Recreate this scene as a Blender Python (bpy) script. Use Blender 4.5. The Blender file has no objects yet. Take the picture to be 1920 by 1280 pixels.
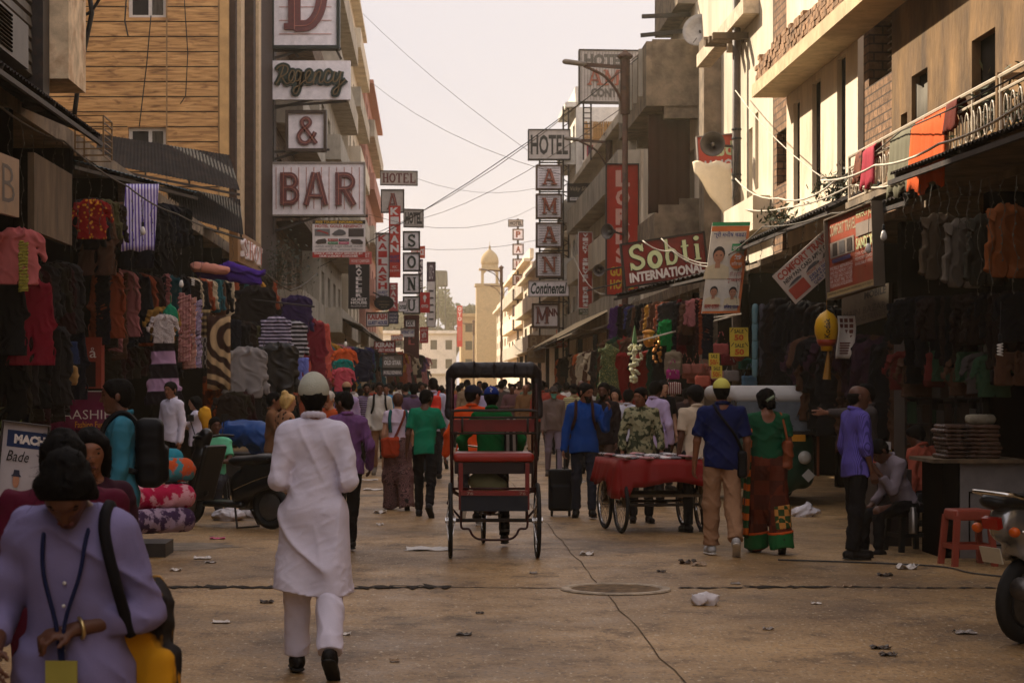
import bpy,bmesh,math,random
import numpy as np
from mathutils import Vector,Matrix
from math import sin,cos,pi,radians
R = random.Random(11)
S = bpy.context.scene
COL = S.collection
F,CX,CY,CZ = 3733.0,800.0,720.0,1.65       # lens in photo pixels, vanishing point, eye height

# ------------------------------------------------------------------ camera, sky, sun, exposure
cam_d = bpy.data.cameras.new('camera')
cam = bpy.data.objects.new('camera',cam_d)
COL.objects.link(cam)
cam.location = (0,0,CZ)
cam.rotation_euler = (pi / 2,0,0)
cam_d.lens = 70.0
cam_d.sensor_width = 36.0
cam_d.shift_x = 160 / 1920
cam_d.shift_y = 80 / 1920
cam_d.clip_start = 0.1
cam_d.clip_end = 3000
cam_d.dof.use_dof = True
cam_d.dof.focus_distance = 17.0
cam_d.dof.aperture_fstop = 9.0
S.camera = cam

SUN_DIR = Vector((-0.60,0.58,0.55)).normalized()     # from the street towards the sun
elev = math.asin(SUN_DIR.z)
azim = math.atan2(SUN_DIR.x,SUN_DIR.y)
world = bpy.data.worlds.new('World')
S.world = world
world.use_nodes = True
wn = world.node_tree
wn.nodes.clear()
wo = wn.nodes.new('ShaderNodeOutputWorld')
bg = wn.nodes.new('ShaderNodeBackground')
sky = wn.nodes.new('ShaderNodeTexSky')
sky.sky_type = 'NISHITA'
sky.sun_disc = False
sky.sun_elevation = elev
sky.sun_rotation = azim
sky.air_density = 1.0
sky.dust_density = 6.0
sky.ozone_density = 1.0
mixs = wn.nodes.new('ShaderNodeMix')
mixs.data_type = 'RGBA'
mixs.inputs['Factor'].default_value = 0.90
mixs.inputs['B'].default_value = (8.9,8.25,8.55,1)      # milky, dusty overcast glare
wn.links.new(sky.outputs[0],mixs.inputs['A'])
# sky behind the viewer is made brighter to fill camera-facing signs
wc = wn.nodes.new('ShaderNodeTexCoord'); wd = wn.nodes.new('ShaderNodeVectorMath'); wd.operation = 'DOT_PRODUCT'
wd.inputs[1].default_value = Vector((-0.25,0.95,0.15)).normalized()
wr = wn.nodes.new('ShaderNodeMapRange'); wr.interpolation_type = 'SMOOTHSTEP'
wr.inputs[1].default_value = -0.7; wr.inputs[2].default_value = 0.95; wr.inputs[3].default_value = 1.6; wr.inputs[4].default_value = 1.0
wm = wn.nodes.new('ShaderNodeMix'); wm.data_type = 'RGBA'; wm.blend_type = 'MULTIPLY'; wm.inputs['Factor'].default_value = 1.0
wn.links.new(wc.outputs['Generated'],wd.inputs[0]); wn.links.new(wd.outputs['Value'],wr.inputs[0])
wn.links.new(mixs.outputs['Result'],wm.inputs['A']); wn.links.new(wr.outputs[0],wm.inputs['B'])
wn.links.new(wm.outputs['Result'],bg.inputs[0])
bg.inputs[1].default_value = 0.05
wn.links.new(bg.outputs[0],wo.inputs[0])

sun_d = bpy.data.lights.new('sun','SUN')
sun_d.energy = 5.0
sun_d.angle = radians(0.6)
sun_d.color = (1.0,0.86,0.68)
sun = bpy.data.objects.new('sun',sun_d)
COL.objects.link(sun)
sun.rotation_euler = SUN_DIR.to_track_quat('Z','Y').to_euler()

S.view_settings.view_transform = 'Standard'
S.view_settings.look = 'None'
S.view_settings.exposure = 1.0
S.view_settings.gamma = 1.0
S.cycles.use_denoising = True
S.cycles.max_bounces = 6
S.cycles.diffuse_bounces = 3
S.cycles.volume_bounces = 1
S.cycles.transparent_max_bounces = 8
S.cycles.caustics_reflective = False
S.cycles.caustics_refractive = False
S.cycles.sample_clamp_indirect = 4.0

# ------------------------------------------------------------------ helpers
def W(px,py,d):
    return Vector(((px - CX) * d / F,d,CZ + (CY - py) * d / F))

MATS = {}
def lin(c):
    return tuple(((v / 255.0) / 12.92 if v <= 10 else ((v / 255.0 + 0.055) / 1.055) ** 2.4) for v in c)

def M(key,col=None,rough=0.8,var=0.22,scale=6.0,bump=0.0,bscale=60.0,metal=0.0,stain=None,smul=1.5,samt=0.5,
      pat=None,col2=None,pscale=20.0,emit=None,trans=0.0,detail=6.0,aniso=(1,1,1),spec=0.3):
    """procedural material: noisy base colour, optional stains, pattern and bump; colours are linear"""
    if key in MATS:
        return MATS[key]
    m = bpy.data.materials.new(key)
    MATS[key] = m
    m.use_nodes = True
    t = m.node_tree
    N,L = t.nodes,t.links
    p = N['Principled BSDF']
    p.inputs['Roughness'].default_value = rough
    p.inputs['Metallic'].default_value = metal
    p.inputs['Specular IOR Level'].default_value = spec
    tc = N.new('ShaderNodeTexCoord')
    mp = N.new('ShaderNodeMapping')
    mp.inputs['Scale'].default_value = aniso
    L.new(tc.outputs['Object'],mp.inputs[0])
    co = mp.outputs[0]
    def mix(a,b,f,mode='MIX'):
        x = N.new('ShaderNodeMix'); x.data_type = 'RGBA'; x.blend_type = mode
        for s,v in (('A',a),('B',b)):
            if isinstance(v,tuple): x.inputs[s].default_value = (*v[:3],1)
            else: L.new(v,x.inputs[s])
        if isinstance(f,float): x.inputs['Factor'].default_value = f
        else: L.new(f,x.inputs['Factor'])
        return x.outputs['Result']
    def noise(sc,det=detail,rg=0.6):
        n = N.new('ShaderNodeTexNoise'); n.inputs['Scale'].default_value = sc
        n.inputs['Detail'].default_value = det; n.inputs['Roughness'].default_value = rg
        L.new(co,n.inputs['Vector']); return n.outputs['Fac']
    def ramp(f,a,b):
        r = N.new('ShaderNodeMapRange'); r.inputs[1].default_value = a; r.inputs[2].default_value = b
        L.new(f,r.inputs[0]); return r.outputs[0]
    base = tuple(col)
    if pat == 'stripe' or pat == 'band':
        w = N.new('ShaderNodeTexWave'); w.wave_type = 'BANDS'
        w.bands_direction = 'X' if pat == 'stripe' else 'Z'
        w.inputs['Scale'].default_value = pscale; w.inputs['Distortion'].default_value = 0.6
        w.inputs['Detail'].default_value = 1.0
        L.new(co,w.inputs['Vector'])
        base = mix(base,col2,ramp(w.outputs['Fac'],0.5,0.62))
    elif pat == 'blotch':
        base = mix(base,col2,ramp(noise(pscale,4.0),0.48,0.54))
    elif pat == 'spot':
        v = N.new('ShaderNodeTexVoronoi'); v.inputs['Scale'].default_value = pscale
        L.new(co,v.inputs['Vector'])
        base = mix(col2,base,ramp(v.outputs['Distance'],0.25,0.38))
    elif pat == 'check':
        v = N.new('ShaderNodeTexChecker'); v.inputs['Scale'].default_value = pscale
        L.new(co,v.inputs['Vector'])
        base = mix(base,col2,v.outputs['Fac'])
    elif pat == 'ring':
        v = N.new('ShaderNodeTexVoronoi'); v.inputs['Scale'].default_value = pscale
        L.new(co,v.inputs['Vector'])
        q = N.new('ShaderNodeMath'); q.operation = 'PINGPONG'; q.inputs[1].default_value = 0.11
        L.new(v.outputs['Distance'],q.inputs[0])
        base = mix(base,col2,ramp(q.outputs[0],0.045,0.065))
    elif pat == 'brick':
        b = N.new('ShaderNodeTexBrick'); b.inputs['Scale'].default_value = pscale
        b.inputs['Color1'].default_value = (*col,1); b.inputs['Color2'].default_value = (*[c * 0.62 for c in col],1)
        b.inputs['Mortar'].default_value = (*col2,1); b.inputs['Mortar Size'].default_value = 0.025
        rot = N.new('ShaderNodeMapping')
        rot.inputs['Rotation'].default_value = (pi / 2,0,0) if smul >= 0 else (pi / 2,0,pi / 2)
        cx = N.new('ShaderNodeCombineXYZ'); sx = N.new('ShaderNodeSeparateXYZ')
        ad = N.new('ShaderNodeMath'); ad.operation = 'ADD'
        L.new(co,sx.inputs[0]); L.new(sx.outputs[0],ad.inputs[0]); L.new(sx.outputs[1],ad.inputs[1])
        L.new(ad.outputs[0],cx.inputs[0]); L.new(sx.outputs[2],cx.inputs[1])
        L.new(cx.outputs[0],b.inputs['Vector'])
        base = b.outputs['Color']
        hb = b.outputs['Fac']
    dark = mix(base,tuple([max(0,1 - 1.6 * var)] * 3),1.0,'MULTIPLY')
    lite = mix(base,tuple([1 + 0.7 * var] * 3),1.0,'MULTIPLY')
    out = mix(dark,lite,ramp(noise(scale),0.3,0.7))
    if stain:
        f = ramp(noise(abs(smul),8.0,0.65),0.5,0.72)
        k = N.new('ShaderNodeMath'); k.operation = 'MULTIPLY'; k.inputs[1].default_value = samt
        L.new(f,k.inputs[0])
        out = mix(out,tuple(stain),k.outputs[0])
    L.new(out,p.inputs['Base Color'])
    if bump > 0:
        bn = N.new('ShaderNodeBump'); bn.inputs['Strength'].default_value = bump; bn.inputs['Distance'].default_value = 0.02
        h = noise(bscale,5.0)
        if pat == 'brick':
            q = N.new('ShaderNodeMath'); q.operation = 'SUBTRACT'; L.new(h,q.inputs[0]); L.new(hb,q.inputs[1]); h = q.outputs[0]
        L.new(h,bn.inputs['Height']); L.new(bn.outputs[0],p.inputs['Normal'])
    if emit:
        p.inputs['Emission Color'].default_value = (*emit[:3],1); p.inputs['Emission Strength'].default_value = emit[3]
    if trans:
        p.inputs['Transmission Weight'].default_value = trans
    return m

def C(name,col,pat=None,col2=None,ps=20.0,rough=0.85,var=0.07):
    """cloth"""
    return M('cloth ' + name,lin(col),rough=rough,var=var,scale=5,bump=0.12,bscale=150,pat=pat,
             col2=lin(col2) if col2 else None,pscale=ps,spec=0.15)

def P(name,col,rough=0.45,var=0.10,stain=None,samt=0.3,metal=0.0):
    """paint / board"""
    return M('paint ' + name,lin(col),rough=rough,var=var,scale=5,bump=0.05,stain=stain,samt=samt,smul=3.0,metal=metal)

ORG = {}
def org(o):
    return ORG.get(o.name,Vector((0,0,0))) if o is not None else Vector((0,0,0))

def tag(o,label=None,cat=None,group=None,kind=None):
    if label: o['label'] = label
    if cat: o['category'] = cat
    if group: o['group'] = group
    if kind: o['kind'] = kind
    return o

def thing(name,label,cat,loc=(0,0,0),group=None):
    o = bpy.data.objects.new(name,None)
    o.empty_display_size = 0.1
    COL.objects.link(o)
    o.location = loc
    ORG[o.name] = Vector(loc)
    return tag(o,label,cat,group)

def copy_tree(o,parent=None):
    c = o.copy()
    COL.objects.link(c)
    for k in ('label','category','group'):
        if parent is not None and k in c: del c[k]
    if parent is not None: c.parent = parent
    for ch in list(o.children): copy_tree(ch,c)
    return c

FONTC = {}
def glyphs(s,bold):
    k = (s,bold)
    if k not in FONTC:
        cu = bpy.data.curves.new('lettering','FONT')
        cu.body = s; cu.resolution_u = 2; cu.offset = bold; cu.size = 1.0; cu.space_line = 1.0
        ob = bpy.data.objects.new('lettering',cu)
        COL.objects.link(ob)
        me = ob.to_mesh()
        vs = np.array([v.co[:2] for v in me.vertices]) if len(me.vertices) else np.zeros((0,2))
        fs = [tuple(p.vertices) for p in me.polygons]
        ob.to_mesh_clear()
        bpy.data.objects.remove(ob); bpy.data.curves.remove(cu)
        FONTC[k] = (vs,fs)
    return FONTC[k]

def crom(pts,n=6,closed=False):
    p = [Vector(q) for q in pts]
    out = []
    m = len(p)
    for i in range(m if closed else m - 1):
        if closed: a,b,c,d = p[(i - 1) % m],p[i],p[(i + 1) % m],p[(i + 2) % m]
        else: a,b,c,d = p[max(i - 1,0)],p[i],p[i + 1],p[min(i + 2,m - 1)]
        for k in range(n):
            t = k / n
            out.append(0.5 * ((2 * b) + (c - a) * t + (2 * a - 5 * b + 4 * c - d) * t * t + (3 * b - a - 3 * c + d) * t ** 3))
    if not closed: out.append(p[-1])
    return out

class B:
    def __init__(s):
        s.v = []; s.f = []
    def add(s,vs,fs):
        k = len(s.v)
        s.v += [Vector(q) for q in vs]
        s.f += [tuple(i + k for i in q) for q in fs]
        return s
    def obox(s,c,x,y,z):
        c,x,y,z = Vector(c),Vector(x),Vector(y),Vector(z)
        vs = [c + a * x + b * y + d * z for d in (-1,1) for b in (-1,1) for a in (-1,1)]
        return s.add(vs,[(0,2,3,1),(4,5,7,6),(0,1,5,4),(2,6,7,3),(0,4,6,2),(1,3,7,5)])
    def box(s,x0,x1,y0,y1,z0,z1):
        return s.obox(((x0 + x1) / 2,(y0 + y1) / 2,(z0 + z1) / 2),((x1 - x0) / 2,0,0),(0,(y1 - y0) / 2,0),(0,0,(z1 - z0) / 2))
    def bar(s,a,b,w,h=None):
        a,b = Vector(a),Vector(b)
        h = h or w
        d = b - a
        up = Vector((0,0,1)) if abs(d.normalized().z) < 0.95 else Vector((0,1,0))
        sx = d.cross(up).normalized(); sz = sx.cross(d).normalized()
        return s.obox((a + b) / 2,sx * w / 2,d / 2,sz * h / 2)
    def tube(s,pts,r,n=8,closed=False):
        pts = [Vector(p) for p in pts]
        m = len(pts)
        rs = r if isinstance(r,(list,tuple)) else [r] * m
        base = len(s.v)
        prev = None
        for i,p in enumerate(pts):
            a = pts[(i - 1) % m] if (closed or i > 0) else pts[i]
            b = pts[(i + 1) % m] if (closed or i < m - 1) else pts[i]
            d = (b - a)
            d = d.normalized() if d.length > 1e-9 else Vector((0,0,1))
            if prev is None:
                u = d.orthogonal().normalized()
            else:
                u = (prev - d * prev.dot(d))
                u = u.normalized() if u.length > 1e-6 else d.orthogonal().normalized()
            prev = u
            w = d.cross(u)
            for k in range(n):
                an = 2 * pi * k / n
                s.v.append(p + (u * cos(an) + w * sin(an)) * rs[i])
        for i in range(m if closed else m - 1):
            j = (i + 1) % m
            for k in range(n):
                k2 = (k + 1) % n
                s.f.append((base + i * n + k,base + i * n + k2,base + j * n + k2,base + j * n + k))
        if not closed:
            s.f.append(tuple(base + k for k in reversed(range(n))))
            s.f.append(tuple(base + (m - 1) * n + k for k in range(n)))
        return s
    def lathe(s,prof,n=20,c=(0,0,0),ax=None,sx=1.0,sy=1.0):
        c = Vector(c); base = len(s.v)
        if ax is None: u,w,z = Vector((1,0,0)),Vector((0,1,0)),Vector((0,0,1))
        else:
            z = Vector(ax).normalized(); u = z.orthogonal().normalized(); w = z.cross(u)
        for r,h in prof:
            for k in range(n):
                an = 2 * pi * k / n
                s.v.append(c + u * (cos(an) * r * sx) + w * (sin(an) * r * sy) + z * h)
        for i in range(len(prof) - 1):
            for k in range(n):
                k2 = (k + 1) % n
                s.f.append((base + i * n + k,base + i * n + k2,base + (i + 1) * n + k2,base + (i + 1) * n + k))
        s.f.append(tuple(base + k for k in reversed(range(n))))
        s.f.append(tuple(base + (len(prof) - 1) * n + k for k in range(n)))
        return s
    def poly(s,pts,o,u,v,d0,d1):
        """extruded flat outline; pts in (u, v) units, from depth d0 to d1 along u x v"""
        o,u,v = Vector(o),Vector(u),Vector(v)
        nn = u.cross(v).normalized()
        k = len(pts)
        a = [o + u * p[0] + v * p[1] + nn * d0 for p in pts]
        b = [o + u * p[0] + v * p[1] + nn * d1 for p in pts]
        fs = [tuple(reversed(range(k))),tuple(range(k,2 * k))]
        fs += [(i,(i + 1) % k,k + (i + 1) % k,k + i) for i in range(k)]
        return s.add(a + b,fs)
    def ribbon(s,pts,w,o,u,v,d0,d1,closed=False):
        """a stroke of even width in the plane (u, v): the letters of the big signs"""
        p = [Vector((q[0],q[1])) for q in pts]
        m = len(p); Lh = []; Rh = []
        ul,vl = Vector(u).length,Vector(v).length
        for i in range(m):
            a = p[(i - 1) % m] if (closed or i > 0) else p[i]
            b = p[(i + 1) % m] if (closed or i < m - 1) else p[i]
            d = Vector(((b - a).x * ul,(b - a).y * vl))
            d = d.normalized() if d.length > 1e-9 else Vector((1,0))
            nx = Vector((-d.y / ul,d.x / vl)) * (w / 2)
            Lh.append(p[i] + nx); Rh.append(p[i] - nx)
        o,u,v = Vector(o),Vector(u),Vector(v)
        nn = u.cross(v).normalized()
        vs = []
        for i in range(m):
            for q,dd in ((Lh[i],d1),(Rh[i],d1),(Rh[i],d0),(Lh[i],d0)):
                vs.append(o + u * q.x + v * q.y + nn * dd)
        fs = []
        for i in range(m if closed else m - 1):
            j = (i + 1) % m
            for k in range(4):
                fs.append((4 * i + k,4 * i + (k + 1) % 4,4 * j + (k + 1) % 4,4 * j + k))
        if not closed:
            fs.append((0,1,2,3)); fs.append((4 * m - 4,4 * m - 1,4 * m - 2,4 * m - 3))
        return s.add(vs,fs)
    def text(s,txt,o,u,v,x0,y0,x1,y1,d0=0.0,d1=0.0,bold=0.0,shear=0.0,mirror=False):
        """text stretched to the box x0..x1, y0..y1 (units of u and v) lying on the plane"""
        vs,fs = glyphs(txt,bold)
        if not len(vs): return s
        q = vs.copy()
        q[:,0] += shear * q[:,1]
        lo,hi = q.min(0),q.max(0)
        q = (q - lo) / np.maximum(hi - lo,1e-6)
        if mirror: q[:,0] = 1 - q[:,0]
        o,u,v = Vector(o),Vector(u),Vector(v)
        nn = u.cross(v).normalized()
        pts = [o + u * (x0 + (x1 - x0) * a) + v * (y0 + (y1 - y0) * b) + nn * d1 for a,b in q]
        s.add(pts,fs)
        return s
    def sheet(s,P,t=0.004):
        """a thin cloth or sheet from a grid of points, given a real thickness"""
        nu,nv = len(P),len(P[0])
        A = np.array([[tuple(q) for q in r] for r in P],float)
        du = np.gradient(A,axis=0); dv = np.gradient(A,axis=1)
        n = np.cross(du,dv); n /= np.maximum(np.linalg.norm(n,axis=2,keepdims=True),1e-9)
        T,U = A + n * t / 2,A - n * t / 2
        k = nu * nv
        vs = [tuple(q) for q in T.reshape(-1,3)] + [tuple(q) for q in U.reshape(-1,3)]
        ix = lambda i,j: i * nv + j
        fs = []
        for i in range(nu - 1):
            for j in range(nv - 1):
                fs.append((ix(i,j),ix(i + 1,j),ix(i + 1,j + 1),ix(i,j + 1)))
                fs.append((k + ix(i,j),k + ix(i,j + 1),k + ix(i + 1,j + 1),k + ix(i + 1,j)))
        rim = [ix(i,0) for i in range(nu)] + [ix(nu - 1,j) for j in range(1,nv)] + [ix(i,nv - 1) for i in range(nu - 2,-1,-1)] + [ix(0,j) for j in range(nv - 2,0,-1)]
        for a,b in zip(rim,rim[1:] + rim[:1]): fs.append((b,a,k + a,k + b))
        return s.add(vs,fs)
    def wall(s,o,u,v,w,h,holes,depth):
        """front face with real openings and their reveals; normal is u x v, reveals run back by depth"""
        o,u,v = Vector(o),Vector(u),Vector(v)
        nn = u.cross(v).normalized()
        xs = sorted({0,w,*[c for q in holes for c in (q[0],q[2])]})
        ys = sorted({0,h,*[c for q in holes for c in (q[1],q[3])]})
        for i in range(len(xs) - 1):
            for j in range(len(ys) - 1):
                mx,my = (xs[i] + xs[i + 1]) / 2,(ys[j] + ys[j + 1]) / 2
                if any(q[0] < mx < q[2] and q[1] < my < q[3] for q in holes): continue
                s.add([o + u * a + v * b for a,b in ((xs[i],ys[j]),(xs[i + 1],ys[j]),(xs[i + 1],ys[j + 1]),(xs[i],ys[j + 1]))],[(0,1,2,3)])
        for x0,y0,x1,y1 in holes:
            c = [(x0,y0),(x1,y0),(x1,y1),(x0,y1)]
            for k in range(4):
                a,b = c[k],c[(k + 1) % 4]
                s.add([o + u * a[0] + v * a[1],o + u * b[0] + v * b[1],o + u * b[0] + v * b[1] - nn * depth,o + u * a[0] + v * a[1] - nn * depth],[(3,2,1,0)])
        return s
    def build(s,name,mat,parent=None,smooth=False,label=None,cat=None,group=None,kind=None,loc=None):
        me = bpy.data.meshes.new(name)
        if parent is not None: og = org(parent)
        elif loc is not None: og = Vector(loc)
        else:
            A = np.array([tuple(q) for q in s.v]); lo,hi = A.min(0),A.max(0)
            og = Vector(((lo[0] + hi[0]) / 2,(lo[1] + hi[1]) / 2,lo[2]))
        me.from_pydata([tuple(q - og) for q in s.v],[],s.f)
        me.materials.append(mat)
        if smooth: me.polygons.foreach_set('use_smooth',[True] * len(me.polygons))
        me.update()
        o = bpy.data.objects.new(name,me)
        COL.objects.link(o)
        if parent is not None:
            o.parent = parent; ORG[o.name] = og
        else:
            o.location = og; ORG[o.name] = og
        return tag(o,label,cat,group,kind)

UX,UY,UZ = Vector((1,0,0)),Vector((0,1,0)),Vector((0,0,1))

# ================================================================== SETTING
DARK = M('shade-black interior',(0.006,0.005,0.0045),rough=1.0,var=0.3,spec=0.0)  # near-black base stands in for shade inside shops and openings
STEEL = M('dark steel',(0.035,0.028,0.024),rough=0.55,var=0.3,stain=(0.09,0.04,0.02),samt=0.5,smul=9)
RUST = M('rusty iron',(0.10,0.045,0.025),rough=0.8,var=0.4)
GLASS = M('window glass',(0.016,0.014,0.012),rough=0.3,var=0.2,spec=0.25)
WHITEFR = M('white frame',(0.62,0.58,0.52),rough=0.5,var=0.1)
BLACKR = M('rubber',(0.012,0.012,0.012),rough=0.75)
BLKPL = M('black plastic',(0.012,0.012,0.013),rough=0.42,var=0.2)
CHROME = M('chrome',(0.6,0.58,0.55),rough=0.22,metal=1.0,var=0.1)
PLASTER = M('ochre plaster',(0.205,0.115,0.042),rough=0.9,var=0.5,scale=1.9,bump=0.9,bscale=9,stain=(0.10,0.06,0.032),samt=0.9,smul=1.6,aniso=(1,1,0.45))
CREAM = M('cream plaster',(0.82,0.68,0.50),rough=0.9,var=0.16,scale=2.0,bump=0.3,bscale=14,stain=(0.42,0.29,0.17),samt=0.7,smul=1.3,aniso=(1,1,0.35))
CREAM2 = M('pale plaster',(0.70,0.60,0.45),rough=0.9,var=0.2,scale=2.0,stain=(0.20,0.14,0.09),samt=0.75,smul=1.0,aniso=(1,1,0.4))
CONC = M('stained concrete',(0.24,0.18,0.12),rough=0.95,var=0.35,scale=2.4,bump=0.3,bscale=18,stain=(0.05,0.036,0.028),samt=0.85,smul=1.7)
CONCL = M('grey concrete',(0.46,0.40,0.31),rough=0.95,var=0.25,scale=1.6,bump=0.2,bscale=18,stain=(0.12,0.10,0.08),samt=0.6,smul=1.1,aniso=(1,1,0.5))
BRICK = M('brick',(0.34,0.19,0.10),rough=0.95,var=0.35,scale=9,bump=0.9,bscale=30,pat='brick',col2=(0.09,0.06,0.04),pscale=2.1)
BRICKD = M('sooty brick',(0.30,0.20,0.13),rough=0.95,var=0.4,scale=5,bump=0.9,bscale=30,pat='brick',col2=(0.10,0.08,0.06),pscale=1.9,stain=(0.04,0.03,0.025),samt=0.6)
TIN = M('tin sheet',(0.022,0.018,0.016),rough=0.85,var=0.35,scale=3,spec=.1,stain=(0.05,0.027,0.018),samt=0.5,smul=3)
WOODD = M('weathered boards',(0.17,0.115,0.065),rough=0.9,var=0.45,scale=2.5,bump=0.4,bscale=20,stain=(0.03,0.022,0.015),samt=0.85,smul=1.6,aniso=(1,1,0.25))

def wood_panels():
    m = bpy.data.materials.new('wood grain cladding')
    m.use_nodes = True
    t = m.node_tree; N,L = t.nodes,t.links
    p = N['Principled BSDF']; p.inputs['Roughness'].default_value = 0.62
    tc = N.new('ShaderNodeTexCoord')
    def mp(sc):
        q = N.new('ShaderNodeMapping'); q.inputs['Scale'].default_value = sc; L.new(tc.outputs['Object'],q.inputs[0]); return q.outputs[0]
    def nz(v,s,d=6,dist=0.0):
        n = N.new('ShaderNodeTexNoise'); n.inputs['Scale'].default_value = s; n.inputs['Detail'].default_value = d
        n.inputs['Distortion'].default_value = dist; L.new(v,n.inputs['Vector']); return n.outputs['Fac']
    g1 = nz(mp((0.9,0.9,9)),1.6,8,0.7)
    g2 = nz(mp((0.5,0.5,24)),3.0,5)
    kn = nz(mp((1.1,1.1,3.2)),2.3,3,0.5)
    cr = N.new('ShaderNodeValToRGB'); L.new(g1,cr.inputs[0])
    e = cr.color_ramp.elements
    e[0].position = 0.30; e[0].color = (0.22,0.10,0.030,1); e[1].position = 0.64; e[1].color = (0.66,0.37,0.135,1)
    x = e.new(0.46); x.color = (0.48,0.25,0.08,1)
    def mul(a,f,c):
        q = N.new('ShaderNodeMix'); q.data_type = 'RGBA'; q.blend_type = 'MULTIPLY'
        L.new(a,q.inputs['A']); q.inputs['B'].default_value = (*c,1); L.new(f,q.inputs['Factor']); return q.outputs['Result']
    def rg(f,a,b):
        q = N.new('ShaderNodeMapRange'); q.inputs[1].default_value = a; q.inputs[2].default_value = b; L.new(f,q.inputs[0]); return q.outputs[0]
    c = mul(cr.outputs[0],rg(g2,0.45,0.75),(0.72,0.66,0.6))
    c = mul(c,rg(kn,0.60,0.74),(0.45,0.36,0.30))
    L.new(c,p.inputs['Base Color'])
    return m
WOOD = wood_panels()

def ground_mat():
    m = bpy.data.materials.new('dusty worn asphalt')
    m.use_nodes = True
    t = m.node_tree; N,L = t.nodes,t.links
    p = N['Principled BSDF']
    tc = N.new('ShaderNodeTexCoord')
    def nz(s,d=6,sc=(1,1,1),rgh=0.6):
        q = N.new('ShaderNodeMapping'); q.inputs['Scale'].default_value = sc; L.new(tc.outputs['Object'],q.inputs[0])
        n = N.new('ShaderNodeTexNoise'); n.inputs['Scale'].default_value = s; n.inputs['Detail'].default_value = d
        n.inputs['Roughness'].default_value = rgh; L.new(q.outputs[0],n.inputs['Vector']); return n.outputs['Fac']
    def rg(f,a,b,c=0.0,d=1.0):
        q = N.new('ShaderNodeMapRange'); q.inputs[1].default_value = a; q.inputs[2].default_value = b
        q.inputs[3].default_value = c; q.inputs[4].default_value = d; L.new(f,q.inputs[0]); return q.outputs[0]
    def mix(a,b,f,mode='MIX'):
        q = N.new('ShaderNodeMix'); q.data_type = 'RGBA'; q.blend_type = mode
        for s,v in (('A',a),('B',b)):
            if isinstance(v,tuple): q.inputs[s].default_value = (*v,1)
            else: L.new(v,q.inputs[s])
        L.new(f,q.inputs['Factor']); return q.outputs['Result']
    big = nz(0.45,8); mid = nz(2.2,10,(1,.7,1),0.72); fine = nz(34,3,(1,.45,1)); spk = nz(30,2,(1,.4,1))
    c = mix((0.18,0.102,0.038),(0.44,0.266,0.106),rg(big,0.35,0.66))
    c = mix(c,(0.075,0.045,0.024),rg(mid,0.52,0.64,0,0.72))
    c = mix(c,(0.38,0.26,0.15),rg(nz(0.9,10,(1,1,1),0.72),0.55,0.66,0,0.5))
    c = mix(c,(0.06,0.036,0.02),rg(fine,0.52,0.66,0,0.62))
    c = mix(c,(0.55,0.44,0.30),rg(spk,0.61,0.70,0,0.85))
    c = mix(c,(0.045,0.03,0.02),rg(nz(0.35,9,(1,.8,1),0.66),0.50,0.66,0,0.72))
    L.new(c,p.inputs['Base Color'])
    L.new(rg(mid,0.3,0.7,0.36,0.66),p.inputs['Roughness'])
    p.inputs['Specular IOR Level'].default_value = 0.30
    b = N.new('ShaderNodeBump'); b.inputs['Strength'].default_value = 0.9; b.inputs['Distance'].default_value = 0.006
    ad = N.new('ShaderNodeMath'); ad.operation = 'ADD'; L.new(fine,ad.inputs[0]); L.new(nz(22,6),ad.inputs[1])
    L.new(ad.outputs[0],b.inputs['Height']); L.new(b.outputs[0],p.inputs['Normal'])
    return m

# ---- ground: one sheet to the horizon
g = B(); g.add([(-900,-60,0),(900,-60,0),(900,1500,0),(-900,1500,0)],[(0,1,2,3)])
g.build('ground',ground_mat(),kind='structure',loc=(0,0,0))
GAP = M('dirt filled joint',(0.030,0.022,0.016),rough=0.95,var=0.5,scale=8)
j = B()
def wobble_strip(b,pts,w,z,seed,jit=0.3):
    r = random.Random(seed)
    Lp,Rp = [],[]
    for i,(x,y) in enumerate(pts):
        a = pts[max(0,i - 1)]; c = pts[min(len(pts) - 1,i + 1)]
        d = Vector((c[0] - a[0],c[1] - a[1])).normalized(); n = Vector((-d.y,d.x))
        ww = w * (1 + r.uniform(-jit,jit)); o = r.uniform(-jit,jit) * w * 0.6
        Lp.append((x + n.x * (ww / 2 + o),y + n.y * (ww / 2 + o),z)); Rp.append((x - n.x * (ww / 2 - o),y - n.y * (ww / 2 - o),z))
    k = len(pts)
    b.add(Lp + Rp,[(i,k + i,k + i + 1,i + 1) for i in range(k - 1)])
wobble_strip(j,[(1.42 + 0.012 * sin(i * 1.3) + .008 * sin(i * 3.7),8 + i * 0.5) for i in range(70)],0.008,0.004,3,.6)
j.build('pavement_joint',M('shallow joint',(0.125,0.080,0.044),rough=.95,var=.5,scale=5),kind='structure',loc=(1.42,20,0))
j = B()
for x0,x1,w,sd in ((-2.2,0.05,0.075,1),(0.1,1.15,0.03,2),(2.05,4.6,0.06,5),(-2.1,-0.9,0.16,7),(2.6,3.2,0.15,8),(-0.55,0.2,0.19,12)):
    n = int((x1 - x0) / 0.04)
    wobble_strip(j,[(x0 + (x1 - x0) * i / n,16.15 + 0.05 * sin(i * 0.11 + sd) + 0.012 * sin(i * .9)) for i in range(n + 1)],w,0.004 + 0.0006 * sd,sd,0.75)
j.build('road_crack',GAP,kind='structure',loc=(1,16.15,0))
PATCH = M('pale concrete patch',(0.25,0.20,0.15),rough=0.85,var=0.3,scale=6,stain=(0.10,0.075,0.055),samt=0.6,smul=4,bump=0.4)
r7 = random.Random(4)
j = B()
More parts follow.
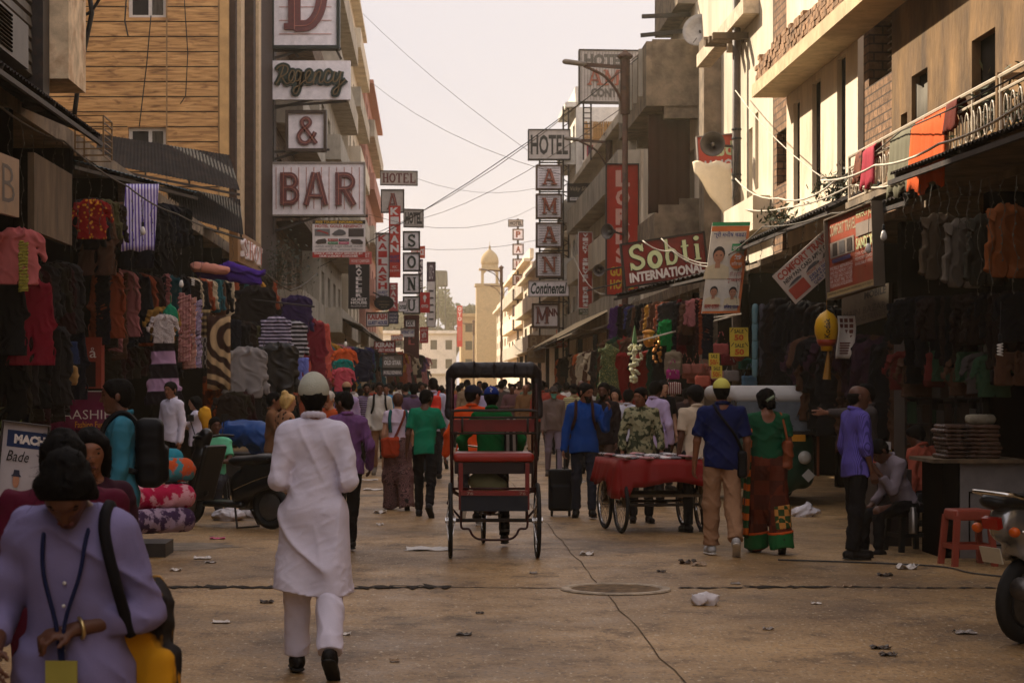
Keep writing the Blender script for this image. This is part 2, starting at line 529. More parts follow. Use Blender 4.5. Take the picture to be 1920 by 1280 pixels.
for cx,cy,rx,ry in ((-2.6,20.3,0.7,0.55),(-1.4,24.3,0.55,0.25),(-0.9,29.5,0.8,0.3),(2.9,34,0.9,0.5),(0.2,19.9,0.25,0.10),(-0.1,36,0.9,.35)):
    pts = [(cx + rx * cos(a * .26) * r7.uniform(.75,1.2),cy + ry * sin(a * .26) * r7.uniform(.7,1.2)) for a in range(24)]
    j.add([(x,y,0.003) for x,y in pts],[tuple(range(24))])
j.build('road_patch',PATCH,kind='structure',loc=(0,25,0))

# manhole: broken round rim with a dark hollow
mh = thing('manhole_cover','broken round manhole rim set in the cracked road','manhole',(1.52,16.0,0))
b = B(); b.lathe([(0.36,0.0),(0.445,0.006),(0.435,0.016),(0.375,0.017),(0.36,0.006)],40,(1.52,16.0,0.0)); 
b.build('rim',M('worn iron rim',(0.46,0.36,0.25),rough=0.6,var=0.4,bump=0.4),mh)
b = B(); b.lathe([(0.358,0.007),(0.355,0.010)],40,(1.52,16.0,0.0)); b.build('lid',M('dirty lid',(0.20,0.125,0.06),var=0.5,scale=10,bump=0.8),mh)

def pane_set(b,o,u,v,holes,depth,name,mat,parent,frame=None,fw=0.06,mull=True):
    """one part per opening: glass or shade-black sheet at the back of the reveal, framed"""
    nn = Vector(u).cross(Vector(v)).normalized()
    o,u,v = Vector(o),Vector(u),Vector(v)
    for x0,y0,x1,y1 in holes:
        q = B(); q.poly([(x0,y0),(x1,y0),(x1,y1),(x0,y1)],o,u,v,-depth - 0.03,-depth)
        w_ = q.build(name,mat,parent)
        if frame:
            q = B()
            q.poly([(x0,y0),(x0 + fw,y0),(x0 + fw,y1),(x0,y1)],o,u,v,-depth + .001,-depth + 0.05)
            q.poly([(x1 - fw,y0),(x1,y0),(x1,y1),(x1 - fw,y1)],o,u,v,-depth + .001,-depth + 0.05)
            q.poly([(x0 + fw,y0),(x1 - fw,y0),(x1 - fw,y0 + fw),(x0 + fw,y0 + fw)],o,u,v,-depth + .001,-depth + 0.05)
            q.poly([(x0 + fw,y1 - fw),(x1 - fw,y1 - fw),(x1 - fw,y1),(x0 + fw,y1)],o,u,v,-depth + .001,-depth + 0.05)
            if mull:
                xm = x0 + (x1 - x0) * 0.52
                q.poly([(xm,y0 + fw),(xm + fw,y0 + fw),(xm + fw,y1 - fw),(xm,y1 - fw)],o,u,v,-depth + .001,-depth + 0.05)
            q.build('window_frame',frame,w_)

def corr(b,p00,p10,p01,p11,n=40,amp=0.018,t=0.004):
    """corrugated sheet between four corners, ridges running along p00->p01"""
    p00,p10,p01,p11 = map(Vector,(p00,p10,p01,p11))
    nn = (p10 - p00).cross(p01 - p00).normalized()
    m = n * 2
    rows = []
    for i in range(m + 1):
        f = i / m
        off = nn * (amp if i % 2 else -amp)
        rows.append([p00.lerp(p10,f) + off,p01.lerp(p11,f) + off])
    b.sheet(rows,t)

# ------------------------------------------------------------------ LEFT SIDE
# wood clad hotel building, front face towards the camera
y0 = 52.0
bd = thing('hotel_building','tall building clad in brown wood grain panels with white framed windows','building',(-8,y0,0))
ox,oz = -10.6,0.0
def wx(px): return (px - CX) * y0 / F
def wz(py): return CZ + (CY - py) * y0 / F
hl = [(wx(240) - ox,wz(300) - 0.15,wx(311) - ox,wz(238)),(wx(240) - ox,wz(33),wx(311) - ox,wz(-60))]
b = B(); b.wall((ox,y0,0),UX,UZ,wx(412) - ox,15.4,hl,0.22)
b.add([(ox,y0 + 22,0),(ox,y0,0),(ox,y0,15.4),(ox,y0 + 22,15.4)],[(0,1,2,3)])
b.add([(ox,y0,15.4),(wx(412),y0,15.4),(wx(412),y0 + 9.5,15.4),(ox,y0 + 22,15.4)],[(0,1,2,3)])
b.build('wall',WOOD,bd)
# panel joints: thin dark strips let into the cladding
b = B()
pz = 0.392
for k in range(8,40):
    z = k * pz + 0.12
    for xa,xb in ((ox,wx(311)),(wx(313),wx(410))):
        if any(q[1] - 0.02 < z < q[3] + 0.02 for q in hl) and xb == wx(311):
            b.box(ox,wx(240) - 0.01,y0 - 0.006,y0 + 0.004,z,z + 0.028)
        else:
            b.box(xa,xb,y0 - 0.006,y0 + 0.004,z,z + 0.028)
b.build('panel_joint',M('dark cladding joint',(0.028,0.016,0.009),rough=0.9),bd)
b = B()
for px in (311.5,409): b.box(wx(px),wx(px) + 0.035,y0 - 0.010,y0 - 0.002,3,15.3)
b.build('corner_bead',M('bead',(0.30,0.18,0.08),rough=0.6),bd)
pane_set(None,(ox,y0,0),UX,UZ,hl,0.22,'window',GLASS,bd,WHITEFR,0.09)
CURT = M('net curtain',(0.10,0.088,0.07),rough=0.9,var=0.5,scale=6,aniso=(9,1,0.4))
for q in hl:
    b = B(); xm = q[0] + (q[2] - q[0]) * 0.62
    b.poly([(xm,q[1] + .1),(q[2] - .1,q[1] + .1),(q[2] - .1,q[3] - .1),(xm,q[3] - .1)],(ox,y0,0),UX,UZ,-0.216,-0.212)
    b.build('curtain',CURT,bd)
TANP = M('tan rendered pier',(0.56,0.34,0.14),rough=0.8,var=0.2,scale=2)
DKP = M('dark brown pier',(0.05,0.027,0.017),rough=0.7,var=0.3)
LTP = M('pier painted sunlit',(0.62,0.44,0.26),rough=0.8,var=0.15)  # pale tone stands in for sunlight on these pier strips
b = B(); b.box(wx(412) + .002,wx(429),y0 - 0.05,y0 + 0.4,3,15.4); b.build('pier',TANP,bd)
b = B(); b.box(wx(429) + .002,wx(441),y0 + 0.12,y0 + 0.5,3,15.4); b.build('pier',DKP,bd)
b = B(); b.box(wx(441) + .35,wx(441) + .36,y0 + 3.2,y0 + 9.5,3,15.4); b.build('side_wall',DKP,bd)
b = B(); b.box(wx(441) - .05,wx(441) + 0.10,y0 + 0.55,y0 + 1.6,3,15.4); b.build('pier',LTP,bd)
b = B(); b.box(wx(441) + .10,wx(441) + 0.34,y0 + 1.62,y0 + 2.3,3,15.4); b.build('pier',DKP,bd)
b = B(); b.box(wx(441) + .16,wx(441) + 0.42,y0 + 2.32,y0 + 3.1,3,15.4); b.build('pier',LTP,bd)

# building block used along both sides of the street
def block(label,side,xf,ya,yb,z1,mat,rows,cols,win,front=True,depth=9.0,z0w=3.6,wfrac=0.45,hfrac=0.5,frame=None,bal=None,name='building',fcols=2,cornice=True):
    xb = xf - depth if side < 0 else xf + depth
    t = thing(name,label,'building',(xf + (xb - xf) / 2,(ya + yb) / 2,0))
    Ly = yb - ya; sh = (z1 - z0w) / rows; sw = Ly / cols
    holes = []
    for r_ in range(rows):
        for c_ in range(cols):
            h0 = z0w + sh * r_ + sh * (1 - hfrac) * 0.5
            a = sw * c_ + sw * (1 - wfrac) / 2
            holes.append((a,h0,a + sw * wfrac,h0 + sh * hfrac))
    b = B()
    if side < 0: o,u = Vector((xf,ya,0)),UY
    else: o,u = Vector((xf,yb,0)),-UY
    b.wall(o,u,UZ,Ly,z1,holes,0.25)
    fh = []
    if front:
        fs = depth / fcols
        for r_ in range(rows):
            for c_ in range(fcols):
                h0 = z0w + sh * r_ + sh * 0.3; a = fs * c_ + fs * 0.32
                fh.append((a,h0,a + fs * .36,h0 + sh * .45))
    fo = Vector((min(xf,xb),ya,0))
    b.wall(fo,UX,UZ,depth,z1,fh,0.25)
    b.add([(xf,ya,z1),(xf,yb,z1),(xb,yb,z1),(xb,ya,z1)],[(0,1,2,3) if side > 0 else (3,2,1,0)])
    b.add([(xf,yb,0),(xb,yb,0),(xb,yb,z1),(xf,yb,z1)],[(0,1,2,3)])
    b.add([(xb,ya,0),(xb,yb,0),(xb,yb,z1),(xb,ya,z1)],[(0,1,2,3)])
    b.build('wall',mat,t)
    pane_set(None,o,u,UZ,holes,0.25,'window',win,t,frame,0.07)
    if fh: pane_set(None,fo,UX,UZ,fh,0.25,'window',win,t,frame,0.07)
    s = -side
    if cornice:
        b = B(); b.box(min(xf,xf + s * .45),max(xf,xf + s * .45),ya - .1,yb,z1 + .003,z1 + 0.22)
        b.box(xf + s * .02,xf - s * .25,ya + .02,yb - .02,z1 + .223,z1 + 0.9); b.build('parapet',mat,t)
    if bal:
        for r_ in range(rows):
            z = z0w + sh * r_ + 0.05
            q = B(); w_ = bal
            q.box(min(xf,xf + s * w_),max(xf,xf + s * w_),ya + .2,yb - .2,z,z + 0.14)
            q.box(min(xf + s * (w_ - .1),xf + s * w_),max(xf + s * (w_ - .1),xf + s * w_),ya + .2,yb - .2,z + .143,z + 0.95)
            q.box(min(xf,xf + s * (w_ - .103)),max(xf,xf + s * (w_ - .103)),ya + .2,ya + .3,z + .143,z + 0.95)
            q.build('balcony',mat if r_ % 2 else CONCL,t)
    return t
PINKW = M('pink plaster',(0.42,0.20,0.15),rough=0.9,var=0.15,stain=(0.2,0.1,.08),samt=.5)
block('sooty brick and plaster building behind the tall red lettered sign tower',-1,-4.75,61.8,76,22,BRICKD,6,3,GLASS,depth=8,frame=WHITEFR,bal=0.9,fcols=3)
block('grey plaster building with stepped concrete balconies beside the sign tower',-1,-4.1,76.3,96,23.5,CONCL,6,4,GLASS,depth=9,bal=0.8,frame=WHITEFR)
block('tall building with long pale balconies tapering behind the neon script sign',-1,-3.8,96.4,112,20.8,CREAM2,6,3,GLASS,depth=9,bal=0.6)
block('pink fronted building with long balconies above the red vertical signs',-1,-3.45,112.4,136,18.6,PINKW,5,4,GLASS,depth=9,bal=0.5)
block('lower plaster building behind the white boxed letter sign column',-1,-3.3,136.5,150,6.0,CREAM2,1,3,GLASS,depth=9,bal=0.4)
block('faded low building at the far end of the left row',-1,-4.6,196,226,5.0,CREAM2,1,4,GLASS,depth=9)

# dark shop rows (left) : piers, back wall, roof; front left open
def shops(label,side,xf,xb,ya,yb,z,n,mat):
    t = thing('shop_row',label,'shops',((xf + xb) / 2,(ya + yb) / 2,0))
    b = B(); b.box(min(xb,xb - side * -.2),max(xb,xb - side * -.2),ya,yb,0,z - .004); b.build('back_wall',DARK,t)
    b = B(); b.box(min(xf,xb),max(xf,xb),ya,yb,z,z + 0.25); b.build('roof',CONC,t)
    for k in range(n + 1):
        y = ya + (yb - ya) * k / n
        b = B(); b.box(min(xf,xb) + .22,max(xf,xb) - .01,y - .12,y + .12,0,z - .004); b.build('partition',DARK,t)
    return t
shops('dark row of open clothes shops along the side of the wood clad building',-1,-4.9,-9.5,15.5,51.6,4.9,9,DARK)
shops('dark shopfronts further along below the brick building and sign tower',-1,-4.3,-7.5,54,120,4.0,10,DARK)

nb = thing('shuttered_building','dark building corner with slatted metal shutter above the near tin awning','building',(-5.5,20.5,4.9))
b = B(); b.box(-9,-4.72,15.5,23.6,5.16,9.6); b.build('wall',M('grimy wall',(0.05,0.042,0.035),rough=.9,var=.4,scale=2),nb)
b = B()
for k in range(30):
    z = 5.3 + k * 0.14
    b.obox((-4.66,22.2,z),(0.035,0,0.02),(0,1.12,0),(-0.01,0,0.055))
b.build('shutter',M('shutter steel',(0.10,0.08,0.055),rough=0.5,var=0.3),nb)
for q in ((-4.72,-4.55,20.8,21.0,5.16,9.6),(-4.72,-4.5,23.35,23.75,4.9,9.6)): B().box(*q).build('pillar',STEEL,nb)
pb = thing('plaster_bay','plaster bay, peeling and coloured as if sunlit, with faded red lettering above the tin awning','sign',(-4.6,24.2,5.3))
b = B(); b.box(-5.2,-4.28,23.8,25.0,5.30,9.5); b.build('bay',M('peeling sun-toned plaster',(0.80,0.62,0.40),rough=.9,var=.3,scale=3,stain=(0.34,0.14,0.05),samt=.85,smul=2.1,bump=.3),pb)  # base raised and warmed in place of sunlight; stains are peeling
b = B()
for k,tx in enumerate(('TRAVELS','HOTEL','MONEY')):
    b.text(tx,(-4.28,23.85,5.5),UY,UZ,0.1,2.1 - k * .6,1.05,2.5 - k * .6,0,0.006,0.02)
b.build('lettering',P('faded rust letters',(150,92,52),rough=.9,var=.4),pb)

# unseen houses added behind the shop rows, height set to shade the street
block('unseen tall house added behind the near shops to shade the street',-1,-9.6,8,33,17.0,CONC,4,5,GLASS,depth=8,front=False)
block('second unseen tall house added for shade behind the shops beside the wood clad building',-1,-10.9,33.5,51.5,17.0,CREAM2,4,4,GLASS,depth=8,front=False)

# unseen houses added behind the viewer to cut low sky fill
block('unseen plastered house added behind the viewer on the side of the wood clad building',-1,-6.0,-60,7,13.0,CONC,4,8,GLASS,depth=8,front=False)
block('unseen plastered house added behind the viewer on the side of the ochre plaster house',1,7.4,-60,9,13.0,CONC,4,8,GLASS,depth=8,front=False)

# ---- awnings, left
def awning(label,p00,p10,p01,p11,mat,n=30,amp=0.02,edge=None,name='awning'):
    t = thing(name,label,'awning',tuple((Vector(p00) + Vector(p11)) / 2))
    b = B(); corr(b,p00,p10,p01,p11,n,amp); b.build('roof_sheet',mat,t)
    b = B(); q = Vector((0,0,0.05))
    for f in (0.03,0.35,0.65,0.97):
        b.bar(Vector(p00).lerp(Vector(p10),f) - q,Vector(p01).lerp(Vector(p11),f) - q,0.04,0.05)
    b.bar(Vector(p01) - q * 2.0,Vector(p11) - q * 2.0,0.04,0.05)
    b.build('support_bar',edge or STEEL,t)
    return t
awning('dark corrugated tin awning under the slatted shutter and air conditioner',(-5.0,15.5,5.12),(-5.0,24.4,5.12),(-3.95,15.5,4.62),(-3.95,24.2,4.66),TIN,60,0.014)
BLUEM = M('blue painted tin',(0.035,0.085,0.11),rough=0.6,var=0.3,stain=(0.1,0.03,0.02),samt=0.5)
awning('blue edged tin awning tilted in front of the wood clad building',(-6.2,31,5.25),(-5.0,37.5,5.4),(-5.0,28.2,4.82),(-3.85,33.4,4.86),BLUEM,30,0.010)
awning('wide black tin awning across the foot of the wood clad building',(-7.6,46.2,7.45),(-4.7,47.4,7.1),(-7.2,43.0,6.45),(-4.15,44.2,5.95),TIN,40,0.008)
awning('lower black tin awning over the shop with the pale lit sign',(-6.0,45.9,6.25),(-4.35,46.4,5.95),(-5.6,43.4,5.4),(-4.05,44.0,4.95),TIN,28,0.008)
b = B(); corr(b,(-4.4,58,3.6),(-4.2,66,3.45),(-3.2,57.5,3.15),(-3.1,65.5,3.0),20,0.02)
b.build('canvas_awning',C('yellow canvas',(176,140,84)),label='sagging yellow canvas awning over the clothes stalls past the brick building',cat='awning')
awning('grey tin awning sloping out below the guest house signs',(-4.2,78,4.6),(-4.2,88,4.6),(-2.5,78,3.9),(-2.5,88,3.9),M('grey tin',(0.16,0.13,0.11),rough=.6,var=.3),20,.02)
awning('long brown awning beneath the cluster of small shop signs',(-3.4,96,4.5),(-3.4,110,4.5),(-1.9,96,3.6),(-1.9,110,3.5),TIN,20,.02)

# ------------------------------------------------------------------ RIGHT SIDE
def fy(px,x): return x * F / (px - CX)          # depth at which a plane x = const crosses a pixel column
XR = 6.0
ZB = 3.9                                        # the houses start above the open shopfronts
def dn(hs): return [(a,c - ZB,e,f - ZB) for a,c,e,f in hs]
rb = thing('plaster_building','rough ochre plaster house with dark openings and a washing line balcony','building',(9,19,0))
ya,yb = 11.0,fy(1672,XR)
def rh(px0,px1,z0,z1,yb=yb): return (yb - fy(px0,XR),z0,yb - fy(px1,XR),z1)
hR = [rh(1822,1866,4.35,5.42),rh(1709,1739,4.70,5.45),rh(1689,1701,4.75,5.05)]
b = B(); b.wall((XR,yb,ZB),-UY,UZ,yb - ya,12.0 - ZB,dn(hR),0.10)
b.add([(XR,ya,ZB),(XR + 8,ya,ZB),(XR + 8,ya,12),(XR,ya,12)],[(0,1,2,3)])
b.add([(XR,ya,12),(XR + 8,ya,12),(XR + 8,yb,12),(XR,yb,12)],[(0,1,2,3)])
b.build('wall',PLASTER,rb)
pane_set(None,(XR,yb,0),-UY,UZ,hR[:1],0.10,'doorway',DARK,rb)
pane_set(None,(XR,yb,0),-UY,UZ,hR[1:],0.10,'window',DARK,rb)
b = B(); q = hR[1]
b.sheet([[Vector((XR + 0.055 + 0.022 * sin(i * 1.9),yb - (q[0] + (q[2] - q[0]) * i / 14),z)) for z in (q[1],q[1] + .3,q[3] - .14 + 0.05 * cos(i / 14 * pi * 2))] for i in range(15)],0.006)
b.build('curtain',C('sheer grey',(110,104,92)),rb,smooth=True)
bp = thing('brick_pier','narrow exposed brick bay with a louvred window beside the ochre plaster house','building',(8,26.6,0))
ya2,yb2 = fy(1672,XR) + .003,fy(1611,XR)
hB = [(yb2 - fy(1621,XR),5.72,yb2 - fy(1666,XR),6.62)]
b = B(); b.wall((XR + .06,yb2,ZB),-UY,UZ,yb2 - ya2,9.5 - ZB,dn(hB),0.35); b.add([(XR + .06,ya2,9.5),(XR + 6,ya2,9.5),(XR + 6,yb2,9.5),(XR + .06,yb2,9.5)],[(0,1,2,3)])
b.build('wall',BRICK,bp)
pane_set(None,(XR + .06,yb2,0),-UY,UZ,hB,0.35,'window',DARK,bp)
b = B(); q = hB[0]
for k in range(9):
    z = q[1] + .1 + k * .09
    b.obox((XR + .27,yb2 - (q[0] + q[2]) / 2 - .12,z),(0.03,0,0.02),(0,(q[2] - q[0]) / 2 - .2,0),(0,0,.012))
b.build('louvre',M('pale louvre slats',(0.35,0.27,0.18),rough=.7),bp)

sb = thing('slit_window_house','cream house with tall slit windows under a brick topped ledge','building',(9,30.5,0))
ya3,yb3 = fy(1611,XR) + .003,fy(1477,XR)
hS = [(yb3 - fy(a,XR),z0,yb3 - fy(c,XR),z1) for a,c,z0,z1 in ((1490,1502,4.55,6.22),(1525,1541,4.6,6.30),(1572,1588,4.5,6.37))]
b = B(); b.wall((XR - .02,yb3,ZB),-UY,UZ,yb3 - ya3,9.2 - ZB,dn(hS),0.07)
b.add([(XR - .02,ya3,9.2),(XR + 7,ya3,9.2),(XR + 7,yb3,9.2),(XR - .02,yb3,9.2)],[(0,1,2,3)])
b.build('wall',CREAM,sb)
pane_set(None,(XR - .02,yb3,0),-UY,UZ,hS,0.07,'window',DARK,sb)
ya4,yb4 = fy(1477,XR) + .003,fy(1447,XR)
hP = [(yb4 - fy(1453,XR),5.05,yb4 - fy(1474,XR),5.95)]
b = B(); b.wall((XR + .03,yb4,ZB),-UY,UZ,yb4 - ya4,9.2 - ZB,dn(hP),0.3); b.build('brick_infill',BRICK,sb)
pane_set(None,(XR + .03,yb4,0),-UY,UZ,hP,0.3,'window',DARK,sb)
b = B(); b.box(5.42,XR - .025,22.5,33.2,6.42,6.63); b.build('ledge',M('ledge render',(0.62,0.47,0.28),rough=.9,var=.2,stain=(.2,.14,.09),samt=.5),sb)
b = B(); rr = random.Random(5)
for k in range(52):
    y = 22.6 + k * 0.2035
    for q in range(rr.choice((4,5,5,5,6))):
        b.box(5.46 + rr.uniform(0,.03),5.75,y + (0.1 if q % 2 else 0) - .098,y + (0.1 if q % 2 else 0) + .098,6.633 + q * .075,6.633 + q * .075 + .068)
b.build('brick_course',M('loose brick',(0.36,0.21,0.115),rough=.95,var=.5,scale=5,bump=.6),sb)

wb = thing('white_house','whitewashed house with narrow windows between the utility pole and brick infill','building',(9,36.5,0))
ya5,yb5 = yb4 + .003,38.2
hW = [(yb5 - fy(1402,XR),4.5,yb5 - fy(1409,XR),6.4),(yb5 - fy(1414,XR),5.2,yb5 - fy(1420,XR),6.6)]
b = B(); b.wall((XR + .02,yb5,ZB),-UY,UZ,yb5 - ya5,10.5 - ZB,dn(hW),0.25)
b.add([(XR + .02,ya5,ZB),(XR + 7,ya5,ZB),(XR + 7,ya5,10.5),(XR + .02,ya5,10.5)],[(0,1,2,3)])
b.add([(XR + .02,ya5,10.5),(XR + 7,ya5,10.5),(XR + 7,yb5,10.5),(XR + .02,yb5,10.5)],[(0,1,2,3)])
b.build('wall',CREAM2,wb)
pane_set(None,(XR + .02,yb5,0),-UY,UZ,hW,0.25,'window',DARK,wb)
b = B(); b.box(5.72,XR + .016,36,42.2,8.35,8.62); b.box(5.75,XR,38,38.2,8.0,8.346); b.build('roof_slab',M('lit slab',(0.62,0.50,0.36),rough=.9,var=.25,stain=(.25,.17,.1),samt=.6),wb)
for k in range(3): B().box(5.35,XR + .01,37.2 + k * .5,37.36 + k * .5,8.1 + .02 * k,8.22 + .02 * k).build('timber',WOODD,wb)
b = B(); b.box(5.7,XR,34.8,38.2,4.35,4.95); b.build('ledge_wall',CREAM2,wb)

cb = thing('balcony_house','weathered house with a heavy stained concrete balcony and a brown curtain','building',(9,52,0))
hC = [(2.5,5.9,4.2,8.2),(6,5.9,7.8,8.2),(10.5,5.6,11.8,7.6),(14.5,5.6,15.8,7.6)]
b = B(); b.wall((6.75,62,ZB),-UY,UZ,18.5,11.2 - ZB,dn(hC),.3)
b.add([(6.75,43.5,ZB),(13,43.5,ZB),(13,43.5,11.2),(6.75,43.5,11.2)],[(0,1,2,3)])
b.add([(6.75,43.5,11.2),(13,43.5,11.2),(13,62,11.2),(6.75,62,11.2)],[(0,1,2,3)])
b.build('wall',CREAM2,cb)
pane_set(None,(6.75,62,0),-UY,UZ,hC,.3,'window',GLASS,cb,RUST,.08)
b = B(); b.box(6.35,6.748,45.6,46.4,0,9.6); b.build('pier',CONC,cb)
b = B(); b.box(5.45,6.745,49.4,56.5,8.55,8.80); b.box(5.45,5.6,49.4,56.5,8.803,10.15); b.box(5.603,6.745,49.4,49.55,8.803,10.2)
b.box(5.9,6.745,49.45,49.75,8.25,8.547); b.box(5.9,6.745,52.4,52.7,8.25,8.547); b.box(5.9,6.745,55.6,55.9,8.25,8.547)
b.build('balcony',CONC,cb)
for k in range(5): B().box(5.35,5.447,50.2 + k * 1.3,50.32 + k * 1.3,8.9,10.1).build('baluster',CONCL,cb)
b = B(); b.box(6.3,7.2,50,55,11.203,13.4); b.build('roof_hut',CONC,cb)
for k,(z,l) in enumerate(((12.9,1.7),(12.0,1.8),(11.1,1.3),(10.75,1.3))):
    B().bar((6.3 - l * .62,50.2 + k * .3,z - .08 * (k - 1)),(6.9,50.3 + k * .3,z + .12 * (k == 0)),.09,.1).build('beam',STEEL,cb)
b = B(); b.sheet([[Vector((5.55 + 1.05 * i / 16,49.9 + .05 * sin(i * 1.7) + .03 * sin(i * 3.1 + j),8.4 - 2.5 * j / 8 + .04 * sin(i * .7) * (j / 8))) for j in range(9)] for i in range(17)],.01)
b.build('hanging_curtain',C('maroon brown',(62,36,26)),label='brown cloth curtain hanging below the stained concrete balcony',cat='curtain',smooth=True)
b = B(); b.box(6.0,6.6,47.2,47.35,4.9,6.05); b.box(5.4,5.5,47.2,51,4.9,5.7); b.box(5.503,6,47.2,47.3,4.9,5.9); b.build('low_wall',CONC,label='short concrete wall below the brown curtain',cat='wall')

WH = M('whitewash',(0.78,0.72,0.62),rough=.9,var=.12,stain=(.3,.25,.18),samt=.4)
block('white building behind the red vertical sign with a portrait advert',1,6.45,86,91,13.6,WH,4,2,GLASS,depth=9,frame=WHITEFR,bal=.5,fcols=4)
block('narrow plaster house between the balcony house and the white building',1,6.7,62.3,85.5,10.2,CREAM2,3,5,GLASS,depth=8,bal=.7,fcols=2)
block('hazy guest house behind the boxed letter sign column',1,6.7,91.5,138,8.4,CREAM2,2,7,GLASS,depth=9,bal=.6)
block('hazy building past the second street lamp',1,7.2,138.5,176,10.2,CREAM,3,6,GLASS,depth=9,bal=.6)
block('pale hazy house behind the thin far sign column',1,7.6,176.5,216,9.2,CREAM2,4,6,GLASS,depth=9)
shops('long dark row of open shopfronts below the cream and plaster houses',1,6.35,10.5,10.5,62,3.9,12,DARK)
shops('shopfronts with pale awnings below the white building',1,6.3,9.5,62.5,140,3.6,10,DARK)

# awnings, right
awning('long corrugated tin awning under the washing line balcony',(6.3,13.5,4.25),(6.3,21.6,4.25),(5.0,13.5,3.78),(5.0,21.5,3.92),TIN,60,0.014)
awning('dark tin awning below the slit windows of the cream house',(6.2,26.5,4.42),(6.2,33.5,4.42),(5.35,26.5,4.02),(5.35,34.5,4.05),TIN,36,0.02)
awning('black awning slanting out below the red shop sign',(6.2,37.2,4.0),(6.2,44.0,4.0),(5.3,36.8,3.75),(4.15,44,3.62),TIN,24,0.02)
awning('thin tin awning at the near corner of the ochre plaster house',(6.2,22.0,4.1),(6.2,25.5,4.1),(5.3,22.0,3.75),(5.3,25.5,3.8),TIN,18,.016)
PALEC = C('beige tarpaulin',(214,190,150))  # plain beige cloth colour
awning('pale beige tarpaulin awning on poles along the far stalls',(6.2,66,4.2),(6.2,80,4.2),(4.3,66,3.2),(4.3,80,3.1),PALEC,18,.03)
awning('far sunlit canvas awning beyond the pale tarpaulin',(6.4,82,3.9),(6.4,96,3.9),(4.9,82,3.3),(4.9,96,3.2),C('ivory canvas',(224,204,168)),18,.03)
b = B(); b.sheet([[Vector((5.15 + .75 * i / 10,38.6 - .3 * j / 8,5.95 - 1.15 * j / 8 * (1.15 - .95 * (1 - i / 10)) + .03 * sin(i * 1.2))) for j in range(9)] for i in range(11)],.01)
b.build('sun_sheet',C('ivory sheet',(232,214,180)),label='ivory cloth sheet stretched in the sun beside the utility pole',cat='cloth',smooth=True)

# ------------------------------------------------------------------ FAR END
HZ = M('haze-toned stone',(0.44,0.32,0.17),rough=.95,var=.2,stain=(.2,.15,.1),samt=.4)  # ochre base carries the golden haze glow of the far end
def frontblock(label,x0,x1,y,dep,z1,mat,rows,cols):
    t = thing('building',label,'building',((x0 + x1) / 2,y + dep / 2,0))
    w = x1 - x0; holes = []
    for r_ in range(rows):
        for c_ in range(cols):
            a = w / cols * (c_ + .28); h0 = 3.2 + (z1 - 3.6) / rows * (r_ + .2)
            holes.append((a,h0,a + w / cols * .44,h0 + (z1 - 3.6) / rows * .5))
    b = B(); b.wall((x0,y,0),UX,UZ,w,z1,holes,.3)
    b.add([(x0,y,0),(x0,y,z1),(x0,y + dep,z1),(x0,y + dep,0)],[(0,1,2,3)])
    b.add([(x1,y,0),(x1,y + dep,0),(x1,y + dep,z1),(x1,y,z1)],[(0,1,2,3)])
    b.add([(x0,y,z1),(x1,y,z1),(x1,y + dep,z1),(x0,y + dep,z1)],[(0,1,2,3)])
    b.build('wall',mat,t)
    pane_set(None,(x0,y,0),UX,UZ,holes,.3,'window',GLASS,t)
    b = B(); b.box(x0 - .2,x1 + .2,y - .5,y - .003,z1 - .3,z1 + .1); b.box(x0 - .2,x1 + .2,y - .6,y - .003,3.0,3.2); b.build('cornice',mat,t)
    return t
frontblock('low white building closing the far end of the street',-6,3.9,262,14,8.6,WH,2,5)
frontblock('pale stone building at the far end below the domed pavilion',4.2,10.0,244,12,10.2,HZ,3,3)
frontblock('haze-toned stone building half hidden behind the domed tower',10.3,16,236,12,12.5,HZ,3,3)
frontblock('dim hazy house far behind the white end building',-16,-6.3,270,12,13,HZ,3,4)
tw = thing('domed_tower','stone tower topped by a small domed pavilion at the street end','tower',(7.4,232,0))
b = B(); b.box(5.75,9.0,230.5,233.7,0,13.0); b.box(5.6,9.15,230.35,233.85,13.003,13.3); b.build('tower_body',HZ,tw)
b = B()
for a in (-1,1):
    for c_ in (-1,1): b.box(7.35 + a * .85 - .14,7.35 + a * .85 + .14,232 + c_ * .85 - .14,232 + c_ * .85 + .14,13.303,14.9)
b.build('column',HZ,tw)
b = B(); b.box(6.1,8.6,230.75,233.25,14.903,15.1); b.box(6.4,8.3,231.05,232.95,15.103,15.5)
b.poly([(-.85,0),(-.85,-.9),(-.7,-.45),(-.4,-.15),(0,-.02),(.4,-.15),(.7,-.45),(.85,-.9),(.85,0)],(7.35,231.1,14.9),UX,UZ,-.1,.1)
b.build('lintel',HZ,tw)
b = B(); b.lathe([(.98,0),(1.06,.35),(1.0,.8),(.8,1.25),(.45,1.6),(.16,1.8),(.10,2.0),(.16,2.1),(.04,2.3),(.02,2.75)],20,(7.35,232,15.503)); b.build('dome',HZ,tw,smooth=True)

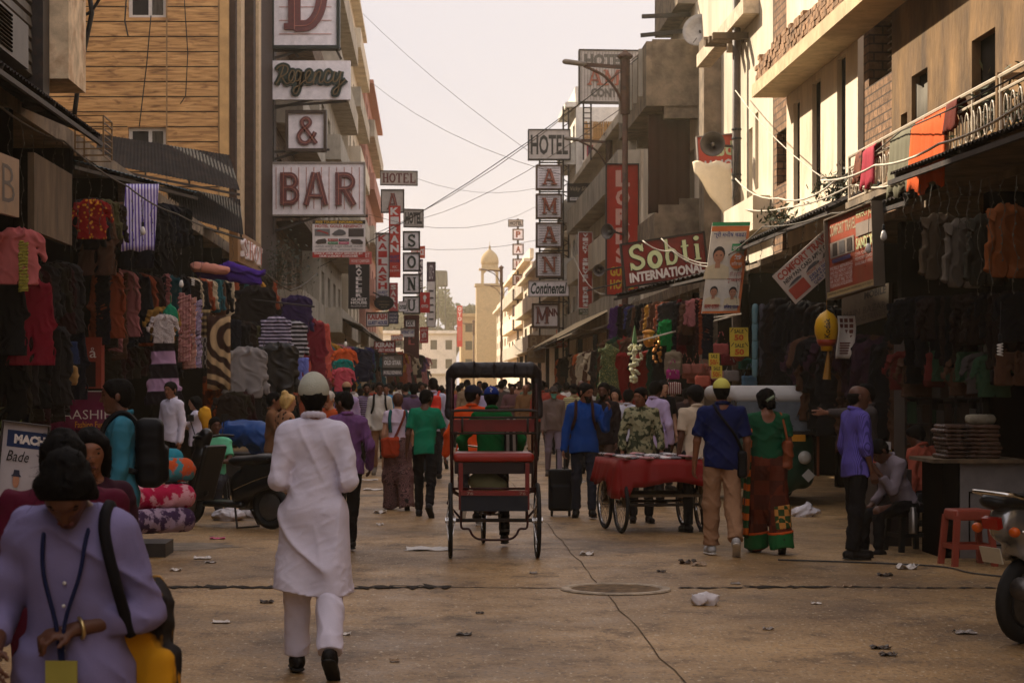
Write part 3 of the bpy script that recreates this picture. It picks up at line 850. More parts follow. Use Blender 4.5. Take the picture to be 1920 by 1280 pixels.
# ---- far trees: real leaf clumps on limbs
def tree(label,x,y,h,cr,n,seed,col=(0.07,0.075,0.03),lf=0.45,name='tree',grp=None):
    r = random.Random(seed)
    t = thing(name,label,'tree',(x,y,0),grp)
    b = B(); b.tube([(x,y,0),(x + .1,y,h * .3),(x - .1,y + .1,h * .6),(x,y,h * .9)],[h * .03,h * .024,h * .016,h * .004],8)
    cs = []
    for k in range(9):
        a = r.uniform(0,6.28); z = h * r.uniform(.5,.9); l = cr * r.uniform(.35,.8)
        e = Vector((x + cos(a) * l,y + sin(a) * l,z + h * .06))
        b.tube([(x,y,z * .62),((x + e.x) / 2,(y + e.y) / 2,z * .9),e],[h * .012,h * .008,h * .002],5)
        cs.append((e,cr * r.uniform(.25,.45)))
    cs.append((Vector((x,y,h * .86)),cr * .5))
    b.build('trunk',M('bark',(.09,.065,.045),rough=.95,var=.4),t)
    vs,fs = [],[]
    for k in range(n):
        c_,rad = r.choice(cs)
        d = Vector((r.gauss(0,1),r.gauss(0,1),r.gauss(0,.8))).normalized() * rad * r.random() ** .45
        q = c_ + d
        u = Vector((r.gauss(0,1),r.gauss(0,1),r.gauss(0,1))).normalized(); w = u.orthogonal().normalized()
        s = lf * r.uniform(.5,1.2)
        i = len(vs)
        vs += [q + u * s,q + w * s * .5,q - u * s,q - w * s * .5]; fs.append((i,i + 1,i + 2,i + 3))
    B().add(vs,fs).build('crown',M('leaves' + str(seed),col,rough=.8,var=.4,scale=1.2),t)
for k,(x,h,cr,lb) in enumerate(((-4.5,13.5,4.5,'hazy tree rising behind the white end building near the vertical sign'),(0.5,15.8,5.0,'tallest hazy tree crown above the white end building'),(4.0,14.0,3.5,'hazy rounded tree left of the domed tower'),(12.5,14.5,4.0,'hazy tree behind the domed tower and far sign column'))):
    tree(lb,x,288 + 3 * k,h,cr,2600,20 + k)
b = B(); b.lathe([(1.3,0),(1.35,.2),(1.3,2.0),(1.2,2.2)],16,(1.6,277,15.2)); 
for a in (0,1.57,3.14,4.71): b.bar((1.6 + cos(a),277 + sin(a),0),(1.6 + cos(a),277 + sin(a),15.2),.2)
b.build('water_tank',M('black tank',(.05,.05,.045)),label='dark rooftop water tank on legs among the far trees',cat='tank')

# ---- dusty air
hz = B(); hz.box(-60,60,-8,330,-1.0,30.0)
hm = bpy.data.materials.new('dusty air'); hm.use_nodes = True
hn = hm.node_tree; hn.nodes.clear()
o_ = hn.nodes.new('ShaderNodeOutputMaterial'); v_ = hn.nodes.new('ShaderNodeVolumePrincipled')
v_.inputs['Color'].default_value = (1.0,0.90,0.66,1)
v_.inputs['Density'].default_value = 0.0008
v_.inputs['Anisotropy'].default_value = 0.35
hn.links.new(v_.outputs[0],o_.inputs['Volume'])
hz.build('haze',hm,kind='stuff',loc=(0,150,-1))

# ================================================================== SMOOTH SHAPES (people, clothes, bags, scooters)
class SDF:
    """a soft union of tapered capsules, ellipsoids and rounded boxes, turned into one continuous skin"""
    def __init__(s): s.p = []; s.cuts = []; s.wr = None
    def cap(s,a,b,ra,rb=None,k=0.02,flat=None,sub=False):
        s.p.append(('c',np.array(a,float),np.array(b,float),ra,ra if rb is None else rb,k,flat,sub)); return s
    def box(s,c,h,r,k=0.01,M3=None,sub=False):
        s.p.append(('b',np.array(c,float),np.array(h,float),r,0,k,M3,sub)); return s
    def ell(s,c,rad,k=0.02,M3=None,sub=False):
        s.p.append(('e',np.array(c,float),np.array(rad,float),0,0,k,M3,sub)); return s
    def cut(s,n,c):           # keep n.p < c
        s.cuts.append((np.array(n,float),c)); return s
    def cutf(s,f): s.cuts.append((f,None)); return s
    @staticmethod
    def one(q,P):
        t,a,b,ra,rb,k,x,sub = q
        if t == 'c':
            ba = b - a; L = float(ba @ ba)
            pa = P - a
            h = np.clip(pa @ ba / L,0,1) if L > 1e-12 else np.zeros(len(P))
            w = pa - h[:,None] * ba
            if x is not None:
                n,f = x; n = np.array(n,float)
                w = w + np.outer(w @ n * (1 / f - 1),n)
                return (np.sqrt((w * w).sum(1)) - (ra + (rb - ra) * h)) * (0.5 + 0.5 * min(f,1))
            return np.sqrt((w * w).sum(1)) - (ra + (rb - ra) * h)
        w = P - a
        if x is not None: w = w @ np.array(x)
        if t == 'b':
            d = np.abs(w) - (b - ra)
            return np.sqrt((np.maximum(d,0) ** 2).sum(1)) + np.minimum(d.max(1),0) - ra
        kk = np.sqrt(((w / b) ** 2).sum(1)); k2 = np.sqrt(((w / (b * b)) ** 2).sum(1))
        return kk * (kk - 1) / np.maximum(k2,1e-6)
    def ev(s,P):
        d = np.full(len(P),9.0)
        for q in s.p:
            e = s.one(q,P); k = q[5]
            if q[7]:
                e = -e
                h = np.clip(0.5 - 0.5 * (d - e) / k,0,1)
                d = d + (e - d) * h + k * h * (1 - h)
            else:
                h = np.clip(0.5 + 0.5 * (d - e) / k,0,1)
                d = d + (e - d) * h - k * h * (1 - h)
        if s.wr: d = d + s.wr(P)
        for n,c in s.cuts:
            e = n(P) if c is None else P @ n - c
            d = np.maximum(d,e)
        return d
    def bounds(s):
        lo,hi = np.full(3,9e9),np.full(3,-9e9)
        for q in s.p:
            if q[7]: continue
            if q[0] == 'c':
                r = max(q[3],q[4]); lo = np.minimum(lo,np.minimum(q[1],q[2]) - r); hi = np.maximum(hi,np.maximum(q[1],q[2]) + r)
            else:
                r = np.linalg.norm(q[2]) if q[6] is not None else q[2]
                lo = np.minimum(lo,q[1] - r); hi = np.maximum(hi,q[1] + r)
        return lo - 0.03,hi + 0.03
    def mesh(s,h):
        lo,hi = s.bounds()
        n = (np.ceil((hi - lo) / h / 4).astype(int) + 1)
        cb = np.stack(np.meshgrid(*[np.arange(m) for m in n],indexing='ij'),-1).reshape(-1,3)
        dc = s.ev(lo + (cb * 4 + 1.5) * h)
        act = np.abs(dc) < 3.5 * h * 1.9
        V = np.repeat(np.repeat(np.repeat(dc.reshape(n),4,0),4,1),4,2).astype(np.float32)
        off = np.stack(np.meshgrid(*[np.arange(4)] * 3,indexing='ij'),-1).reshape(-1,3)
        ca = cb[act] * 4
        idx = (ca[:,None,:] + off[None]).reshape(-1,3)
        V[idx[:,0],idx[:,1],idx[:,2]] = s.ev(lo + idx * h)
        V[0] = V[-1] = 1; V[:,0] = V[:,-1] = 1; V[:,:,0] = V[:,:,-1] = 1
        I = V < 0
        nx,ny,nz = V.shape
        cnt = np.zeros((nx - 1,ny - 1,nz - 1),np.int8)
        for a in (0,1):
            for b in (0,1):
                for c in (0,1): cnt += I[a:nx - 1 + a,b:ny - 1 + b,c:nz - 1 + c]
        cell = (cnt > 0) & (cnt < 8)
        ci = np.argwhere(cell)
        vid = np.full(cell.shape,-1,np.int64); vid[cell] = np.arange(len(ci))
        acc = np.zeros((len(ci),3)); num = np.zeros(len(ci))
        for ax in range(3):
            o1,o2 = [q for q in range(3) if q != ax]
            for a in (0,1):
                for b in (0,1):
                    p0 = ci.copy(); p0[:,o1] += a; p0[:,o2] += b
                    p1 = p0.copy(); p1[:,ax] += 1
                    v0 = V[p0[:,0],p0[:,1],p0[:,2]]; v1 = V[p1[:,0],p1[:,1],p1[:,2]]
                    x = (v0 < 0) != (v1 < 0)
                    t = np.where(x,v0 / np.where(x,v0 - v1,1),0)
                    pp = p0.astype(float); pp[:,ax] += t
                    acc[x] += pp[x]; num[x] += 1
        vs = lo + acc / np.maximum(num,1)[:,None] * h
        fs = []
        for ax in range(3):
            o1,o2 = [(1,2),(2,0),(0,1)][ax]
            sl = [slice(1,-1)] * 3; sl[ax] = slice(0,-1)
            A = I[tuple(sl)]
            sl2 = list(sl); sl2[ax] = slice(1,None)
            Bq = I[tuple(sl2)]
            ex = np.argwhere(A != Bq)
            if not len(ex): continue
            e = ex.copy(); e[:,o1] += 1; e[:,o2] += 1
            def cid(da,db):
                q = e.copy(); q[:,o1] -= da; q[:,o2] -= db
                return vid[q[:,0],q[:,1],q[:,2]]
            Q = np.stack([cid(0,0),cid(1,0),cid(1,1),cid(0,1)],1)
            fl = ~A[ex[:,0],ex[:,1],ex[:,2]]
            Q[fl] = Q[fl][:,::-1]
            fs.append(Q)
        return vs,(np.concatenate(fs) if fs else np.zeros((0,4),int))

def wrinkle(amp,fr=14.0,seed=0,vert=1.0):
    """cloth folds: warped soft ridges that come and go"""
    r = np.random.RandomState(seed + 17)
    K = r.normal(size=(4,3)) * fr * .9; K[:,2] *= vert
    Q = r.normal(size=(6,3)) * fr * .38
    ph = r.uniform(0,6.28,12)
    def f(P):
        w = np.sin(P @ Q[0] + ph[0]) * 1.6 + np.sin(P @ Q[1] * 2 + ph[1]) * .7
        d = 0
        for i in range(4):
            rg = 1 - np.abs(np.sin(P @ K[i] * .8 + ph[2 + i] + w)) * 1.0
            m = np.clip(.35 + .9 * np.sin(P @ Q[2 + i] + ph[6 + i]),0,1)
            d = d + (rg * rg - .3) * m
        return -amp * d * 1.1
    return f

def mesh_obj(name,vs,fs,mat,parent=None,smooth=True,loc=None):
    me = bpy.data.meshes.new(name)
    me.vertices.add(len(vs)); me.vertices.foreach_set('co',np.asarray(vs,np.float32).ravel())
    fs = np.asarray(fs,np.int32)
    me.loops.add(fs.size); me.loops.foreach_set('vertex_index',fs.ravel())
    me.polygons.add(len(fs)); me.polygons.foreach_set('loop_start',np.arange(0,fs.size,4,dtype=np.int32))
    me.update(calc_edges=True)
    me.polygons.foreach_set('use_smooth',np.full(len(fs),smooth))
    me.materials.append(mat)
    me.update()
    o = bpy.data.objects.new(name,me); COL.objects.link(o)
    if parent is not None: o.parent = parent
    if loc is not None: o.location = loc
    return o

def soft(name,sdf,h,mat,parent=None,loc=None):
    vs,fs = sdf.mesh(h)
    return mesh_obj(name,vs,fs,mat,parent,True,loc)

def rotm(ax,a):
    return np.array(Matrix.Rotation(a,3,ax))

SKIN = {}
def skin(c):
    if c not in SKIN:
        m = M('skin %d' % len(SKIN),lin(c),rough=0.5,var=0.12,scale=14,spec=0.35)
        SKIN[c] = m
    return SKIN[c]
BROWN,DEEP,LIGHT = (128,82,58),(92,58,42),(186,140,112)
HAIRM = M('black hair',(0.005,0.004,0.0035),rough=0.75,var=0.4,scale=40,bump=0.35,bscale=200,aniso=(1,1,.2),spec=0.08)
EYEM = M('eye dark',(0.012,0.009,0.008),rough=0.25)
LIPM = M('lips',lin((104,56,48)),rough=.5)

def norm(v):
    v = np.array(v,float); return v / np.linalg.norm(v)

def hand(sd,wrist,fdir,nrm,side,curl=0.5,s=1.0,spread=0.12):
    """palm, four bent fingers of different lengths and a thumb that leaves the side of the palm"""
    f = norm(fdir); n = norm(np.array(nrm) - f * (np.array(nrm) @ f)); sdv = np.cross(f,n) * side     # towards the thumb
    pal = wrist + f * .085 * s
    for q in (-.028,-.009,.010,.027):
        sd.cap(wrist + f * .02 * s + sdv * q * .6 * s,pal + sdv * q * s,.014 * s,.0125 * s,.012,(n,.85))
    for q,l in ((-.030,.058),(-.011,.070),(.009,.076),(.028,.068)):
        a = pal + sdv * q * s
        d1 = norm(f * cos(curl * .7) + n * sin(curl * .7) + sdv * q * spread * 12)
        d2 = norm(f * cos(curl * 1.8) + n * sin(curl * 1.8) + sdv * q * spread * 6)
        m = a + d1 * l * .55 * s
        e = m + d2 * l * .5 * s
        sd.cap(a,m,.0095 * s,.0085 * s,.005); sd.cap(m,e,.0085 * s,.0068 * s,.004)
    a = wrist + f * .03 * s + sdv * .022 * s
    m = a + norm(f * .75 + sdv * .75 + n * .35) * .038 * s
    sd.cap(a,m,.0125 * s,.0105 * s,.008); sd.cap(m,m + norm(f + sdv * .25 + n * .45) * .032 * s,.0105 * s,.008 * s,.005)

def person(label,x,y,face=0.0,H=1.7,skinc=BROWN,legs=(0.0,0.0,0.0,0.0),arms=None,lean=0.0,side=0.0,head=(0.0,0.0),
           top=None,bottom=None,hair='short',cap=None,shoes=(30,26,24),res=0.012,group=None,build=1.0,feat=True,
           curl=0.5,z0=None,sit=None,beard=False,hands=True,mask=None,hnrm=None,hairm=None,fold=1.0,seed=0,hipz=None,belt=None,bald=False):
    """face: 0 looks away from the camera (+y), pi looks at it; legs: left thigh, left knee bend, right thigh, right knee bend
       arms: ((upper dir),(fore dir)) left, then right, in body axes (x right, y forward, z up)"""
    s = H / 1.72
    A = np.array
    pel = A([0,0,0.0])
    def tl(v): return A(v,float) * s
    # legs
    lp = {}
    for sg,th,kn in ((-1,legs[0],legs[1]),(1,legs[2],legs[3])):
        splay = sit['splay'] if sit else 0.02
        hip = tl((sg * .088,0,-.03))
        d1 = norm((sg * splay,sin(th),-cos(th)))
        kne = hip + d1 * .425 * s
        a2 = th - kn
        d2 = norm((sg * splay * .3,sin(a2),-cos(a2)))
        ank = kne + d2 * .40 * s
        pit = max(0.0,(-a2 - 0.12)) * 1.15 if not sit else 0.0
        if a2 > 0.12 and not sit: pit = -(a2 - .12) * .6
        fd = norm((sg * .12,cos(pit),-sin(pit)))
        fn = norm((0,sin(pit),cos(pit)))
        heel = ank - fn * .045 * s - fd * .05 * s; toe = ank - fn * .052 * s + fd * .165 * s
        lp[sg] = (hip,kne,ank,heel,toe,fd,fn)
    low = min(min(lp[q][3][2],lp[q][4][2]) for q in lp) - .033 * s
    up = -low if hipz is None else hipz
    for q in lp: lp[q] = tuple(v + A([0,0,up]) for v in lp[q][:5]) + lp[q][5:]
    pel = A([0,0,up])
    Rl = rotm('X',-lean) @ rotm('Y',side)
    def ub(v): return pel + Rl @ tl(v)
    waist,chest,neckb = ub((0,0,.13)),ub((0,.01,.36)),ub((0,-.012,.525))
    w_ = .160 * build
    shl = {-1: ub((-w_,-.012,.452)),1: ub((w_,-.012,.452))}
    if arms is None: arms = (((-.16,-.05,-1),(-.05,.22,-1)),((.16,.1,-1),(.05,.35,-1)))
    ap = {}
    for sg,(ua,fa) in ((-1,arms[0]),(1,arms[1])):
        e = shl[sg] + Rl @ norm(ua) * .285 * s; w = e + Rl @ norm(fa) * .25 * s
        ap[sg] = (shl[sg],e,w,Rl @ norm(fa))
    hy,hp = head
    Mh = rotm('Z',hy) @ rotm('X',-hp)
    hb = neckb + Rl @ tl((0,.02,-.012))
    hc = hb + (Rl @ Mh) @ tl((0,.015,.140))
    Mh = Rl @ Mh
    s1 = s * 1.03
    def t1(v): return A(v,float) * s1
    def hd(v): return hc + Mh @ t1(v)
    fx = Mh @ A([1.0,0,0]); fyv = Mh @ A([0,1.0,0]); fz = Mh @ A([0,0,1.0])
    X = A([1.0,0,0]); Yb = Rl @ A([0,1.0,0])
    sb = SDF()
    sb.cap(ub((-.075 * build,0,.40)),ub((.075 * build,0,.40)),.095 * s,None,.05,(Yb,.85))
    sb.cap(ub((0,0,.02)),ub((0,.01,.30)),.105 * s * build,.10 * s * build,.05,(Yb,.85))
    sb.cap(neckb + Rl @ tl((0,-.01,-.03)),hb + Mh @ tl((0,.005,.075)),.058 * s,.052 * s,.03)
    for q in (-1,1): sb.cap(ub((q * .03,-.012,.492)),ub((q * .120,-.01,.455)),.048 * s,None,.03)
    for sg in (-1,1):
        hip,kne,ank,heel,toe,fd,fn = lp[sg]
        sb.cap(hip,kne,.078 * s,.052 * s,.03); sb.cap(kne,ank,.052 * s,.036 * s,.02)
        sb.cap(heel,toe,.032 * s,.028 * s,.02)
        S_,E,Wr,fd_ = ap[sg]
        sb.cap(S_,E,.047 * s,.037 * s,.03); sb.cap(E,Wr,.037 * s,.024 * s,.02)
        if hands:
            hn = A((0,.3,0)) - A((sg,0,0)) if hnrm is None or hnrm[(sg + 1) // 2] is None else A(hnrm[(sg + 1) // 2])
            hand(sb,Wr - fd_ * .01 * s,fd_,Rl @ hn,1 if np.cross(fd_,Rl @ hn) @ A((0,1,.3)) > 0 else -1,curl,s)
        else:
            sb.cap(Wr,Wr + fd_ * .12 * s,.03 * s,.022 * s,.01)
    # head with face
    sb.cap(hd((0,-.022,.030)),hd((0,.022,.026)),.0785 * s1,.074 * s1,.03,(fx,.88))
    sb.cap(hd((0,.035,-.02)),hd((0,.052,-.082)),.058 * s1,.034 * s1,.03,(fx,.95))
    if feat:
        sb.cap(hd((0,.090,.012)),hd((0,.105,-.026)),.009 * s1,.0135 * s1,.012)
        sb.cap(hd((-.020,.088,.030)),hd((.020,.088,.030)),.012 * s1,None,.02)
        sb.cap(hd((-.016,.085,-.056)),hd((.016,.085,-.056)),.0085 * s1,None,.008)
        for q in (-1,1):
            sb.ell(hd((q * .031,.100,.010)),t1((.017,.014,.010)),.012,Mh,sub=True)
            sb.ell(hd((q * .078,-.006,-.002)),t1((.012,.020,.032)),.008,Mh @ rotm('Z',-.35 * q))
    body = soft('person',sb,res,skin(skinc))
    body.location = (x,y,z0 or 0.0); body.rotation_euler = (0,0,face)
    tag(body,label,'person',group)
    hs = max(res * .85,.007)
    if feat:
        for q in (-1,1):
            soft('eye',SDF().ell(hd((q * .031,.080,.010)),t1((.013,.009,.0075)),.01,Mh),.0035 if res < .013 else .006,EYEM,body)
            soft('eyebrow',SDF().cap(hd((q * .016,.097,.030)),hd((q * .046,.088,.033)),.0042 * s1,.003 * s1),.003 if res < .013 else .005,HAIRM,body)
        soft('mouth',SDF().cap(hd((-.021,.089,-.057)),hd((.021,.089,-.057)),.006 * s1),.003 if res < .013 else .005,LIPM,body)
    hm = hairm or HAIRM
    # hair
    if hair and not (cap and cap[0] == 'skull_cap' and hair == 'none'):
        sh = SDF()
        sh.cap(hd((0,-.026,.036)),hd((0,.018,.036)),.0880 * s1,.0845 * s1,.02,(fx,.90))
        sh.cap(hd((0,-.045,-.01)),hd((0,-.04,-.055)),.068 * s1,.05 * s1,.03,(fx,.95))
        sh.wr = wrinkle(.0045 * s1,70,seed + 3)
        nrm = norm(fyv * .80 - fz * .60)
        if bald:
            sh.cutf(lambda P: (P - hd((0,0,.035))) @ fz); nrm = norm(fyv * .95 - fz * .1)
            sh.cut(nrm,nrm @ hd((0,.002,0)))
        else:
            fc_ = (.060,.055,.088) if hair == 'short' else (.056,.055,.080)
            sh.ell(hd((0,.098,-.030)),t1(fc_),.012,Mh,sub=True)
            sh.cut(nrm,nrm @ hd((0,.078,.045)))
        if hair in ('short',):
            sh.cutf(lambda P: np.minimum(-(P - hd((0,0,-.072))) @ fz,1))
        if hair == 'long':
            sh.cap(hd((-.05,-.05,0)),hd((-.055,-.055,-.24)),.055 * s1,.04 * s1,.03); sh.cap(hd((.05,-.05,0)),hd((.055,-.055,-.24)),.055 * s1,.04 * s1,.03)
            sh.cap(hd((0,-.06,0)),hd((0,-.08,-.26)),.06 * s1,.04 * s1,.03)
        if hair in ('tail','bun','low_bun','topbun','long'):
            for q in (-1,1): sh.cap(hd((q * .060,.020,.045)),hd((q * .064,-.030,-.070)),.036 * s1,.030 * s1,.025)
            sh.cap(hd((0,.0,.125)),hd((0,.06,.10)),.010,.006,.012,None,True)
        if hair == 'bun': sh.ell(hd((0,-.115,.03)),t1((.045,.04,.045)),.02,Mh)
        if hair == 'low_bun': sh.ell(hd((0,-.105,-.045)),t1((.055,.045,.06)),.02,Mh)
        if hair == 'topbun': sh.ell(hd((0,-.05,.125)),t1((.045,.045,.04)),.02,Mh)
        if hair == 'tail': sh.cap(hd((.02,-.10,-.01)),hd((.05,-.15,-.20)),.045 * s1,.025 * s1,.02); sh.ell(hd((.02,-.105,0)),t1((.04,.04,.04)),.02,Mh)
        ho = soft('hair',sh,hs,hm,body)
        if res < .0125 and hair in ('tail','long','low_bun','topbun'):
            rs = random.Random(seed); fb2 = B()
            for k in range(90):
                a = rs.uniform(-1.5,1.5); z = rs.uniform(-.05,.11); r0 = .080 * (1 - max(0,z - .04) * 5)
                p0 = hd((sin(a) * r0,-cos(a) * r0 - .01,z)); out = (p0 - hd((0,-.02,.02))); out = out / np.linalg.norm(out)
                q1 = p0 + out * .012 + np.array((rs.uniform(-.02,.02),rs.uniform(-.02,.02),rs.uniform(-.02,.015))); q2 = q1 + out * rs.uniform(0,.012) + np.array((rs.uniform(-.03,.03),rs.uniform(-.02,.02),rs.uniform(-.05,.0)))
                fb2.tube([p0,q1,q2],[.0012,.0010,.0004],3)
            fb2.build('loose_hair',hm,ho)
    if beard:
        sB = SDF(); sB.cap(hd((0,.040,-.035)),hd((0,.055,-.088)),.060 * s1,.037 * s1,.02,(fx,.95))
        sB.cutf(lambda P: (P - hd((0,0,-.038))) @ fz + 0 * P[:,0]); sB.wr = wrinkle(.003,80,2)
        soft('beard',sB,hs,HAIRM,body)
    if cap:
        kind,cm = cap[0],cap[1]
        sc = SDF()
        sc.cap(hd((0,-.026,.040)),hd((0,.018,.040)),.0925 * s1,.089 * s1,.02,(fx,.90))
        if kind == 'skull_cap':
            sc.cap(hd((0,-.014,.05)),hd((0,-.008,.068)),.086 * s1,.074 * s1,.03,(fx,.92))
            sc.cut(-fz,-fz @ hd((0,0,.008))); sc.cutf(lambda P: -(P - hd((0,-.02,.018))) @ norm(fz - fyv * .22))
        else:
            cutn = norm(-fz)
            sc.cut(cutn,cutn @ hd((0,0,.032)))
        c_ = soft('skull_cap' if kind == 'skull_cap' else 'cap',sc,hs,cm,body)
        if kind == 'cap':
            sv = SDF(); sv.cap(hd((-.03,.085,.040)),hd((-.025,.150,.030)),.045 * s1,.04 * s1,.01,(fz,.16)); sv.cap(hd((.03,.085,.040)),hd((.025,.150,.030)),.045 * s1,.04 * s1,.01,(fz,.16))
            soft('cap_brim',sv,hs * .7,cap[2] if len(cap) > 2 else cm,c_)
    if mask:
        sm = SDF(); sm.cap(hd((0,.045,-.03)),hd((0,.058,-.072)),.064 * s1,.042 * s1,.02,(fx,.95)); sm.cap(hd((0,.09,-.012)),hd((0,.10,-.03)),.014 * s1,.016 * s1,.02)
        sm.cutf(lambda P: (P - hd((0,0,-.012))) @ fz); nn = norm(-fyv); sm.cut(nn,nn @ hd((0,.045,0)))
        soft('face_mask',sm,hs,mask,body)
    # shirt or kurta or blouse
    if top:
        st = SDF(); k = top.get('loose',1.0); o = .0145 * k
        st.cap(ub((-.078 * build,0,.40)),ub((.078 * build,0,.40)),.098 * s + o,None,.05,(Yb,.88))
        hem = top.get('hem',-.08)
        st.cap(ub((-.038,0,.0)),ub((-.03,.01,.30)),.114 * s * build + o * .9,.10 * s * build + o,.05,(Yb,.88))
        st.cap(ub((.038,0,.0)),ub((.03,.01,.30)),.114 * s * build + o * .9,.10 * s * build + o,.05,(Yb,.88))
        for q in (-1,1): st.cap(ub((q * .02,-.012,.488)),ub((q * .125,-.012,.454)),.054 * s + o * .5,None,.035)
        if top.get('belly'): st.ell(ub((0,.06,.14)),tl((.13,.10,.15)),.06)
        if hem < -.05 and not sit:
            fl = top.get('flare',1.0)
            hz = ub((0,0,hem))
            zc = hz[2]
            mid = A([0,(lp[-1][1][1] + lp[1][1][1]) * .5,zc]) if hem < -.25 else A([hz[0],hz[1],zc])
            st.cap(ub((-.05,0,-.02)),A([-.06 * fl,mid[1],zc]),.105 * s + o,.115 * s * fl + o,.06,(Yb,.9))
            st.cap(ub((.05,0,-.02)),A([.06 * fl,mid[1],zc]),.105 * s + o,.115 * s * fl + o,.06,(Yb,.9))
            if hem < -.25:
                for sg in (-1,1): st.cap(lp[sg][0],lp[sg][1] + A([0,0,-.02]),.105 * s,.085 * s + o,.06)
        sl = top.get('sleeve',1.0)
        for sg in (-1,1):
            S_,E,Wr,fd_ = ap[sg]
            if sl <= 0: continue
            if sl <= .5:
                e = S_ + (E - S_) * (sl * 2); st.cap(S_,e,.054 * s + o * .6,.054 * s + o * .8,.03)
                st.cutf(lambda P,e=e,d=norm(E - S_),S_=S_,sg=sg: np.where(((P - e) @ (X * sg) > -.07) & ((P - S_) @ (X * sg) > .0),np.minimum((P - e) @ d,.2),-1))
            else:
                t_ = (sl - .5) * 2; e = E + (Wr - E) * t_
                st.cap(S_,E,.054 * s + o * .6,.046 * s + o * .6,.03); st.cap(E,e,.046 * s + o * .6,.038 * s + o * .6,.02)
        w1_,w2_ = wrinkle(.0095 * fold,15,seed,.8 if hem > -.25 else .4),wrinkle(.0026 * fold,34,seed + 5,.7)
        st.wr = (lambda P: w1_(P) + w2_(P)) if res < .012 else w1_
        zh = ub((0,0,hem))[2] if not sit else up - .06
        up_n = Rl @ A([0,0,1.0])
        low_arm = [ap[q][1] for q in ap] + [ap[q][2] for q in ap]
        def hemcut(P,zh=zh):
            return np.where(np.abs(P[:,0]) < .5,-(P[:,2] - zh - .02 * s * np.sin(P[:,0] * 9 + seed)),-1) * .9
        if not sit and sl <= .5: st.cutf(hemcut)
        elif not sit:
            def hc2(P,zh=zh):
                d = hemcut(P,zh)
                near = np.full(len(P),9.0)
                for sg in (-1,1):
                    near = np.minimum(near,SDF.one(('c',ap[sg][1],ap[sg][2],.085,.075,.01,None,False),P))
                return np.where(near < 0,np.minimum(d,-.001 - 0 * d),d)
            st.cutf(hc2)
        # neckline
        nk = top.get('neck',.050 if top.get('ch',.02) > .03 else .060)
        if top.get('collar',True): st.ell(neckb + Rl @ tl((0,.016,.046)),tl((.050,.054,.045)),.008,Rl,sub=True)
        else: st.ell(neckb + Rl @ tl((0,.012,.035)),tl((nk,nk * 1.0,.06)),.01,Rl,sub=True)
        if top.get('vneck'): st.cap(neckb + Rl @ tl((0,.10,-.0)),neckb + Rl @ tl((0,.125,-.14)),.036 * s,.008 * s,.01,None,True)
        if top.get('lowback'): st.ell(neckb + Rl @ tl((0,-.07,.01)),tl((.085,.06,.12)),.01,Rl,sub=True)
        shirt = soft(top.get('name','shirt'),st,res,top['m'],body)
        if top.get('collar',True):
            sc = SDF(); cz = top.get('ch',.02)
            ring = [neckb + Rl @ tl((.060 * sin(a),-.006 + .060 * cos(a),.0 + cz * .6 - .012 * cos(a))) for a in np.linspace(.55,2 * pi - .55,11)]
            for a,b_ in zip(ring[:-1],ring[1:]): sc.cap(a,b_,.0125 * s,None,.008,(norm(Rl @ A([0,-.2,1])),1.5))
            if top.get('ch',.02) < .03:
                for q in (-1,1): sc.cap(ring[0 if q > 0 else -1],neckb + Rl @ tl((q * .05,.088,-.028)),.015 * s,.006 * s,.008)
            soft('collar',sc,hs,top.get('cm',top['m']),shirt)
        if top.get('vest'):
            pass
    # trousers / skirt
    if bottom:
        sp = SDF(); lo_ = bottom.get('loose',1.0)
        kind = bottom.get('kind','trousers')
        if kind == 'trousers':
            sp.cap(ub((-.035,0,-.02)),ub((-.03,0,.07)),.106 * s,.098 * s,.04); sp.cap(ub((.035,0,-.02)),ub((.03,0,.07)),.106 * s,.098 * s,.04)
            for sg in (-1,1):
                hip,kne,ank,heel,toe,fd,fn = lp[sg]
                sp.cap(hip + A([0,-.01,0]),kne,.093 * s * (.9 + .1 * lo_),.064 * s * lo_,.03)
                e = kne + (ank - kne) * bottom.get('len',.98)
                sp.cap(kne,e,.064 * s * lo_,.056 * s * lo_,.03)
                sp.cutf(lambda P,e=e,d=norm(ank - kne),sg=sg,k=kne: np.where((P[:,0] * sg > -.03) & (np.abs((P - k) - np.outer((P - k) @ d,d)).max(1) < .13),(P - e) @ d,-1))
            un = Rl @ A([0,0,1.0]); sp.cut(un,un @ ub((0,0,.115)))
        else:
            zb = .035 if kind == 'skirt' else .05
            cy = (lp[-1][2][1] + lp[1][2][1]) / 2
            sp.cap(ub((-.03,0,.06)),ub((-.05,0,-.05)),.115 * s,.135 * s,.05); sp.cap(ub((.03,0,.06)),ub((.05,0,-.05)),.115 * s,.135 * s,.05)
            for sg in (-1,1):
                hip,kne,ank,heel,toe,fd,fn = lp[sg]
                sp.cap(hip,kne,.12 * s,.115 * s,.08); sp.cap(kne,A([ank[0],ank[1],zb + .02]),.115 * s,.12 * s * bottom.get('flare',1.0),.09)
            un = Rl @ A([0,0,1.0]); sp.cut(un,un @ ub((0,0,.13)))
            sp.cutf(lambda P: -(P[:,2] - zb - .03 * np.sin(P[:,0] * 14)))
        w3_,w4_ = wrinkle(.009 * fold,17,seed + 1,.5 if kind != 'trousers' else .8),wrinkle(.004 * fold,40,seed + 6,.8)
        sp.wr = (lambda P: w3_(P) + w4_(P)) if res < .012 else w3_
        bo = soft({'trousers': 'trousers','skirt': 'skirt','sari': 'sari'}[kind],sp,res,bottom['m'],body)
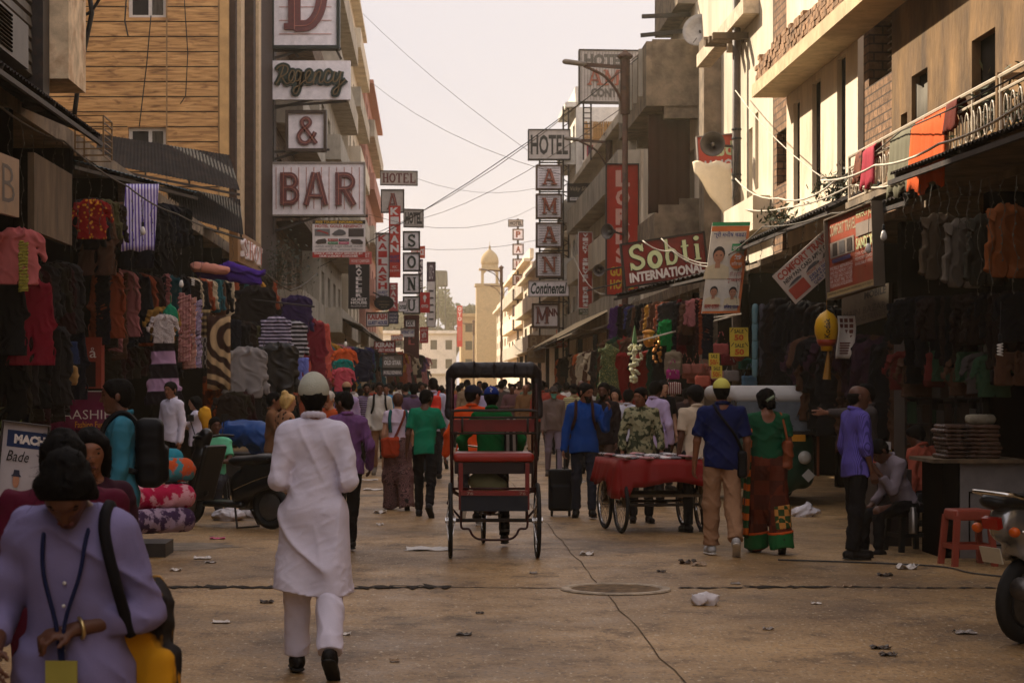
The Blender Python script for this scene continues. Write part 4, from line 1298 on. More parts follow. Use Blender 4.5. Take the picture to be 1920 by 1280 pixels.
        for nm,z0_,z1_,x0_,x1_,mt,inf in bottom.get('bands',()):
            s2 = SDF(); s2.p = sp.p; s2.cuts = list(sp.cuts); s2.wr = (lambda P,i=inf: (w3_(P) + w4_(P)) - i)
            s2.cutf(lambda P,a=z0_,c=z1_,e=x0_,g=x1_: np.maximum(np.maximum(a - P[:,2] + .12 * P[:,0],P[:,2] - c - .12 * P[:,0]),np.maximum(e - P[:,0],P[:,0] - g)))
            soft(nm,s2,res,mt,bo)
    if shoes:
        for sg in (-1,1):
            hip,kne,ank,heel,toe,fd,fn = lp[sg]
            sf = SDF(); sf.cap(heel + fn * .008 * s,toe + fn * .002 * s,.042 * s,.040 * s,.02,(norm(np.cross(fd,fn)),.92)); sf.cap(ank - fn * .03 * s,ank + fn * .012 * s,.044 * s,.040 * s,.03)
            q = heel - fn * .032 * s; sf.cut(-fn,-fn @ q)
            so = soft('shoe',sf,hs,shoes if not isinstance(shoes,tuple) else C('shoe %d %d %d' % shoes,shoes,rough=.6),body)
            ss = SDF(); ss.cap(heel - fn * .028 * s,toe - fn * .028 * s,.043 * s,.042 * s,.01,(fn,.28))
            soft('sole',ss,hs,BLACKR if sum(shoes if isinstance(shoes,tuple) else (0,)) < 400 else WHITEFR,so)
    info = dict(ub=ub,ap=ap,hd=hd,Rl=Rl,s=s,body=body,lp=lp,neckb=neckb,pel=pel)
    return info

def bodyw(info,v):
    """body coordinates to world"""
    b = info['body']
    return Vector(b.location) + Matrix.Rotation(b.rotation_euler.z,3,'Z') @ Vector(v)

def held(o,info):
    """put a soft object built in a person's body axes where the person stands (it stays a thing of its own)"""
    o.location = info['body'].location.copy(); o.rotation_euler = info['body'].rotation_euler.copy(); return o
def backpack(info,label,mat,sc=1.0,name='backpack'):
    s = info['s']; ub = info['ub']; Rl = info['Rl']
    q = SDF(); c = ub((0,-.20,.27))
    q.box(c,np.array((.135,.085,.21)) * s * sc,.06,.01,Rl); q.box(ub((0,-.29,.19)),np.array((.10,.035,.11)) * s * sc,.03,.02,Rl)
    q.wr = wrinkle(.006,16,5)
    o = soft(name,q,.012,mat)
    for sg in (-1,1):
        b = B()
        pts = crom([ub((sg * .07,-.13,.44)),ub((sg * .10,-.03,.545)),ub((sg * .105,.09,.48)),ub((sg * .115,.125,.33)),ub((sg * .15,.05,.2)),ub((sg * .13,-.12,.14))],5)
        b.tube(pts,.020 * s,6); b.build('strap',mat,o,True,loc=None)
    held(o,info)
    return tag(o,label,'bag')

# ================================================================== PEOPLE
def at(px,d): return (px - CX) * d / F
def Hof(py,d): return CZ + (CY - py) * d / F
WK = (0.30,0.10,-0.24,0.35); WK2 = (-0.24,0.35,0.30,0.10); ST = (0.03,0.02,-0.03,0.04)
WHITE = C('white cotton',(210,204,220)); OFFW = C('off white',(196,188,182)); JEAN = C('dark jeans',(34,36,46))
BLKC = C('black cloth',(20,18,20)); DKTR = C('charcoal trousers',(30,27,28)); KHAKI = C('khaki',(148,112,84)); NAVY = C('navy',(16,28,74))

# man in kurta, near
person('person in long white kurta and white skull cap walking away with hands held in front',at(588,11.3),11.3,0.03,1.70,BROWN,
       legs=(.20,.08,-.20,.40),arms=(((-.22,-.12,-1),(.35,.9,-.12)),((.22,-.12,-1),(-.35,.9,-.12))),seed=4,fold=1.0,
       top=dict(m=WHITE,hem=-.46,flare=1.22,name='kurta',ch=.035,loose=1.45),bottom=dict(m=WHITE,loose=1.3),shoes=(18,16,16),
       cap=('skull_cap',M('knit cap',lin((206,206,188)),rough=.9,var=.1,bump=.9,bscale=190)),res=.0075,beard=True,head=(.08,.02),build=.90)
# woman in white tunic, nearest
w2 = person('person in white tunic with lanyard looking down, holding a plastic bag',at(140,5.75),5.75,pi - .05,1.525,DEEP,
       arms=(((-.30,.02,-1),(.88,.55,-.12)),((.28,.02,-1),(-.10,.80,-.30))),head=(.1,.80),hair='tail',build=.98,lean=.08,seed=9,
       top=dict(m=C('shade-toned white tunic',(122,114,152)),hem=-.40,sleeve=.72,neck=.085,collar=False,loose=1.25,name='tunic'),bottom=dict(m=OFFW),res=.0085,curl=.75,hnrm=((0,-.2,-1),(-.6,.2,-.6)),fold=1.7)  # darkened bluish base stands in for deep shade on a white tunic
ub = w2['ub']; bw = w2['body']
LAN = C('lanyard blue',(24,30,62))
b = B(); b.tube(crom([ub((-.075,-.02,.53)),ub((-.068,.10,.44)),ub((-.055,.145,.33)),ub((-.01,.168,.18)),ub((.0,.175,.05)),ub((.02,.165,.18)),ub((.06,.145,.33)),ub((.070,.10,.44)),ub((.075,-.02,.53))],5),.0065,6); b.build('lanyard',LAN,bw,True)
b = B(); b.obox(ub((0,.185,.0)),(.045,0,0),(0,.004,0),(0,0,.055)); b.build('badge',P('badge',(150,140,60)),bw)
S_,E_,W_,fd_ = w2['ap'][-1]
ring = [W_ - fd_ * .02 + np.array((0,cos(a),sin(a))) * .030 for a in np.linspace(0,2 * pi,17)[:-1]]
u_ = norm(np.cross(fd_,(0,0,1))); v_ = np.cross(fd_,u_)
b = B(); b.tube([W_ - fd_ * .02 + (u_ * cos(a) + v_ * sin(a)) * .029 for a in np.linspace(0,2 * pi,17)[:-1]],.006,6,True); wt = b.build('watch',M('gold watch',(.6,.45,.2),rough=.3,metal=.9),bw,True)
b = B(); b.lathe([(.019,0),(.019,.008),(.014,.010)],18,W_ - fd_ * .02 + u_ * .03,u_); b.build('watch_dial',EYEM,wt)
for k in range(4): soft('button',SDF().ell(ub((-.002,.139 + .007 * k - .012 * (k == 0),.30 - .07 * k)),(.006,.006,.006)),.003,WHITEFR,bw)
def plastic_bag(name,label,px,py,d,w,h,col,seed=0):
    q = SDF(); r = np.random.RandomState(seed)
    q.ell((0,0,h * .38),(w * .5,w * .36,h * .40),.05); q.cap((0,0,h * .6),(.01,0,h),w * .16,w * .05,.08)
    for k in range(4): q.ell((r.uniform(-.3,.3) * w,r.uniform(-.2,.2) * w,h * r.uniform(.15,.5)),np.array((.25,.2,.2)) * w,.03)
    q.wr = wrinkle(.016,24,seed)
    o = soft(name,q,.011,col); o.location = W(px,py,d)
    return tag(o,label,'bag')
PLAST = M('thin plastic',lin((205,198,200)),rough=.35,var=.12,bump=.3,bscale=30)
hw = w2['ap'][1][2] + w2['ap'][1][3] * .07
q = plastic_bag('plastic_bag','crumpled translucent white plastic bag held by the person with the lanyard',0,0,1,.20,.30,PLAST,2)
q.location = bodyw(w2,hw) - Vector((.0,0.0,.30))
yb_ = SDF(); c = ub((-.17,-.17,.02)); yb_.box(c,(.10,.13,.21),.06,.02); yb_.box(c + np.array((-.085,.06,-.06)),(.05,.09,.09),.04,.02); yb_.wr = wrinkle(.010,14,3)
o = held(soft('shoulder_bag',yb_,.011,C('mustard bag',(196,138,24),'blotch',(24,18,18),3.2)),w2)
tag(o,'mustard yellow and black shoulder bag hanging behind the person in white tunic','bag')
b = B(); b.tube(crom([ub((-.14,-.20,.18)),ub((-.125,-.09,.46)),ub((-.118,-.01,.53)),ub((-.125,.09,.46)),ub((-.165,.12,.30)),ub((-.20,.06,.12))],6),.017,6); b.build('strap',BLKC,o,True)
person('person with black hair and maroon shawl close behind the person in white tunic',at(118,7.3),7.3,pi,1.50,DEEP,head=(.2,.35),hair='tail',build=1.3,
       top=dict(m=C('maroon shawl',(78,14,36)),hem=-.3,collar=False),bottom=dict(m=BLKC,kind='skirt'),res=.011,seed=2)
person('person with loose dark hair half hidden behind two others by the magenta banner',at(168,8.3),8.3,pi + .3,1.475,BROWN,head=(-.1,.1),hair='long',
       top=dict(m=C('plum top',(48,18,30)),hem=-.1,collar=False),bottom=dict(m=BLKC),res=.012,seed=3)
w5 = person('person in teal shirt with black backpack standing side-on near the magenta banner',at(226,13.4),13.4,pi / 2 + .12,1.69,DEEP,legs=ST,arms=(((-.1,.05,-1),(.0,.25,-1)),((.12,-.05,-1),(.1,.2,-1))),
       top=dict(m=C('teal shirt',(50,112,132)),hem=-.10,loose=1.2),bottom=dict(m=DKTR),res=.0095,seed=6)
backpack(w5,'black backpack worn over a teal shirt',C('black nylon',(13,13,16),rough=.6),1.12)
person('person in rolled white shirt standing among the hung clothes at the stall',at(322,28),28,pi - .75,1.69,BROWN,legs=ST,top=dict(m=WHITE,hem=-.08,loose=1.2),bottom=dict(m=BLKC),head=(.25,.05),res=.012,seed=7)
w7 = person('person with long dark hair holding up yellow cloth beside the stall',at(368,29.5),29.5,pi / 2,1.48,LIGHT,hair='long',arms=(((-.1,.8,-.6),(.1,1,.1)),((.1,.6,-.8),(0,1,.15))),top=dict(m=WHITE,hem=-.1,sleeve=.4,collar=False),bottom=dict(m=BLKC),res=.013,seed=8)
q = SDF(); q.ell((0,0,0),(.10,.08,.13),.02); q.ell((.02,0,-.12),(.07,.06,.1),.03); q.wr = wrinkle(.012,22,4)
o = soft('folded_cloth',q,.014,C('yellow cloth',(206,150,40))); o.location = W(384,778,29.2); tag(o,'bright yellow folded cloth held up by a person at the stall','cloth')
w8 = person('person in mint green polo sitting with arms crossed beside the parked scooter',at(402,25.5),25.5,pi - .15,1.68,DEEP,legs=(1.45,1.45,1.35,1.3),sit=dict(splay=.16),hipz=.47,lean=-.05,
       arms=(((-.25,.35,-.9),(.95,.45,.02)),((.25,.35,-.9),(-.95,.5,.10))),head=(.55,.0),top=dict(m=C('mint polo',(104,188,146)),sleeve=.36),bottom=dict(m=C('grey trousers',(40,40,46))),res=.012,seed=10)
BLON = M('blonde hair',lin((206,168,100)),rough=.55,var=.25,scale=30,aniso=(1,1,.3))
GREYH = M('white hair',lin((190,182,172)),rough=.6,var=.2,scale=30,aniso=(1,1,.3))
BRNH = M('brown hair',lin((84,48,26)),rough=.6,var=.3,scale=30,aniso=(1,1,.3))
w9 = person('person with blonde ponytail in a spotted dress looking toward the shops',at(536,24.3),24.3,-pi / 2 + .5,1.54,LIGHT,hair='topbun',hairm=BLON,head=(-.2,.05),top=dict(m=C('leopard dress',(170,122,90),'spot',(40,22,16),17),sleeve=.3,collar=False,hem=-.05),bottom=dict(m=C('leopard dress',(170,122,90)),kind='skirt'),res=.012,seed=12)
person('person in tan top partly hidden behind the blonde ponytail',at(512,25.4),25.4,-pi / 2,1.55,BROWN,top=dict(m=C('tan top',(120,84,58)),hem=-.1),bottom=dict(m=BLKC),res=.016,seed=13,arms=(((-.2,.3,-1),(.3,.9,-.2)),((.2,.4,-1),(-.1,.9,-.2))))
person('person with white hair and orange top beyond the white skull cap',at(618,25),25,pi - .6,1.57,LIGHT,hair='short',hairm=GREYH,head=(.1,.1),top=dict(m=C('orange top',(186,84,44)),sleeve=.3,collar=False,hem=-.1),bottom=dict(m=DKTR),res=.012,seed=14)
person('person in purple shirt with back turned and head tilted left',at(650,19.5),19.5,.25,1.585,DEEP,legs=WK2,head=(.75,.15),arms=(((-.2,-.05,-1),(0,.3,-1)),((.30,-.25,-1),(.1,.55,-.8))),
       top=dict(m=C('purple shirt',(128,84,138),'stripe',(60,40,66),26),hem=-.09,loose=1.15,cm=C('purple collar',(128,84,138))),bottom=dict(m=DKTR),res=.0095,seed=15)
w13 = person('person in pale grey shirt with backpack straps walking toward the viewer',at(712,36),36,pi,1.70,DEEP,legs=WK,top=dict(m=C('pale grey shirt',(186,180,170)),hem=-.1,belly=1,vneck=1),bottom=dict(m=KHAKI),res=.014,seed=16,shoes=(120,110,100))
backpack(w13,'dark backpack on a person in pale grey shirt',BLKC)
person('person in dark jumper with pale stripes behind the pale grey shirt',at(688,38),38,pi,1.68,DEEP,legs=WK,beard=True,top=dict(m=C('striped jumper',(20,18,26),'band',(150,130,160),9),hem=-.08,collar=False),bottom=dict(m=DKTR),res=.016,seed=17)
person('person in lilac shirt and tan cap walking away near the left stalls',at(650,35),35,.2,1.69,BROWN,legs=WK2,cap=('cap',C('tan cap',(160,122,92))),top=dict(m=C('lilac shirt',(160,140,178)),hem=-.1),bottom=dict(m=JEAN),res=.016,feat=False,seed=18)
w16 = person('person in white top and patterned maxi skirt with orange bag walking away',at(746,26.2),26.2,.12,1.535,LIGHT,legs=(.14,.1,-.2,.35),hairm=BRNH,top=dict(m=C('pink white top',(204,186,204)),sleeve=.22,collar=False,hem=-.02),bottom=dict(m=C('paisley skirt',(120,88,84),'ring',(64,42,44),15),kind='skirt'),res=.0105,feat=False,seed=19,shoes=(24,20,20))
ub = w16['ub']
q = SDF(); q.box(ub((-.13,-.15,-.02)),(.12,.06,.13),.05,.02); q.wr = wrinkle(.014,22,8)
o = held(soft('shoulder_bag',q,.012,C('rust orange bag',(158,58,30))),w16); tag(o,'rust orange cloth bag slung across a white top','bag')
b = B(); b.tube(crom([ub((-.08,-.16,.08)),ub((0,-.155,.25)),ub((.08,-.13,.44)),ub((.09,-.02,.51)),ub((.07,.10,.42))],6),.016,6); b.build('strap',C('rust strap',(116,44,28)),o,True)
b = B(); 
for sg in (-1,1): b.tube(crom([ub((sg * .12,-.10,.20)),ub((sg * .135,-.115,.38)),ub((sg * .115,-.06,.50)),ub((sg * .10,.05,.5))],5),.022,6)
b.build('strap_pair',C('teal strap',(24,84,84)),w16['body'],True)
person('person in green t-shirt and black jeans walking away beside the patterned skirt',at(797,24.8),24.8,-.12,1.60,DEEP,legs=(.20,.06,-.26,.38),head=(-.5,.15),arms=(((-.22,-.1,-1),(-.12,.22,-1)),((.35,.25,-1),(.05,.9,-.35))),
       top=dict(m=C('green tee',(14,120,88)),sleeve=.36,collar=False,hem=-.10,loose=1.15),bottom=dict(m=BLKC),res=.0095,feat=True,seed=20,shoes=(40,40,44))
person('person in dusky purple shirt seen from behind beyond the green t-shirt',at(776,33),33,0,1.685,DEEP,legs=WK,top=dict(m=C('dusky purple',(92,72,98)),hem=-.1),bottom=dict(m=DKTR),res=.016,feat=False,seed=21)
w19 = person('person in pale shirt with red backpack walking away near the rickshaw',at(812,34),34,0,1.77,BROWN,legs=WK2,top=dict(m=C('pale blue shirt',(180,180,204)),hem=-.1),bottom=dict(m=JEAN),res=.016,feat=False,seed=22)
backpack(w19,'bright red backpack on a person in pale shirt',C('red nylon',(196,50,36),rough=.6))
person('person in white tunic walking away just left of the rickshaw canopy',at(827,39),39,0,1.62,BROWN,legs=WK,top=dict(m=OFFW,hem=-.3,collar=False),bottom=dict(m=OFFW),res=.018,feat=False,seed=23)
# rickshaw rider and the man walking past him
w21 = person('person in green long sleeves and blue cap pedalling the cycle rickshaw',at(922,20.0),20.0,0,1.62,DEEP,legs=(1.15,1.45,.35,.30),sit=dict(splay=.10),hipz=.895,lean=.14,head=(-.08,.05),arms=(((-.55,.2,-.85),(.1,.85,-.55)),((.55,.2,-.85),(-.1,.85,-.55))),
       cap=('cap',C('blue cap',(20,48,120)),C('blue cap brim',(14,34,92))),top=dict(m=C('bottle green',(6,96,44)),collar=True,ch=.03,loose=1.3),bottom=dict(m=BLKC),res=.0095,seed=24,feat=False)
hd = w21['hd']
b = B(); b.tube([hd((-.012,-.101,.10)),hd((.014,-.104,.085)),hd((-.004,-.113,.07)),hd((.002,-.115,.05))],.006,5); b.build('cap_mark',WHITEFR,w21['body'])
ub = w21['ub']
q = SDF(); q.box(ub((.20,-.12,.22)),(.06,.07,.20),.04,.02); q.wr = wrinkle(.01,20,2)
o = held(soft('shoulder_bag',q,.012,C('black white strap bag',(22,20,22),'stripe',(150,146,140),5)),w21); tag(o,'dark striped bag worn on the shoulder of the rickshaw rider','bag')
person('person in orange hooded top and dark cap walking beside the rickshaw',at(884,23.2),23.2,.0,1.665,BROWN,legs=(-.42,.75,.28,.05),head=(-.85,.1),cap=('cap',C('dark cap',(24,26,44)),C('green brim',(40,96,50))),
       arms=(((-.45,-.15,-1),(-.15,.35,-1)),((.2,.1,-1),(0,.4,-1))),top=dict(m=C('orange hoodie',(208,76,24)),hem=-.12,loose=1.25),bottom=dict(m=BLKC),res=.0105,seed=25,shoes=(150,146,142))
person('person in grey shirt and cap with a pale green face mask',at(1038,35.6),35.6,pi,1.60,BROWN,legs=(.18,.05,-.15,.3),cap=('cap',C('grey cap',(66,58,54))),mask=C('mask green',(110,178,160)),top=dict(m=C('taupe shirt',(104,88,82)),hem=-.08,belly=1),bottom=dict(m=C('lavender grey trousers',(120,108,122))),res=.0125,seed=26,shoes=(70,62,58))
w23 = person('person in royal blue shirt pulling a black suitcase and looking sideways',at(1095,24.6),24.6,pi - .05,1.665,BROWN,legs=(.22,.06,-.08,.12),head=(.75,.12),beard=True,arms=(((-.38,.25,-.9),(-.15,.42,1)),((.24,.02,-1),(.12,.10,-1))),
       top=dict(m=C('royal blue shirt',(14,62,132)),hem=-.12,loose=1.2,vneck=1),bottom=dict(m=JEAN),res=.0095,seed=27,curl=.8)
backpack(w23,'dark backpack with brown straps over a royal blue shirt',C('brown backpack',(58,32,24)),.9)
person('person in dark shirt with beard close behind the royal blue shirt',at(1133,27.2),27.2,pi - .4,1.68,DEEP,legs=WK,beard=True,top=dict(m=C('dark brown shirt',(34,24,24)),hem=-.1),bottom=dict(m=C('brown trousers',(72,56,46))),res=.013,seed=28,arms=(((-.2,.1,-1),(0,.4,-1)),((.3,.4,-.8),(-.1,.8,.6))),shoes=(110,96,84))
person('person with tied hair in black top with white patterned sleeves facing the viewer',at(1154,32),32,pi,1.59,LIGHT,legs=WK2,hair='low_bun',head=(-.3,0),top=dict(m=C('black white print',(26,22,26),'blotch',(150,140,136),16),hem=-.1,collar=False),bottom=dict(m=JEAN),res=.0135,seed=29)
person('person in plain white shirt and black trousers facing the stalls',at(1178,29),29,-.5,1.58,BROWN,legs=ST,top=dict(m=C('soft white shirt',(196,194,206)),hem=-.05),bottom=dict(m=BLKC),res=.014,feat=False,seed=30)
person('person in green leaf print shirt leaning on the red covered cart',at(1202,23.75),23.75,pi,1.62,BROWN,legs=ST,head=(-.65,.05),lean=.05,arms=(((-.28,.12,-1),(-.05,.35,-1)),((.28,.12,-1),(.05,.35,-1))),
       top=dict(m=C('leaf print',(150,146,112),'blotch',(58,64,44),15),sleeve=.85,hem=-.12,vneck=1,loose=1.15),bottom=dict(m=DKTR),res=.0095,seed=31)
person('person in lavender shirt seen from behind at the bag stall',at(1226,27),27,-.45,1.70,DEEP,legs=ST,head=(-.3,.2),top=dict(m=C('lavender shirt',(184,166,202)),hem=-.16,loose=1.3),bottom=dict(m=DKTR),res=.0125,seed=32,feat=False,arms=(((-.2,0,-1),(0,.3,-1)),((.25,-.1,-1),(.05,.35,-1))))
person('person with swept hair in black t-shirt beside the hanging handbags',at(1242,31),31,pi + .25,1.72,LIGHT,legs=ST,top=dict(m=BLKC,sleeve=.35,collar=False,hem=-.1),bottom=dict(m=DKTR),res=.0135,seed=33,head=(.1,.05))
person('person in cream short sleeved shirt and black cap near the red cart',at(1306,22.2),22.2,.25,1.64,DEEP,legs=ST,cap=('cap',BLKC),head=(.3,.05),top=dict(m=C('cream shirt',(196,178,154)),sleeve=.36,hem=-.12,loose=1.15),bottom=dict(m=BLKC),res=.0105,seed=34,feat=False)
w31 = person('person in navy polo, khaki trousers and lime cap walking away',at(1353,19.25),19.25,-.02,1.70,BROWN,legs=(.06,.04,-.18,.42),cap=('cap',C('lime cap',(196,190,92))),arms=(((-.22,.02,-1),(-.08,.25,-1)),((.24,-.05,-1),(.06,.25,-1))),build=1.12,
       top=dict(m=NAVY,sleeve=.42,hem=-.09,loose=1.3),bottom=dict(m=KHAKI,loose=1.32),res=.009,seed=35,feat=False,shoes=(170,168,166))
ub = w31['ub']
q = SDF(); q.box(ub((.19,-.02,-.05)),(.05,.10,.13),.03,.01); q.wr = wrinkle(.006,18,2)
o = held(soft('shoulder_bag',q,.01,C('black bag',(12,12,14),rough=.5)),w31); tag(o,'plain black cross-body bag at the hip of the navy polo','bag')
b = B(); b.tube(crom([ub((.19,-.06,.08)),ub((.10,-.16,.25)),ub((-.03,-.155,.42)),ub((-.085,-.04,.525)),ub((-.07,.10,.44))],6),.014,6); b.build('strap',BLKC,o,True)
w32 = person('person in green blouse and brown printed sari walking away',at(1438,19.5),19.5,.04,1.61,BROWN,legs=(.10,.05,-.16,.40),hair='low_bun',head=(.25,.05),arms=(((-.14,-.02,-1),(.05,.15,-1)),((.18,-.08,-1),(-.1,.5,-1))),build=1.12,
       top=dict(m=C('green blouse',(18,74,46)),sleeve=.34,lowback=1,collar=False,hem=.02,name='blouse'),bottom=dict(m=C('printed sari',(92,38,20),'check',(70,28,17),7),kind='sari',bands=(('sari_hem',.05,.21,-.5,.5,C('sari border',(24,84,40)),.008),('sari_edge',.19,.215,-.5,.5,C('sari orange',(178,72,22)),.012),('sari_panel',.24,.46,.03,.2,C('sari check',(176,120,58),'check',(44,64,30),16),.008))),res=.0095,seed=36,feat=False,shoes=(26,20,18))
ub = w32['ub']; pel = w32['pel']
b = B(); b.sheet([[Vector((-.17 - .03 * j / 10 - .04 * sin(i * .9) * (j / 12),-.10 + .20 * i / 8,1.20 - 1.05 * j / 12 + .02 * sin(i))) for j in range(13)] for i in range(9)],.012)
b.build('sari_drape',C('sari drape',(30,66,36),'band',(190,92,26),2.2),w32['body'],True)
q = SDF(); q.box(ub((.20,-.03,.08)),(.05,.11,.15),.045,.02); q.wr = wrinkle(.012,18,5)
o = held(soft('shoulder_bag',q,.011,C('tan leather',(122,62,34),rough=.5)),w32); tag(o,'tan leather shoulder bag hanging beside the green blouse','bag')
b = B(); b.tube(crom([ub((.20,-.10,.20)),ub((.16,-.09,.40)),ub((.135,-.02,.515)),ub((.15,.07,.40)),ub((.20,.04,.22))],6),.012,6); b.build('strap',C('tan strap',(140,76,42)),o,True)
b = B(); b.tube([w32['hd']((-.05,-.115,-.02)),w32['hd']((.03,-.13,.03))],.016,8); b.build('hair_clip',P('hair clip',(120,132,104)),w32['body'],True)
person('balding person in striped violet shirt and black trousers standing side-on',at(1606,18.8),18.8,-pi / 2 + .25,1.65,DEEP,legs=(.06,.02,-.10,.05),bald=True,head=(-.25,.02),build=1.06,arms=(((-.14,-.10,-1),(-.02,.22,-1)),((.16,-.02,-1),(.05,.3,-1))),
       top=dict(m=C('violet striped shirt',(104,92,176),'stripe',(64,56,122),24),hem=-.12,sleeve=.62,loose=1.35,cm=C('violet collar',(104,92,176)),belly=1),bottom=dict(m=BLKC,loose=1.15),res=.009,seed=37)
person('person reaching an arm to the auto rickshaw roof behind the violet shirt',at(1626,21.4),21.4,pi / 2,1.66,BROWN,legs=ST,arms=(((-.1,.95,.0),(-.1,1,.02)),((.1,0,-1),(.1,.2,-1))),top=dict(m=C('grey sleeve shirt',(72,64,62)),hem=-.1,sleeve=.85),bottom=dict(m=BLKC),res=.013,seed=38)
person('person in grey shirt slumped on a stool with a hand on the face',at(1698,19.6),19.6,pi / 2 + .35,1.62,DEEP,legs=(1.5,1.5,1.35,1.35),sit=dict(splay=.12),hipz=.47,lean=.42,head=(.1,.35),arms=(((-.1,.75,-.75),(.2,.25,1)),((.12,.35,-1),(-.1,1,-.35))),
       top=dict(m=C('ash shirt',(122,110,116)),sleeve=.8,loose=1.2),bottom=dict(m=BLKC),res=.0105,seed=39)
person('person in salmon shirt sitting beyond the slumped person at the stall',at(1738,21.2),21.2,.5,1.62,DEEP,legs=(1.5,1.5,1.4,1.4),sit=dict(splay=.12),hipz=.50,lean=.18,head=(.5,.2),top=dict(m=C('salmon shirt',(168,82,62))),bottom=dict(m=BLKC),res=.013,seed=40,feat=False)

# people further up the street: each one its own figure
MID = [  # px, top, depth, facing, shirt, trousers, legs, extras, label
 (662,717,46,.1,(196,190,186),JEAN,WK,{},'person in crumpled white shirt beyond the lilac shirt and tan cap'),
 (676,727,43,0,(26,22,26),DKTR,WK2,{},'person in black shirt between the lilac shirt and striped jumper'),
 (724,720,44,pi,(52,120,160),JEAN,WK,{},'person in sky blue shirt behind the pale grey shirt'),
 (733,722,48,0,(170,160,196),DKTR,WK2,{},'person in pale lavender shirt walking away by the mobile repairing plate'),
 (749,716,52,0,(198,188,176),KHAKI,WK,{},'person in ivory shirt walking away under the guest house boards'),
 (760,722,50,.3,(150,40,24),DKTR,WK2,dict(head=(.8,0)),'person in brick red shirt turning toward the left stalls'),
 (767,716,55,0,(60,130,130),JEAN,WK,{},'person in dull teal shirt ahead of the brick red shirt'),
 (737,714,63,0,(190,160,60),JEAN,WK2,{},'person in yellow shirt far along the left stalls'),
 (876,711,46,0,(130,108,84),KHAKI,WK,{},'person in olive tan shirt seen through the rickshaw canopy frame'),
 (909,716,44,0,(166,156,188),JEAN,WK2,{},'person in lilac grey shirt between the two riders in the canopy frame'),
 (946,710,58,0,(190,180,160),JEAN,WK,{},'person in white with a dark strap seen past the blue cap'),
 (960,719,47,pi,(92,60,62),DKTR,WK2,dict(arms=(((-.3,.1,-1),(.7,.8,.1)),((.3,.1,-1),(-.7,.8,.1)))),'person in dusty mauve shirt with folded hands seen through the rickshaw'),
 (985,720,46,pi,(112,78,48),KHAKI,WK,dict(bald=True),'bald person in brown tunic approaching at the right of the rickshaw frame'),
 (973,714,60,pi,(160,110,86),DKTR,WK2,{},'person in peach shirt behind the mauve and brown figures'),
 (1016,713,42,0,(150,62,50),DKTR,WK,{},'person in red striped shirt walking away right of the rickshaw'),
 (1062,716,48,0,(206,198,190),KHAKI,WK2,{},'person in white t-shirt with dark cross strap walking away'),
 (1076,719,37,.2,(128,122,84),DKTR,WK,dict(pat=('band',(176,166,128),8)),'person in olive striped t-shirt beside the masked person'),
 (1090,712,40,pi,(140,48,34),DKTR,WK2,dict(bald=True),'balding person in dark red behind the royal blue shirt'),
 (1146,722,35,.1,(158,92,84),JEAN,WK,{},'person in faded pink checked shirt near the green sequined dress'),
 (1165,716,39,.2,(22,20,24),DKTR,ST,{},'person in black at the dress stall behind the patterned sleeves'),
 (1192,717,41,pi - .4,(30,26,30),DKTR,ST,{},'person in dark clothes by the red hanging dresses'),
 (1288,727,33,-.3,(52,38,36),DKTR,ST,{},'person in dark brown shirt at the handbag stall behind the cream shirt'),
]
for i,(px,py,d,fc,col,bt,lg,ex,lb) in enumerate(MID):
    ex = dict(ex); pt = ex.pop('pat',None)
    person(lb,at(px,d),d,fc,Hof(py,d) + .005,(BROWN,DEEP)[i % 2],legs=lg,top=dict(m=C('mid shirt %d' % i,col,*(pt or ())),hem=-.1,collar=i % 2 == 0),bottom=dict(m=bt),res=.019,feat=abs(fc) > 1.5,seed=50 + i,hands=d < 47,**ex)
# prototypes shared by the farthest walkers
FARC = [(150,60,40),(190,180,170),(60,70,110),(180,140,60),(40,40,46),(120,60,80),(90,110,90),(200,190,190),(160,90,50),(70,60,56)]
FAR = [(686,716,70),(703,714,78),(752,713,72),(777,713,74),(784,716,66),(798,714,82),(828,713,72),(838,715,95),(852,716,104),(866,714,66),(896,716,110),(932,715,68),(938,713,80),(955,716,92),(967,717,100),(996,716,76),(1004,717,98),(1024,716,70),(1032,717,110),(1041,713,84),(1050,712,79),(1053,719,62),(1068,716,90),(1082,717,73),(1100,716,66),(1110,717,84),(1121,716,72),(632,714,58),(612,716,50),(668,713,54),(699,715,52),(729,713,57),(761,716,47),(792,715,49),(818,712,53),(860,715,51),(899,713,54),(940,717,48),(990,713,53),(1010,716,49),(1047,717,46),(1071,713,56),(1089,716,50),(1117,714,52),(1137,716,48),(1176,713,52),(1210,716,45),(1262,717,41),(655,713,66),(690,712,60),(719,714,64),(744,711,56),(788,712,57),(806,713,61),(846,713,56),(889,713,62),(926,713,70),(1000,712,58),(1044,714,60),(1096,713,55),(1128,714,60),(1150,713,58),(815,717,125),(880,718,135),(920,718,145),(1012,718,130),(846,718,150),(975,718,155),(1060,718,120)]
protos = []
for k in range(5):
    protos.append(person('far walker',0,0,(0,pi,0,pi,.4)[k],1.68,(BROWN,DEEP)[k % 2],legs=(WK,WK2)[k % 2],top=dict(m=C('far shirt',(120,110,100)),hem=-.1,collar=False),bottom=dict(m=(DKTR,KHAKI,JEAN)[k % 3]),res=.026,feat=False,seed=90 + k,hands=False)['body'])
used = set()
